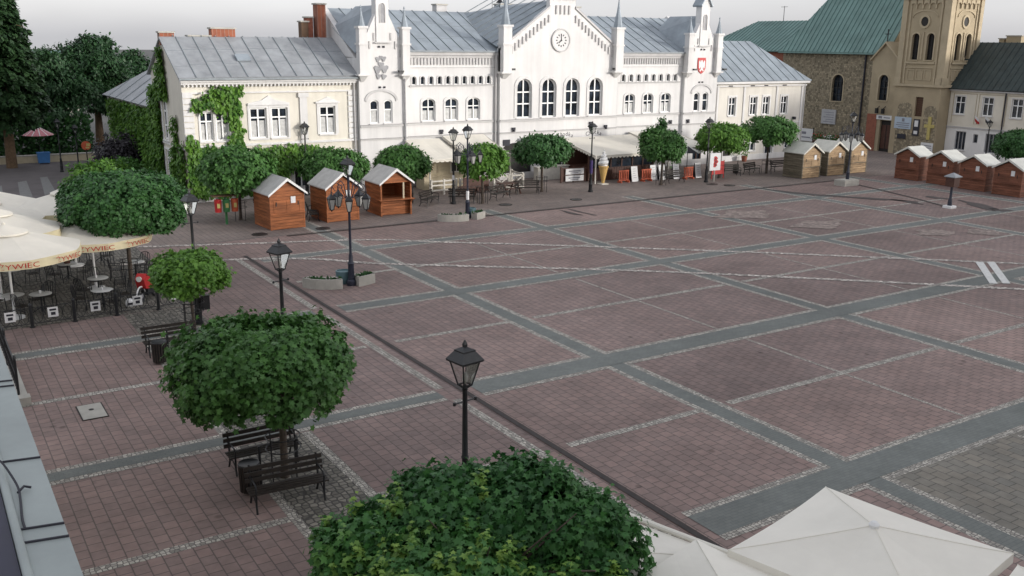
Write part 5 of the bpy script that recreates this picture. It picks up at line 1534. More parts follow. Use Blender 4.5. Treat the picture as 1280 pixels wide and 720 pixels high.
m = surf('purple_print', (.05,.03,.13), .6, .3, 6); M['purple_print'] = m
sheet_wrap('poster', 'purple poster wrapped round the lamp pole left of the cone', 21.3, 28.75, 1.3, 2.2, .10, 'purple_print')
sheet_wrap('notice_band', 'pale band of notices round the pole before the white terrace fence', 10.47, 28.9, 1.55, 1.85, .085, 'sign', 'notice')
solo('bin_box', MB().box(-.14,.14,-.1,.1,.55,1.05).box(-.16,.16,-.12,.12,1.051,1.08), M['iron'], 'small black box hung on the lamp beside the small maple', 'box', (-10.15,10.4,0))
def make_candelabra():
    t = thing('lamp_candelabra', '-', 'street lamp')
    part('pole', MB().lathe([(.2,0),(.2,.2),(.14,.26),(.12,.9),(.15,.95),(.09,1.05),(.08,1.3),(.055,1.4),(.05,3.3),(.09,3.36),(.06,3.45),(.045,4.55),(.07,4.6)],12), M['blueiron'], t, smooth=True)
    for k in range(5):
        a = k*2*math.pi/5+.35
        ca, sa = math.cos(a), math.sin(a)
        arm = MB().tube([(.05*ca,.05*sa,3.55),(.20*ca,.20*sa,3.9),(.32*ca,.32*sa,4.25),(.52*ca,.52*sa,4.38),(.70*ca,.70*sa,4.25),(.74*ca,.74*sa,4.02)],   .018, 6)
        arm.tube([(.70*ca,.70*sa,4.24),(.58*ca,.58*sa,4.05),(.45*ca,.45*sa,4.05),(.42*ca,.42*sa,4.18),(.50*ca,.50*sa,4.22)], .014, 5)
        arm.tube([(.06*ca,.06*sa,3.75),(.3*ca,.3*sa,3.72),(.55*ca,.55*sa,3.85),(.74*ca,.74*sa,4.02)], .014, 5)
        o = part('arm', arm, M['blueiron'], t)
        L = MB(); s = .74
        x, y = .74*ca, .74*sa
        c = lambda r, zz, q: (x+r*math.cos(math.pi/4+q*math.pi/2+a), y+r*math.sin(math.pi/4+q*math.pi/2+a), zz)
        for q in range(4):
            L.bar(c(.13*s,3.28,q),c(.26*s,3.72,q),.024); L.bar(c(.13*s,3.28,q),c(.13*s,3.28,q+1),.024); L.bar(c(.26*s,3.72,q),c(.26*s,3.72,q+1),.034)
        L.lathe([(.29*s,3.73),(.30*s,3.75),(.15*s,3.86),(.05*s,3.92),(.03*s,4.03)],4,(x,y,0),math.pi/4+a)
        L.lathe([(.02,3.2),(.05,3.26),(.12*s,3.28)],6,(x,y,0))
        part('lantern', L, M['iron'], o)
        g = MB().add([c(.12*s,3.29,q) for q in range(4)]+[c(.25*s,3.71,q) for q in range(4)], [(0,1,5,4),(1,2,6,5),(2,3,7,6),(3,0,4,7),(0,3,2,1)])
        part('glass', g, M['lampglass_dim'], o, recalc=False)
    lantern(t, 4.6, .95, 'top_lantern')
    return t
K_CAN = Kind(make_candelabra())
K_CAN.place(-3.4, 12.95, .2, 'many-armed lamp between the angular stone planters, nearest of its kind', 'many-armed lamps on the square')
K_CAN.place(8.75, 24.15, .5, 'many-armed lamp with a black and white pole foot before the picnic benches', 'many-armed lamps on the square')
K_CAN.place(40.3, 22.2, .9, 'many-armed lamp on a low stone block before the pale huts', 'many-armed lamps on the square')
solo('stone_block', MB().box(-.85,.75,-.5,.5,0,.42).box(-.75,.65,-.42,.42,.421,.46), M['conc'], 'low grey stone block round the foot of the far many-armed lamp', 'lamp base', (40.3,22.2,0))
sheet_wrap('warning_band', 'white band on the foot of the middle many-armed lamp', 8.75, 24.15, 1.1, 1.6, .085, 'whitepaint', 'marking')
# planters
def trough(label, x, y, rz, R, a0, a1, wd=.5, h=.42, n=8, m='conc'):
    t = thing('stone_planter', label, 'planter', (x, y, 0), rz, 'stone planters at the lamp feet')
    b = MB(); s_ = MB()
    for i in range(n):
        p, q = a0+(a1-a0)*i/n, a0+(a1-a0)*(i+1)/n
        P = lambda r, t_, z: (r*math.cos(t_), r*math.sin(t_), z)
        for ra, rb, za, zb in ((R-wd/2, R-wd/2+.09, 0, h), (R+wd/2-.09, R+wd/2, 0, h), (R-wd/2+.09, R+wd/2-.09, 0, h-.12)):
            b.add([P(ra,p,za),P(rb,p,za),P(rb,q,za),P(ra,q,za),P(ra,p,zb),P(rb,p,zb),P(rb,q,zb),P(ra,q,zb)], [(0,3,2,1),(4,5,6,7),(0,1,5,4),(1,2,6,5),(2,3,7,6),(3,0,4,7)])
        s_.quad(P(R-wd/2+.1,p,h-.08),P(R+wd/2-.1,p,h-.08),P(R+wd/2-.1,q,h-.07),P(R-wd/2+.1,q,h-.08))
    for a in (a0, a1):
        b.add([P(R-wd/2,a-.03,0),P(R+wd/2,a-.03,0),P(R+wd/2,a+.03,0),P(R-wd/2,a+.03,0),P(R-wd/2,a-.03,h),P(R+wd/2,a-.03,h),P(R+wd/2,a+.03,h),P(R-wd/2,a+.03,h)], [(0,3,2,1),(4,5,6,7),(0,1,5,4),(1,2,6,5),(2,3,7,6),(3,0,4,7)])
    part('trough', b, M[m], t); part('soil', s_, M['soil'], t, recalc=False)
    rng = np.random.default_rng(int(abs(x*100))); k = 60
    an = rng.uniform(a0, a1, k)
    P_ = np.stack([R*np.cos(an)+rng.normal(size=k)*.08, R*np.sin(an)+rng.normal(size=k)*.08, np.full(k, h-.05)],1)
    leaf_obj('plants', leaves_mesh('plants', P_, rng.normal(size=(k,3))*.6+np.array([0,0,.8]), rng.normal(size=(k,3)), rng.uniform(.08,.2,k), OVAL, rng.random(k)*.5), M['leaf_dark'], t)
    return t
trough('curved pale stone planter left of the nearest many-armed lamp', -3.75, 14.2, 0, 1.45, 3.55, 4.55)
trough('short pale stone planter right of the nearest many-armed lamp', -3.3, 14.3, 0, 1.5, 4.78, 5.25)
trough('curved grey stone planter before the foot of the middle many-armed lamp', 8.1, 24.9, 0, 1.35, 3.7, 4.85, .5, .40)
trough('short grey stone planter right of the middle many-armed lamp', 8.6, 25.0, 0, 1.4, 4.95, 5.5, .5, .40)
t = thing('barrel_planter', 'bluish barrel planter close behind the nearest many-armed lamp', 'planter', (-3.55, 13.45, 0))
part('barrel', MB().lathe([(.24,0),(.32,.3),(.33,.55),(.28,.56),(.27,.5)],14), M['teal'], t, smooth=True)
part('soil', MB().lathe([(.27,.49),(.0,.5)],14), M['soil'], t)
t = thing('barrel_planter', 'dark barrel planter at the foot of the middle many-armed lamp', 'planter', (9.1, 24.35, 0))
part('barrel', MB().lathe([(.24,0),(.30,.3),(.30,.55),(.26,.56),(.25,.5)],14), M['teal'], t, smooth=True)
part('soil', MB().lathe([(.25,.49),(.0,.5)],14), M['soil'], t)
# small well-like lamp post in front of the red huts
t = thing('information_post', 'dark post with a boxed head on a white stone, before the red huts', 'post', (37.75, 12.2, 0))
part('foot', MB().lathe([(.42,0),(.42,.14),(.36,.17)],4,(0,0,0),math.pi/4), M['whitepaint'], t)
part('pole', MB().lathe([(.15,.16),(.13,.5),(.09,.6),(.075,1.4)],10), M['blueiron'], t, smooth=True)
h_ = part('head', MB().box(-.3,.3,-.3,.3,1.4,2.0), M['brown'], t)
part('cap', MB().lathe([(.55,2.0),(.56,2.05),(.05,2.28)],4,(0,0,0),math.pi/4), M['roofzinc_old'], h_)

# ------------------------------------------------------------------ wooden huts
def make_hut(front, side, roof, W=2.0, Dp=2.3, H=1.95, A=2.72, notice=True, open_front=False, edge='whitepaint', name='market_hut'):
    """stands on its front left corner; front faces -y"""
    t = thing(name, '-', 'market hut')
    body = MB(); lines = MB()
    n = 11; bh = H/n
    def boards(mb, x0, x1, z0, z1, y, axis, out):
        k = max(1, round((z1-z0)/bh)); h = (z1-z0)/k
        for i in range(k):
            a, b = z0+i*h+.009, z0+(i+1)*h-.009
            o = .012*((i*7 % 3)/3)
            if axis == 'x': mb.box(x0, x1, min(y, y+out*(.03+o)), max(y, y+out*(.03+o)), a, b)
            else: mb.box(min(y, y+out*(.03+o)), max(y, y+out*(.03+o)), x0, x1, a, b)
    inn = MB()
    if not open_front:
        inn.box(.04,W-.04,.04,Dp-.04,0,H)
        inn.prism([(.04,.041,H+.001),(W-.04,.041,H+.001),(W/2,.041,A-.08)],(0,Dp-.08,0))
        fb = MB(); boards(fb, .05, W-.05, .02, .86, .039, 'x', -1)
        boards(fb, .05, W-.05, 1.62, H, .039, 'x', -1)
        part('gable_board', MB().prism([(.1,.039,H+.006),(W-.1,.039,H+.006),(W/2,.039,A-.12)],(0,-.035,0)), M[front], t)
        part('ledge_board', MB().box(-.02,W+.02,-.10,-.024,.84,.885), M[side], t)
        for hx in (.34, W-.40):
            part('hinge', MB().box(hx,hx+.05,-.035,-.023,1.30,1.52), M['iron'], t)
        fb.box(.05,W-.05,-.005,.039,.865,1.615)
        # shutter with a frame and cross rail
        fb.box(.22,W-.22,-.022,-.006,.90,.96).box(.22,W-.22,-.022,-.006,1.53,1.59).box(.22,.30,-.022,-.006,.965,1.525).box(W-.30,W-.22,-.022,-.006,.965,1.525).box(W/2-.04,W/2+.04,-.021,-.006,.965,1.525)
    else:
        inn.box(.04,W-.04,.5,Dp-.04,0,.95); inn.box(.04,.1,.04,Dp,0.951,H); inn.box(W-.1,W-.04,.9,Dp,.951,H); inn.box(.101,W-.101,Dp-.1,Dp-.04,.951,H)
        fb = MB(); boards(fb, .05, W-.05, .02, .9, .3, 'x', -1)
        part('gable_board', MB().prism([(.1,.039,H+.006),(W-.1,.039,H+.006),(W/2,.039,A-.12)],(0,-.035,0)), M[front], t)
    part('inner_box', inn, M['gap'] if not open_front else M[side], t)
    part('front_boards', fb, M[front], t)
    sb = MB(); boards(sb, .05, Dp-.05, .02, H, .039, 'y', -1)
    part('side_boards', sb, M[side], t)
    sb = MB(); boards(sb, .05, Dp-.05, .02, H, W-.039, 'y', 1)
    part('side_boards', sb, M[side], t)
    for x, y in ((0,0),(W-.09,0),(0,Dp-.09),(W-.09,Dp-.09)):
        part('corner_post', MB().box(x, x+.09, y-.012, y+.09, 0, H), M[side], t)
    if open_front:
        part('counter', MB().box(-.12,W+.12,-.22,.5,.951,1.0), M[front], t)
        part('counter_bracket', MB().prism([(.0,.3,.3),(.0,.3,.94),(.0,-.15,.94)],(.05,0,0)), M[side], t)
        part('counter_bracket', MB().prism([(W-.05,.3,.3),(W-.05,.3,.94),(W-.05,-.15,.94)],(.05,0,0)), M[side], t)
        part('shutter_post', MB().box(W-.55,W-.46,.02,.10,1.001,H), M['beige'], t)
    r = MB(); ov = .11
    sl = (A-H)/(W/2)
    ze = H-ov*sl+.03
    r.prism([(-ov,-.16,ze),(W/2,-.16,A+.03),(W/2,-.16,A+.09),(-ov,-.16,ze+.06)],(0,Dp+.3,0))
    r.prism([(W+ov,-.16,ze),(W/2,-.16,A+.03),(W/2,-.16,A+.09),(W+ov,-.16,ze+.06)],(0,Dp+.3,0))
    ro = part('roof', r, M[roof], t)
    f = MB()
    f.prism([(-ov-.01,-.163,ze-.05),(W/2,-.163,A-.06),(W/2,-.163,A+.10),(-ov-.01,-.163,ze+.07)],(0,-.03,0))
    f.prism([(W+ov+.01,-.164,ze-.05),(W/2,-.164,A-.06),(W/2,-.164,A+.10),(W+ov+.01,-.164,ze+.07)],(0,-.03,0))
    part('barge_board', f, M[edge], ro)
    if notice:
        part('notice', MB().box(W*.60,W*.60+.27,-.045,-.025,1.42,1.78), M['sign'], t)
    return t
KB = Kind(make_hut('hutwood', 'hutwood', 'hutroof'))
KB.place(-2.45, 26.0, .06, 'orange-brown closed hut with a white notice, nearest to the beer garden', 'brown wooden market huts')
KB.place(1.05, 26.7, .03, 'orange-brown closed hut in the middle, behind the nearest many-armed lamp', 'brown wooden market huts')
KO = Kind(make_hut('hutwood', 'hutwood', 'hutroof', notice=False, open_front=True))
KO.place(4.5, 26.95, -.02, 'brown hut with an open front and a sales counter', 'brown wooden market huts')
KP = Kind(make_hut('hutwood_lt', 'hutwood_shade', 'hutroof_g', W=2.1, Dp=1.9, H=1.95, A=2.65, edge='hutroof_g'))
KP.place(39.95, 26.2, 0, 'pale weathered hut farthest left, next to the rounded maple and benches', 'pale weathered market huts')
KP.place(43.0, 26.3, 0, 'middle one of the three pale weathered huts', 'pale weathered market huts')
KP.place(45.9, 26.4, 0, 'pale weathered hut nearest the church door', 'pale weathered market huts')
KR = Kind(make_hut('hutwood_dk', 'hutwood_dk', 'hutroof_w', W=2.1, Dp=1.55, H=1.9, A=2.5, edge='hutroof_w'))
for x, y, lab in ((47.05, 23.0, 'dark reddish hut at the far end of its row, beside the church tower'),
                  (46.75, 20.0, 'second dark reddish hut from the church, behind the boxed post'),
                  (46.45, 17.2, 'third dark reddish hut from the church, right of the boxed post'),
                  (46.15, 14.4, 'dark reddish hut at the right edge of the picture')):
    KR.place(x, y, -math.pi/2-.03, lab, 'dark reddish market huts')

# ------------------------------------------------------------------ benches, bins
def make_bench(L=1.75):
    t = thing('park_bench', '-', 'bench')
    s = MB()
    for k in range(4): s.box(-L/2,L/2,-.42+k*.115,-.33+k*.115,.43,.465)
    part('seat', s, M['benchwood'], t)
    b = MB()
    for k in range(3): b.bar((-L/2,.075+k*.03,.58+k*.13),(L/2,.075+k*.03,.58+k*.13),.032,.095)
    part('backrest', b, M['benchwood'], t)
    for x in (-L/2+.12, L/2-.12):
        g = MB().tube([(x,-.46,0),(x,-.40,.2),(x,-.42,.42)], .025, 6)
        g.tube([(x,.16,0),(x,.06,.2),(x,.05,.43),(x,.16,.92)], .025, 6)
        g.tube([(x,-.42,.42),(x,.05,.42)], .024, 6)
        g.tube([(x,-.42,.42),(x,-.44,.60),(x,-.36,.66),(x,.09,.66)], .02, 6)
        g.tube([(x,-.40,.2),(x,-.18,.3),(x,.06,.2)], .016, 5)
        part('leg', g, M['iron'], t)
    return t
KBE = Kind(make_bench())
BG = 'dark park benches'
for x, y, r, lab in (
    (-12.2, -2.0, .0, 'dark bench behind the trunk of the broad maple'),
    (-12.35, -4.15, -.08, 'dark bench in front of the trunk of the broad maple, before the bin'),
    (-12.0, 7.9, .0, 'dark bench by the small light green maple'),
    (-1.4, 30.6, 1.7, 'dark bench just left of the orange hut'),
    (.2, 30.0, 1.3, 'dark bench in the gap between the two closed orange huts'),
    (.6, 28.2, 1.3, 'nearer dark bench in the gap between the two closed orange huts'),
    (8.9, 29.5, .6, 'dark bench right of the open-fronted hut'),
    (11.2, 29.1, -.5, 'dark bench under the fresh green maple, left of its trunk'),
    (14.0, 29.2, .4, 'dark bench under the fresh green maple, right of its trunk'),
    (17.0, 30.3, -.35, 'dark bench left of the guarded trunk of the flat-topped maple'),
    (29.7, 29.6, .0, 'dark bench under the loose tree before the cafe'),
    (36.2, 30.2, -.25, 'dark bench right of the emblem board'),
    (38.5, 30.2, .2, 'dark bench left of the trunk of the rounded maple'),
    (41.9, 30.3, -.1, 'dark bench right of the trunk of the rounded maple'),
    (-13.2, -12.6, 1.57, 'dark bench half hidden under the largest maple at the bottom edge')):
    KBE.place(x, y, r, lab, BG)
def make_bin():
    t = thing('litter_bin', '-', 'litter bin')
    s = MB()
    for k in range(18):
        a = k*2*math.pi/18
        s.bar((.21*math.cos(a),.21*math.sin(a),.08),(.23*math.cos(a),.23*math.sin(a),.72),.045,.02,up=(math.cos(a),math.sin(a),0))
    part('slats', s, M['benchwood'], t)
    part('liner', MB().lathe([(.18,.06),(.195,.70),(.18,.70),(.16,.1)],16), M['iron'], t)
    part('rim', MB().lathe([(.235,.70),(.25,.72),(.235,.75),(.2,.73)],18), M['iron'], t, smooth=True)
    part('post', MB().cone((.3,0,0),(.3,0,1.05),.03,.03,8).bar((.22,0,.6),(.3,0,.6),.03), M['iron'], t)
    return t
KBI = Kind(make_bin())
for x, y, lab in ((-12.95,-3.45,'dark slatted litter bin between the two benches of the broad maple'), (-12.6,6.75,'dark slatted litter bin by the bench near the small maple'),
                  (37.6,30.9,'dark litter bin beside the bench under the rounded maple'), (8.0,30.2,'dark litter bin by the bench right of the open-fronted hut')):
    KBI.place(x, y, .3, lab, 'dark litter bins')
# recycling bins on one post
t = thing('recycling_station', 'recycling bins, red, green and yellow, on one post under a small roof', 'recycling bins', (-3.95, 29.0, 0), -.1)
part('post', MB().box(-.06,.06,-.06,.06,0,1.6), M['green'], t)
part('roof', MB().box(-.75,.75,-.3,.3,1.6,1.66), M['wood_shutter'], t)
for x, c in ((-.45,'red'),(0,'green'),(.45,'orange')):
    b_ = part('bin', MB().lathe([(.18,.75),(.20,1.45),(.18,1.45),(.17,.8)],14,(x,-.2,0)), M[c], t, smooth=True, label={'red':'red bin','green':'green bin','orange':'orange bin'}[c])
    part('label', MB().box(x-.08,x+.08,-.415,-.40,1.0,1.25), M['yellow'], b_)

# ------------------------------------------------------------------ umbrellas
def round_umbrella(x, y, r, z, label, n=8, rot=0.0, letters=(), hv=.30, group='beige beer garden umbrellas', cap=True, rise=.75):
    """z: height of the lower rim of the canopy"""
    t = thing('parasol', label, 'umbrella', (x, y, 0), rot, group)
    part('pole', MB().lathe([(.35,0),(.35,.06),(.06,.1),(.045,.5),(.04,z+rise)],12), M['whitepaint'], t)
    c = MB(); sub = 5
    def P(a, u):
        k = a*n/(2*math.pi); f = k-math.floor(k)
        rr = r*u*(1-.05*math.sin(math.pi*f)*u)
        return (rr*math.cos(a), rr*math.sin(a), z+rise*(1-u)-.05*math.sin(math.pi*f)*u*(1-u)*2)
    N_ = n*sub
    us = [.04,.25,.5,.75,1.0]
    for i in range(N_):
        a, b = 2*math.pi*i/N_, 2*math.pi*(i+1)/N_
        for u0, u1 in zip(us[:-1], us[1:]):
            c.quad(P(a,u0),P(a,u1),P(b,u1),P(b,u0))
    can = part('canopy', c, M['canvas'], t, recalc=False)
    for p in can.data.polygons: p.use_smooth = True
    v = MB()
    for i in range(N_):
        a, b = 2*math.pi*i/N_, 2*math.pi*(i+1)/N_
        p, q = P(a,1.0), P(b,1.0)
        w0 = .03*math.sin(a*9); w1 = .03*math.sin(b*9)
        v.quad(p, q, (q[0]*(1.012+w1*.1), q[1]*(1.012+w1*.1), q[2]-hv-w1*.3), (p[0]*(1.012+w0*.1), p[1]*(1.012+w0*.1), p[2]-hv-w0*.3))
    va = part('valance', v, M['valance'], t, recalc=False)
    for a in letters:
        rr = r*.985
        text_mesh('ŻYWIEC', .36, M['red_text'], 'lettering', va, lambda tx, ty, d, a=a: (rr*1.0*math.cos(a+tx/r)+.12*math.cos(a), rr*math.sin(a+tx/r)+.12*math.sin(a), z-hv*.52+ty*.70))
    rb = MB()
    for k in range(n):
        a = 2*math.pi*k/n
        rb.bar((.05*math.cos(a),.05*math.sin(a),z+rise-.12),(r*.97*math.cos(a),r*.97*math.sin(a),z-.08),.025)
    part('rib', rb, M['whitepaint'], t)
    if cap:
        cc = MB(); rc = r*.30
        for i in range(N_):
            a, b = 2*math.pi*i/N_, 2*math.pi*(i+1)/N_
            f = lambda a, u: (rc*u*math.cos(a), rc*u*math.sin(a), z+rise+.16-.30*u*1.0)
            cc.quad(f(a,.05),f(a,1),f(b,1),f(b,.05))
            cc.quad(f(a,1),(rc*math.cos(a),rc*math.sin(a),z+rise-.20),(rc*math.cos(b),rc*math.sin(b),z+rise-.20),f(b,1))
        part('vent_cap', cc, M['canvas'], t, recalc=False)
        part('finial', MB().lathe([(.06,0),(.07,.05),(.02,.1)],10,(0,0,z+rise+.13)), M['canvas'], t)
    return t
round_umbrella(-15.95, 14.6, 2.55, 2.62, 'nearest beer garden umbrella with red lettering twice on its rim', rot=.2, letters=(-1.72,-1.0))
round_umbrella(-16.1, 17.7, 2.45, 2.80, 'second beer garden umbrella from the front at the left edge', rot=.3)
round_umbrella(-16.2, 20.9, 2.45, 2.74, 'third beer garden umbrella from the front at the left edge', rot=.1)
round_umbrella(-16.2, 24.3, 2.45, 2.84, 'farthest of the beer garden umbrellas at the left edge', rot=.1)
round_umbrella(-12.65, 17.7, 2.4, 2.30, 'beer garden umbrella with yellowed lettered rim under the wide maple', rot=.1, letters=(-1.75,-1.05))
round_umbrella(-12.7, 22.4, 2.5, 2.75, 'tall beer garden umbrella at the back, left of the wide maple crown', rot=.25)
def square_umbrella(label, cx, cy, s, rot, z, rise, name='parasol', hv=.16, hem=False):
    t = thing(name, label, 'umbrella', (cx, cy, 0), rot, 'white square umbrellas at the bottom edge')
    part('pole', MB().lathe([(.4,0),(.4,.07),(.05,.12),(.04,.6),(.035,z+rise)],12), M['whitepaint'], t)
    h = s/2; n = 10
    can = MB(); V = {}
    for i in range(n+1):
        for j in range(n+1):
            u, v = -1+2*i/n, -1+2*j/n
            k = max(abs(u), abs(v)); l = min(abs(u), abs(v))
            sag = -.055*math.sin(math.pi*k)*(1-(l/(k+1e-6)))
            pull = 1-.035*k*(1-(l/(k+1e-6))**2)
            V[i, j] = (u*h*pull, v*h*pull, z+rise*(1-k)**1.08+sag)
    can.v = [V[i, j] for i in range(n+1) for j in range(n+1)]
    idx = lambda i, j: i*(n+1)+j
    for i in range(n):
        for j in range(n):
            a, b, c, d = idx(i,j), idx(i+1,j), idx(i+1,j+1), idx(i,j+1)
            u, v = i+.5-n/2, j+.5-n/2
            if u*v > 0: can.f += [(a,b,c),(a,c,d)]
            else: can.f += [(a,b,d),(b,c,d)]
    part('canopy', can, M['canvas_w'], t, recalc=False)
    va = MB(); ring = [(i,0) for i in range(n)]+[(n,j) for j in range(n)]+[(i,n) for i in range(n,0,-1)]+[(0,j) for j in range(n,0,-1)]
    for k in range(len(ring)):
        p, q = V[ring[k]], V[ring[(k+1) % len(ring)]]
        va.quad(p, q, (q[0]*1.005,q[1]*1.005,q[2]-hv), (p[0]*1.005,p[1]*1.005,p[2]-hv))
    part('valance', va, M['canvas_w'], t, recalc=False)
    rb = MB()
    for i, j in ((0,0),(n,0),(0,n),(n,n),(n//2,0),(n//2,n),(0,n//2),(n,n//2)):
        rb.bar((0,0,z+rise-.20), (V[i,j][0]*.97,V[i,j][1]*.97,V[i,j][2]-.10), .025)
    part('rib', rb, M['whitepaint'], t)
    part('finial', MB().lathe([(.075,-.03),(.08,.02),(.045,.06),(.02,.065)],14,(0,0,z+rise)), M['whitepaint'], t, smooth=True)
    sm = MB()
    for i, j in ((0,0),(n,0),(0,n),(n,n)):
        pts = [V[n//2+(1 if i else -1)*k, n//2+(1 if j else -1)*k] for k in range(0, n//2+1)]
        sm.tube([(p[0],p[1],p[2]+.004) for p in pts], .008, 4)
    part('seam', sm, M['canvas_w'], t)
    if hem:
        hm = MB(); cs = [V[0,0],V[n,0],V[n,n],V[0,n]]
        for k in range(4):
            p, q = Vector(cs[k]), Vector(cs[(k+1) % 4])
            hm.tube([p+Vector((0,0,.04)), q+Vector((0,0,.04))], .05, 8)
        part('edge_roll', hm, M['canvas_w'], t, smooth=True)
    return t
def from_far_corner(px, py, z, s, rot):
    q = ground_at(px, py, z); h = s/2
    return q.x-(h*math.cos(rot)-h*math.sin(rot)), q.y-(h*math.sin(rot)+h*math.cos(rot))
square_umbrella('large white square umbrella in the lower right corner with a white top knob', -7.08, -15.33, 3.05, .21, 2.62, .44)
square_umbrella('white square umbrella between the largest maple and the lower right umbrella', *from_far_corner(870, 674, 2.5, 3.0, .2), 3.0, .2, 2.5, .46)
square_umbrella('white awning with a rolled edge tucked behind the largest maple', -10.58, -12.78, 3.4, .30, 2.22, .26, 'awning', hem=True)
square_umbrella('white umbrella showing only its corner at the right bottom edge', *from_far_corner(1272, 706, 2.6, 3.0, .2), 3.0, .2, 2.6, .44)

# ------------------------------------------------------------------ beer garden
def make_table():
    t = thing('bistro_table', '-', 'table')
    part('tabletop', MB().lathe([(.0,.72),(.38,.72),(.40,.735),(.38,.75),(0,.75)],24), M['tabletop'], t, smooth=True)
    part('stand', MB().lathe([(.05,.05),(.035,.1),(.035,.7),(.12,.718)],10), M['iron'], t)
    for k in range(3):
        a = k*2.094
        part('leg', MB().tube([(0,0,.25),(.18*math.cos(a),.18*math.sin(a),.12),(.33*math.cos(a),.33*math.sin(a),.015)], .018, 6), M['iron'], t)
    return t
def make_chair():
    t = thing('garden_chair', '-', 'chair')
    s = MB()
    for k in range(5): s.box(-.21,.21,-.2+k*.085,-.135+k*.085,.44,.46)
    part('seat', s, M['benchwood'], t)
    b = MB()
    b.tube([(-.2,.2,.45),(-.22,.26,.75),(-.16,.29,.92),(0,.30,.97),(.16,.29,.92),(.22,.26,.75),(.2,.2,.45)], .016, 6)
    for k in range(4): b.bar((-.12+k*.08,.215,.47),(-.12+k*.08,.29,.93),.03,.012)
    part('backrest', b, M['iron'], t)
    for x, y in ((-.2,-.2),(.2,-.2),(-.2,.2),(.2,.2)):
        part('leg', MB().tube([(x,y,.45),(x*1.1,y*1.15,0)], .016, 6), M['iron'], t)
    part('armrest', MB().tube([(-.2,-.2,.45),(-.23,-.15,.65),(-.22,.24,.68)], .014, 5), M['iron'], t)
    part('armrest', MB().tube([(.2,-.2,.45),(.23,-.15,.65),(.22,.24,.68)], .014, 5), M['iron'], t)
    return t
KT, KC = Kind(make_table()), Kind(make_chair())
tabs = [(-15.9,15.2,'at the left edge'), (-15.0,14.9,'with a candle near the first white sign'), (-12.95,14.35,'between the second and third fence posts'), (-12.75,16.4,'left of the umbrella pole under the lettered rim'),
        (-10.9,18.6,'under the trunk of the wide maple'), (-15.5,19.6,'behind the nearest umbrella pole'), (-13.4,19.7,'with a planted pot, deep under the umbrellas'), (-11.6,22.6,'farthest back under the wide maple')]
for i, (x, y, lab) in enumerate(tabs):
    KT.place(x, y, i*.7, 'round pale bistro table '+lab, 'round bistro tables in the beer garden')
    rr = random.Random(i)
    seats = []
    for k in range(3 if i in (2, 3, 4, 6) else 2):
        a = i*1.3+k*(2.2 if k < 2 else 2.0)+rr.uniform(-.2, .2)
        seats.append((x+.78*math.cos(a), y+.78*math.sin(a), a))
    seats.sort(key=lambda q: q[0]*_r0.x+q[1]*_r0.y)
    words = ['left of', 'right of'] if len(seats) == 2 else ['left of', 'middle at', 'right of']
    for (cx, cy, a), wd in zip(seats, words):
        KC.place(cx, cy, a-math.pi/2, 'dark chair '+wd+' the table '+lab, 'chairs round the bistro tables')
def tumbler(x, y, label):
    t = thing('candle_glass', label, 'candle', (x, y, .752))
    part('cup', MB().lathe([(.035,0),(.045,.1),(.04,.1),(.03,.01)],12), M['sign'], t, smooth=True)
    part('wax', MB().lathe([(.03,.02),(.03,.07),(0,.075)],12), M['canvas'], t)
for x, y, lab in ((-15.0,14.95,'white candle glass on the table near the first white sign'), (-12.95,14.3,'white candle glass on the table between the fence posts'), (-12.8,16.45,'white candle glass on the table left of the umbrella pole')):
    tumbler(x, y, lab)
t = thing('potted_plant', 'dark potted plant hanging deep under the umbrellas', 'potted plant', (-13.4, 19.7, .752))
part('pot', MB().lathe([(.12,0),(.17,.22),(.15,.22),(.13,.05)],14), M['brown'], t, smooth=True)
rng = np.random.default_rng(5)
P = rng.normal(size=(150,3))*.15+np.array([0,0,.38])
leaf_obj('plant', leaves_mesh('plant', P, rng.normal(size=(150,3)), rng.normal(size=(150,3)), rng.uniform(.08,.16,150), OVAL, rng.random(150)), M['leaf'], t)
# low fence: posts, wire panels and small white signs
posts = [(-16.9,13.0),(-15.55,13.02),(-14.15,13.05),(-12.7,13.1),(-11.2,13.15),(-9.9,13.3)]
for i, (x, y) in enumerate(posts):
    t = thing('fence_post', ['dark fence post at the left edge of the beer garden','dark fence post right of the first white sign','dark fence post right of the second white sign','dark fence post right of the third white sign','dark fence post left of the small maple','dark fence post behind the small maple'][i], 'fence post', (x, y, 0), 0, 'posts of the beer garden fence')
    part('shaft', MB().lathe([(.10,0),(.10,.03),(.06,.05),(.055,.8),(.065,.82),(.03,.9)],10), M['iron'], t)
    if i < len(posts)-1:
        x2, y2 = posts[i+1]; d = Vector((x2-x, y2-y, 0)); L = d.length; d.normalize()
        pn = thing('garden_fence', ['curled iron fence panel with the first white sign','curled iron fence panel with the second white sign','curled iron fence panel with the third white sign','curled iron fence panel with the white sign by the red motorbike','curled iron fence panel by the small maple'][i], 'fence panel', (x+d.x*.07, y+d.y*.07, 0), math.atan2(d.y, d.x), 'iron fence panels of the beer garden')
        L -= .14
        r_ = MB().tube([(0,0,.72),(L,0,.72)], .014, 5).tube([(0,0,.14),(L,0,.14)], .014, 5)
        part('rail', r_, M['iron'], pn)
        cu = MB()
        for k in range(4):
            c = L*(k+.5)/4; q = L/8*.95
            cu.tube([(c+q*math.cos(a), 0, .43+.27*math.sin(a)) for a in [j*math.pi/8 for j in range(17)]], .010, 4)
        part('curl', cu, M['iron'], pn)
        sg = part('sign', MB().box(L/2-.17,L/2+.17,-.035,-.018,.30,.66), M['sign'], pn)
        part('print', MB().box(L/2-.11,L/2+.11,-.042,-.036,.53,.60).box(L/2-.07,L/2+.08,-.042,-.036,.37,.48), M['ink'], sg)
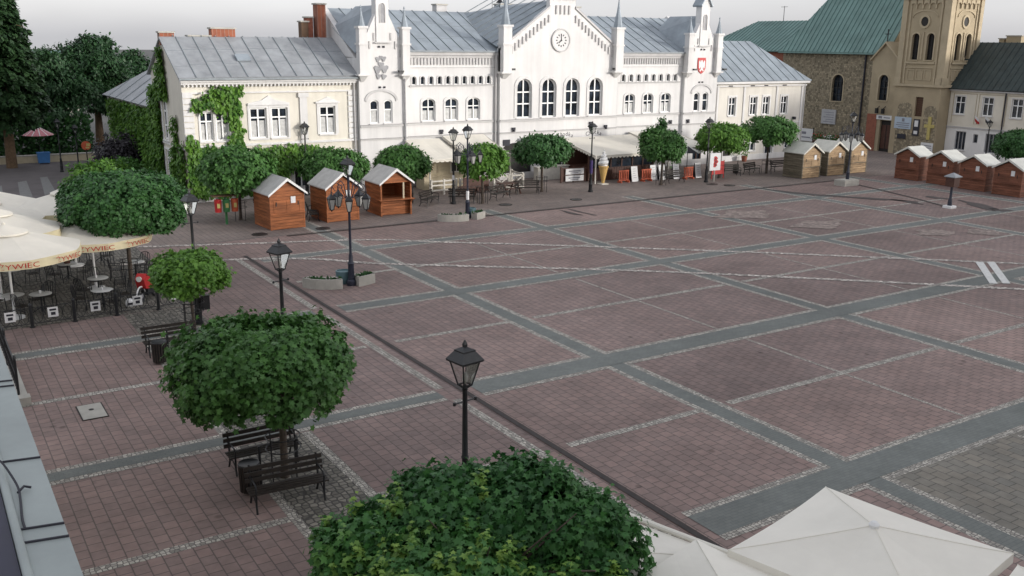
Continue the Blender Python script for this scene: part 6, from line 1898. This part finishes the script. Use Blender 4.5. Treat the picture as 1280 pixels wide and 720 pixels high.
# red motorbike by the fence
t = thing('motorbike', 'red motorbike with white stripes and white mudguard behind the beer garden fence', 'motorbike', (-11.2, 14.9, 0), -2.2)
for x in (-.62, .62):
    w_ = part('wheel', MB().add(*(lambda b: (b.v, b.f))(MB().tube([(x+.27*math.cos(a),0,.30+.27*math.sin(a)) for a in [j*math.pi/10 for j in range(21)]], .05, 8))), M['iron'], t, smooth=True)
    part('hub', MB().cone((x,-.06,.30),(x,.06,.30),.10,.10,14), M['relief'], w_)
part('mudguard', MB().tube([(.62+.36*math.cos(a),0,.30+.36*math.sin(a)) for a in [j*math.pi/12 for j in range(1,12)]], .03, 8), M['sign'], t, smooth=True)
bd = part('fairing', MB().prism([(-.15,-.17,.45),(.45,-.20,.55),(.62,-.19,.95),(.42,-.17,1.15),(.10,-.15,.92),(-.15,-.15,.8)],(0,.36,0)), M['red'], t)
part('stripe', MB().prism([(.0,-.181,.70),(.50,-.196,.80),(.55,-.196,.88),(.0,-.181,.77)],(0,-.012,0)), M['whitepaint'], bd)
part('seat', MB().prism([(-.75,-.13,.72),(.05,-.13,.78),(.05,-.13,.86),(-.6,-.13,.84)],(0,.26,0)), M['ink'], t)
part('handlebar', MB().tube([(.35,-.34,1.12),(.45,-.1,1.05),(.45,.1,1.05),(.35,.34,1.12)], .016, 6), M['iron'], t)
part('headlight', MB().cone((.60,0,.98),(.70,0,.98),.09,.11,14), M['lampglass'], t)
part('engine', MB().box(-.3,.28,-.14,.14,.25,.55), M['iron'], t)
t = thing('helmet', 'pale round helmet on the setts beside the red motorbike', 'helmet', (-12.05, 14.1, 0))
part('shell', MB().lathe([(.10,0),(.15,.06),(.165,.16),(.14,.26),(.08,.32),(.01,.34)],16), M['sign'], t, smooth=True)
part('visor', MB().box(-.10,.10,-.17,-.12,.12,.2), M['ink'], t)

# ------------------------------------------------------------------ steps railing at the left edge
t = thing('stair_railing', 'black iron railing on a pale stone base at the left edge', 'railing', (-16.75, 8.0, 0))
part('base', MB().box(-.10,.22,-2.7,3.6,0,.18).box(-.14,.26,-3.05,-2.71,0,.24), M['conc'], t)
g = MB()
for z in (.35, .75, 1.15): g.bar((0,-2.6,z),(0,3.5,z),.035)
for k in range(22): g.bar((0,-2.6+k*.29,.19),(0,-2.6+k*.29,1.15),.022)
part('bars', g, M['iron'], t)
for y in (-2.6, .45, 3.5): part('post', MB().cone((0,y,.18),(0,y,1.3),.035,.035,8).lathe([(.05,0),(.02,.08)],8,(0,y,1.3)), M['iron'], t)

# ------------------------------------------------------------------ terrace on the left of the town hall front
def canopy(label, pts_front, pts_back, zf, zb, m='canvas', n=8, scal=.22, name='awning', side=None, posts=True):
    """sloping canvas from the wall down to a scalloped edge; points are (x, y)"""
    t = thing(name, label, 'awning', (*pts_front[0], 0))
    ox, oy = pts_front[0]
    A, B = [Vector((p[0]-ox, p[1]-oy, zf)) for p in pts_front]
    Cc, Dd = [Vector((p[0]-ox, p[1]-oy, zb)) for p in pts_back]
    c = MB()
    K = 10
    for i in range(K):
        for j in range(4):
            f = lambda u, v: (A.lerp(B, u)).lerp(Cc.lerp(Dd, u), v)+Vector((0,0,-.06*math.sin(math.pi*v)*(.6+.4*math.cos(u*K*math.pi*2/5))))
            c.quad(f(i/K,j/4),f((i+1)/K,j/4),f((i+1)/K,(j+1)/4),f(i/K,(j+1)/4))
    part('canvas', c, M[m], t, recalc=False)
    v = MB()
    def scallop(p, q, cnt):
        for i in range(cnt):
            a, b = p.lerp(q, i/cnt), p.lerp(q, (i+1)/cnt)
            mid = [a.lerp(b, s)-Vector((0,0,scal*(.62+.38*math.sin(math.pi*s)))) for s in (0,.25,.5,.75,1)]
            v.add([a, b]+mid[::-1], [tuple(range(7))])
    scallop(A, B, max(3, int((B-A).length/.34)))
    scallop(A, Cc, max(3, int((Cc-A).length/.34))); scallop(B, Dd, max(3, int((Dd-B).length/.34)))
    part('valance', v, M[m], t, recalc=False)
    if posts:
        for p in (A, B): part('post', MB().bar((p.x,p.y,0),(p.x,p.y,p.z),.08), M['whitewood'], t)
    part('frame', MB().bar(A+Vector((0,0,-.05)),B+Vector((0,0,-.05)),.05).bar(A+Vector((0,0,-.05)),Cc+Vector((0,0,-.05)),.05).bar(B+Vector((0,0,-.05)),Dd+Vector((0,0,-.05)),.05), M['whitewood'], t)
    return t
canopy('cream scalloped awning over the white terrace fence, left part', ((10.9,32.9),(13.6,32.9)), ((10.9,36.6),(13.6,36.6)), 2.35, 3.35)
canopy('cream scalloped awning over the terrace, right part by the dark doorway', ((13.9,32.9),(17.3,32.9)), ((13.9,36.6),(17.3,36.6)), 2.45, 3.5)
t = thing('terrace_kiosk', 'beige boarded kiosk with a small dark window under the cream awning', 'kiosk', (13.2, 34.9, 0))
kb = MB()
for i in range(12): kb.box(-1.7,1.7,-.03,0,.03+i*.18,.195+i*.18)
kb.box(-1.7,1.7,0,1.2,0,2.2)
part('wall', kb, M['beige'], t)
wf = part('window', MB().box(.35,1.25,-.06,-.031,1.1,1.9), M['whitewood'], t)
part('pane', MB().box(.45,.80,-.075,-.061,1.2,1.8), M['dark'], wf); part('pane', MB().box(.86,1.15,-.075,-.061,1.2,1.8), M['dark'], wf)
part('shelf', MB().box(-1.6,.2,-.25,-.031,.95,1.0), M['beige'], t)
def wood_fence(label, x, y, rz, L, h, m, cross=False, group=None):
    t = thing('terrace_fence', label, 'fence', (x, y, 0), rz, group)
    n = max(2, int(L/.9)+1)
    for k in range(n): part('post', MB().box(L*k/(n-1)-.06,L*k/(n-1)+.06,-.06,.06,0,h), M[m], t)
    g = MB()
    for z in ((h-.12, h*.62, h*.30) if not cross else (h-.12, .15)): g.box(.06,L-.06,-.035,.035,z-.05,z+.05)
    if cross:
        for k in range(n-1):
            a, b = L*k/(n-1)+.06, L*(k+1)/(n-1)-.06
            g.bar((a,-.036,.2),(b,-.036,h-.18),.06,.03,up=(0,1,0)); g.bar((a,.0365,h-.18),(b,.0365,.2),.06,.03,up=(0,1,0))
    part('rail', g, M[m], t)
    return t
wood_fence('white wooden terrace fence left of the kiosk front', 10.85, 32.6, 0, 1.9, 1.05, 'whitewood', group='white terrace fences')
wood_fence('white wooden terrace fence before the kiosk window', 13.0, 32.5, 0, 1.3, 1.05, 'whitewood', group='white terrace fences')
wood_fence('white criss-cross terrace fence right of the fresh green maple', 15.6, 32.3, .0, 2.4, 1.1, 'whitewood', True, group='white terrace fences')
wood_fence('short white terrace fence at the corner by the dark doorway', 18.0, 32.4, 1.45, 1.7, 1.15, 'whitewood', True, group='white terrace fences')
solo('banner', MB().box(-.95,.95,-.02,.02,.15,1.15).box(-1.0,-.95,-.03,.03,0,1.2).box(.95,1.0,-.03,.03,0,1.2), M['brown'], 'dark red terrace banner behind the fresh green maple trunk', 'banner', (13.9,31.9,0))
def make_picnic():
    t = thing('picnic_table', '-', 'picnic table')
    top = MB()
    for k in range(4): top.box(-.8,.8,-.34+k*.18,-.18+k*.18,.70,.74)
    part('tabletop', top, M['brown'], t)
    for y in (-.7,.55): part('seat', MB().box(-.8,.8,y,y+.2,.42,.46), M['brown'], t)
    for x in (-.6,.6):
        part('leg', MB().bar((x,-.6,0),(x,-.2,.69),.07).bar((x,.6,0),(x,.2,.69),.07).bar((x,-.65,.39),(x,.7,.39),.06), M['brown'], t)
    return t
KPT = Kind(make_picnic())
KPT.place(15.9, 30.9, .15, 'dark picnic table right of the fresh green maple trunk', 'picnic tables by the terrace')
KPT.place(12.7, 30.6, -.1, 'dark picnic table behind the fresh green maple trunk', 'picnic tables by the terrace')
solo('white_counter', MB().box(-1.4,1.4,-.3,.3,0,.95).box(-1.5,1.5,-.36,.36,.951,1.0), M['whitewood'], 'white counter by the wall behind the flat-topped maple', 'counter', (22.6,35.4,0))

# ------------------------------------------------------------------ cafe by the cone
canopy('broad cream scalloped cafe awning beside the ice cream cone', ((23.9,31.6),(31.0,31.6)), ((23.9,36.3),(31.0,36.3)), 2.08, 2.95, scal=.26)
canopy('cream awning strip farther right, behind the loose tree', ((31.2,31.9),(35.6,31.9)), ((31.2,36.8),(35.6,36.8)), 2.2, 3.1, 'canvas_w')
t = thing('cafe_pavilion', 'dark brown boarded cafe pavilion under the broad cream awning', 'pavilion', (27.4, 34.2, 0))
bx = MB().box(-3.2,3.2,-1.3,1.9,0,.95)
for i in range(26): bx.box(-3.18+i*.246,-2.96+i*.246,-1.33,-1.301,.02,.93)
part('wall', bx, M['brown'], t)
for k in range(7): part('post', MB().box(-3.2+k*1.05,-3.1+k*1.05,-1.33,-1.23,.951,2.2), M['brown'], t)
part('back_wall', MB().box(-3.2,3.2,1.5,1.9,.951,2.6), M['brown'], t)
for k in range(6): part('pane', MB().box(-3.08+k*1.05,-2.17+k*1.05,-1.28,-1.26,.96,1.95), M['glass'], t)
t = thing('cafe_fence', 'dark red cafe fence on the left of the ice cream cone', 'fence', (21.9, 33.2, 0), -.05)
part('boards', MB().box(0,2.2,-.03,.03,.1,1.1), M['brown'], t)
for k in range(3): part('post', MB().box(k*1.07,k*1.07+.08,-.05,.05,0,1.2), M['brown'], t)
for z, lab in ((.62,'white sign board, upper one on the dark red cafe fence'),(.12,'white sign board, lower one on the dark red cafe fence')):
    t = thing('sign_board', lab, 'sign', (22.25, 33.05, z), -.05)
    part('board', MB().box(0,1.6,-.04,0,0,.42), M['sign'], t)
    part('print', MB().box(.25,1.3,-.047,-.041,.2,.28).box(.4,1.1,-.047,-.041,.08,.13), M['grey_ink'], t)
# giant ice cream cone
t = thing('ice_cream_statue', 'giant white soft ice in a yellow wafer cone standing on the paving', 'statue', (24.4, 31.3, 0))
part('base', MB().lathe([(.42,0),(.42,.06),(.3,.08)],4,(0,0,0),math.pi/4), M['canvas'], t)
cn = MB().lathe([(.10,.08),(.14,.3),(.33,1.22),(.37,1.24),(.38,1.34),(.33,1.36)],18)
part('wafer', cn, M['cone'], t)
sw = MB(); pts = []; rs = []
for i in range(110):
    u = i/109; a = u*2*math.pi*4.4
    R = .26*(1-u)**.8
    pts.append((R*math.cos(a), R*math.sin(a), 1.42+1.12*u)); rs.append(.17*(1-u)+.02)
sw.tube(pts, rs, 10); sw.lathe([(.30,1.34),(.27,1.6),(.12,2.1),(.02,2.4)],12)
part('soft_ice', sw, M['whitepaint'], t, smooth=True)
# orange barriers
def make_barrier():
    t = thing('barrier', '-', 'barrier')
    f = MB().box(-.55,.55,-.03,.03,.92,1.02).box(-.55,.55,-.03,.03,.15,.23)
    for k in range(6): f.box(-.52+k*.19,-.43+k*.19,-.025,.025,.23,.92)
    part('grid', f, M['orange'], t)
    for x in (-.42,.42): part('foot', MB().box(x-.05,x+.05,-.25,.25,0,.15), M['orange'], t)
    return t
KBA = Kind(make_barrier())
for x, y, lab in ((26.3,31.25,'orange plastic barrier just right of the ice cream cone'), (28.3,31.0,'orange plastic barrier between two white menu boards'), (32.0,30.4,'orange plastic barrier left of the emblem board')):
    KBA.place(x, y, .05, lab, 'orange plastic barriers', scale=.9)
def make_menu():
    t = thing('menu_board', '-', 'menu board')
    part('board', MB().bar((0,-.16,.02),(0,0,1.12),.55,.03,up=(1,0,0)) if False else MB().prism([(-.3,-.22,.02),(.3,-.22,.02),(.3,0,1.15),(-.3,0,1.15)],(0,.03,0)), M['sign'], t)
    part('back_leg', MB().prism([(-.3,.24,.02),(.3,.24,.02),(.3,.032,1.15),(-.3,.032,1.15)],(0,.03,0)), M['ink'], t)
    q = MB()
    for i in range(5):
        z = .3+i*.16; y = -.22+.22*(z-.02)/1.13
        q.box(-.16,.16-.05*(i % 3),y-.008,y-.002,z,z+.022)
    part('print', q, M['grey_ink'], t)
    return t
KM = Kind(make_menu())
for x, y, lab in ((27.3,31.3,'white menu board between two orange barriers'), (29.1,31.2,'small white menu board left of the loose tree trunk'), (29.75,31.0,'taller white menu board just left of the loose tree trunk'),
                  (31.1,30.9,'white menu board on the bench side right of the loose tree trunk'), (33.1,30.6,'white menu board behind the lamp by the emblem board')):
    KM.place(x, y, .0, lab, 'white menu boards at the cafe')
t = thing('emblem_board', 'white board on a post with a red emblem in front of the light green maple', 'sign', (32.75, 28.4, 0), -.1)
part('post', MB().cone((0,0,0),(0,0,.9),.05,.05,8), M['conc'], t)
b_ = part('board', MB().box(-.5,.5,-.05,.05,.85,2.15), M['sign'], t)
q = MB()
for dx, dz, r in ((0,1.75,.17),(.02,1.5,.2),(-.03,1.25,.17)):
    q.prism([(dx+r*math.cos(a)*(1+.25*math.cos(3*a)),-.052,dz+r*math.sin(a)) for a in [j*math.pi/9 for j in range(18)]],(0,-.008,0))
e_ = part('emblem', q, M['red'], b_)
part('emblem_detail', MB().box(-.05,.07,-.068,-.061,1.2,1.3).box(-.02,.10,-.068,-.061,1.45,1.56).box(-.08,.02,-.068,-.061,1.7,1.8), M['ink'], e_)
solo('banner', MB().box(-.6,.6,-.02,.02,.35,1.35).box(-.64,-.6,-.03,.03,0,1.4).box(.6,.64,-.03,.03,0,1.4), M['red'], 'red banner low behind the emblem board', 'banner', (34.1,29.4,0))
# umbrella of the cafe, closed black/white
t = thing('parasol', 'small black and white parasol behind the lamp by the emblem board', 'umbrella', (33.3, 32.0, 0))
part('pole', MB().cone((0,0,0),(0,0,2.3),.03,.03,8), M['iron'], t)
cc = MB(); c2 = MB()
for k in range(8):
    a, b = k*math.pi/4, (k+1)*math.pi/4
    (cc if k % 2 else c2).add([(0,0,2.3),(1.2*math.cos(a),1.2*math.sin(a),1.85),(1.2*math.cos(b),1.2*math.sin(b),1.85)],[(0,1,2)])
part('canopy', cc, M['ink'], t, recalc=False); part('canopy', c2, M['whitepaint'], t, recalc=False)
t = thing('wall_plant', 'terracotta pot with an ochre plant by the cream house door', 'potted plant', (44.3, 36.4, 0))
part('pot', MB().lathe([(.2,0),(.28,.5),(.24,.5),(.2,.1)],12), M['redbrick'], t, smooth=True)
rng = np.random.default_rng(9); P = rng.normal(size=(160,3))*np.array([.2,.2,.35])+np.array([0,0,1.0])
leaf_obj('plant', leaves_mesh('plant', P, rng.normal(size=(160,3)), rng.normal(size=(160,3)), rng.uniform(.1,.2,160), OVAL, rng.random(160)), M['leaf_b'], t)

# ------------------------------------------------------------------ by the church
for x, y, w_, h_, mm, lab in ((62.4,45.2,2.3,1.3,'sign','white printed banner leaning on the stone church wall'), (62.6,39.6,1.2,1.2,'sign','white printed panel by the church door')):
    t = thing('banner', lab, 'banner', (x, y, 0), -math.pi/2)
    part('sheet', MB().box(-w_/2,w_/2,-.03,.03,.25,.25+h_), M[mm], t)
    part('print', MB().box(-w_*.35,w_*.1,-.038,-.031,.25+h_*.55,.25+h_*.75).box(-w_*.3,w_*.35,-.038,-.031,.25+h_*.25,.25+h_*.35), M['grey_ink'], t)
    for s in (-1, 1): part('post', MB().box(s*w_/2-.03,s*w_/2+.03,-.04,.04,0,1.7), M['iron'], t)
for i, (x, y, mm, lab) in enumerate(((61.9,42.9,'red','planter with red flowers before the church wall, left one'), (61.9,41.3,'whitepaint','planter with pale flowers before the church wall'), (62.0,40.3,'red','planter with red flowers nearest the church door'))):
    t = thing('flower_planter', lab, 'flower planter', (x, y, 0))
    part('box', MB().box(-.35,.35,-.5,.5,0,.5), M['brown'], t)
    rng = np.random.default_rng(90+i); n = 260
    P = np.stack([rng.normal(size=n)*.25, rng.normal(size=n)*.4, .6+np.abs(rng.normal(size=n))*.3],1)
    leaf_obj('plants', leaves_mesh('plants', P, rng.normal(size=(n,3)), rng.normal(size=(n,3)), rng.uniform(.1,.2,n), OVAL, rng.random(n)), M['leaf'], t)
    fo = MB()
    for k in range(26):
        c = (random.gauss(0,.25), random.gauss(0,.4), random.uniform(.75,1.15))
        fo.lathe([(.02,0),(.07,.03),(.02,.08)],6,c)
    part('flowers', fo, M[mm], t)
# park edge: low wall, blue bin, round sign, pink parasol
t = thing('park_wall', 'low beige park wall running behind the left street', 'wall', (-14, 63.3, 0))
part('stones', MB().box(-16,9.5,-.2,.2,0,.55), M['beige'], t); part('coping', MB().box(-16.1,9.6,-.26,.26,.551,.63), M['conc'], t)
t = thing('waste_container', 'blue waste container at the park wall', 'container', (-9.1, 62.2, 0))
t.scale = (.68,.68,.75)
part('body', MB().prism([(-.6,-.45,.12),(.6,-.45,.12),(.68,-.5,1.15),(-.68,-.5,1.15)],(0,.95,0)), M['blue'], t)
part('lid', MB().box(-.72,.72,-.55,.5,1.151,1.25), M['blue'], t)
for x in (-.45,.45): part('wheel', MB().cone((x,-.3,.08),(x+.06,-.3,.08),.08,.08,10), M['iron'], t)
t = thing('round_sign', 'round orange and yellow sign by the thin park lamp', 'sign', (-7.2, 53.0, 0))
part('post', MB().cone((0,0,0),(0,0,2.0),.04,.04,8), M['iron'], t)
d_ = part('disc', MB().cone((0,-.03,2.25),(0,.03,2.25),.33,.33,24), M['orange'], t)
part('mark', MB().box(.02,.26,-.045,-.031,2.2,2.42).box(-.05,.2,-.045,-.031,2.05,2.15), M['yellow'], d_)
t = thing('parasol', 'pink striped parasol under the tallest spruce', 'umbrella', (-9.0, 65.0, 0))
t.scale = (.55,.55,.8)
part('pole', MB().cone((0,0,0),(0,0,3.3),.05,.05,8), M['iron'], t)
cc = MB()
for k in range(12):
    a, b = k*math.pi/6, (k+1)*math.pi/6
    cc.add([(0,0,3.5),(2.2*math.cos(a),2.2*math.sin(a),2.6),(2.2*math.cos(b),2.2*math.sin(b),2.6)],[(0,1,2)])
part('canopy', cc, M['pink'], t, recalc=False)
st_ = MB()
for k in range(12):
    a = k*math.pi/6
    st_.bar((0,0,3.51),(2.2*math.cos(a),2.2*math.sin(a),2.61),.12,.02)
part('stripe', st_, M['whitepaint'], t)
solo('utility_box', MB().box(-.3,.3,-.2,.2,0,1.5).box(-.33,.33,-.23,.23,1.501,1.56), M['iron'], 'dark utility post by the right park lamp', 'cabinet', (-5.4,51.9,0))
# remove the placeholder labels nobody placed
for o in list(bpy.data.objects):
    if o.parent is None and o.get('label') == '-':
        print('UNPLACED', o.name)
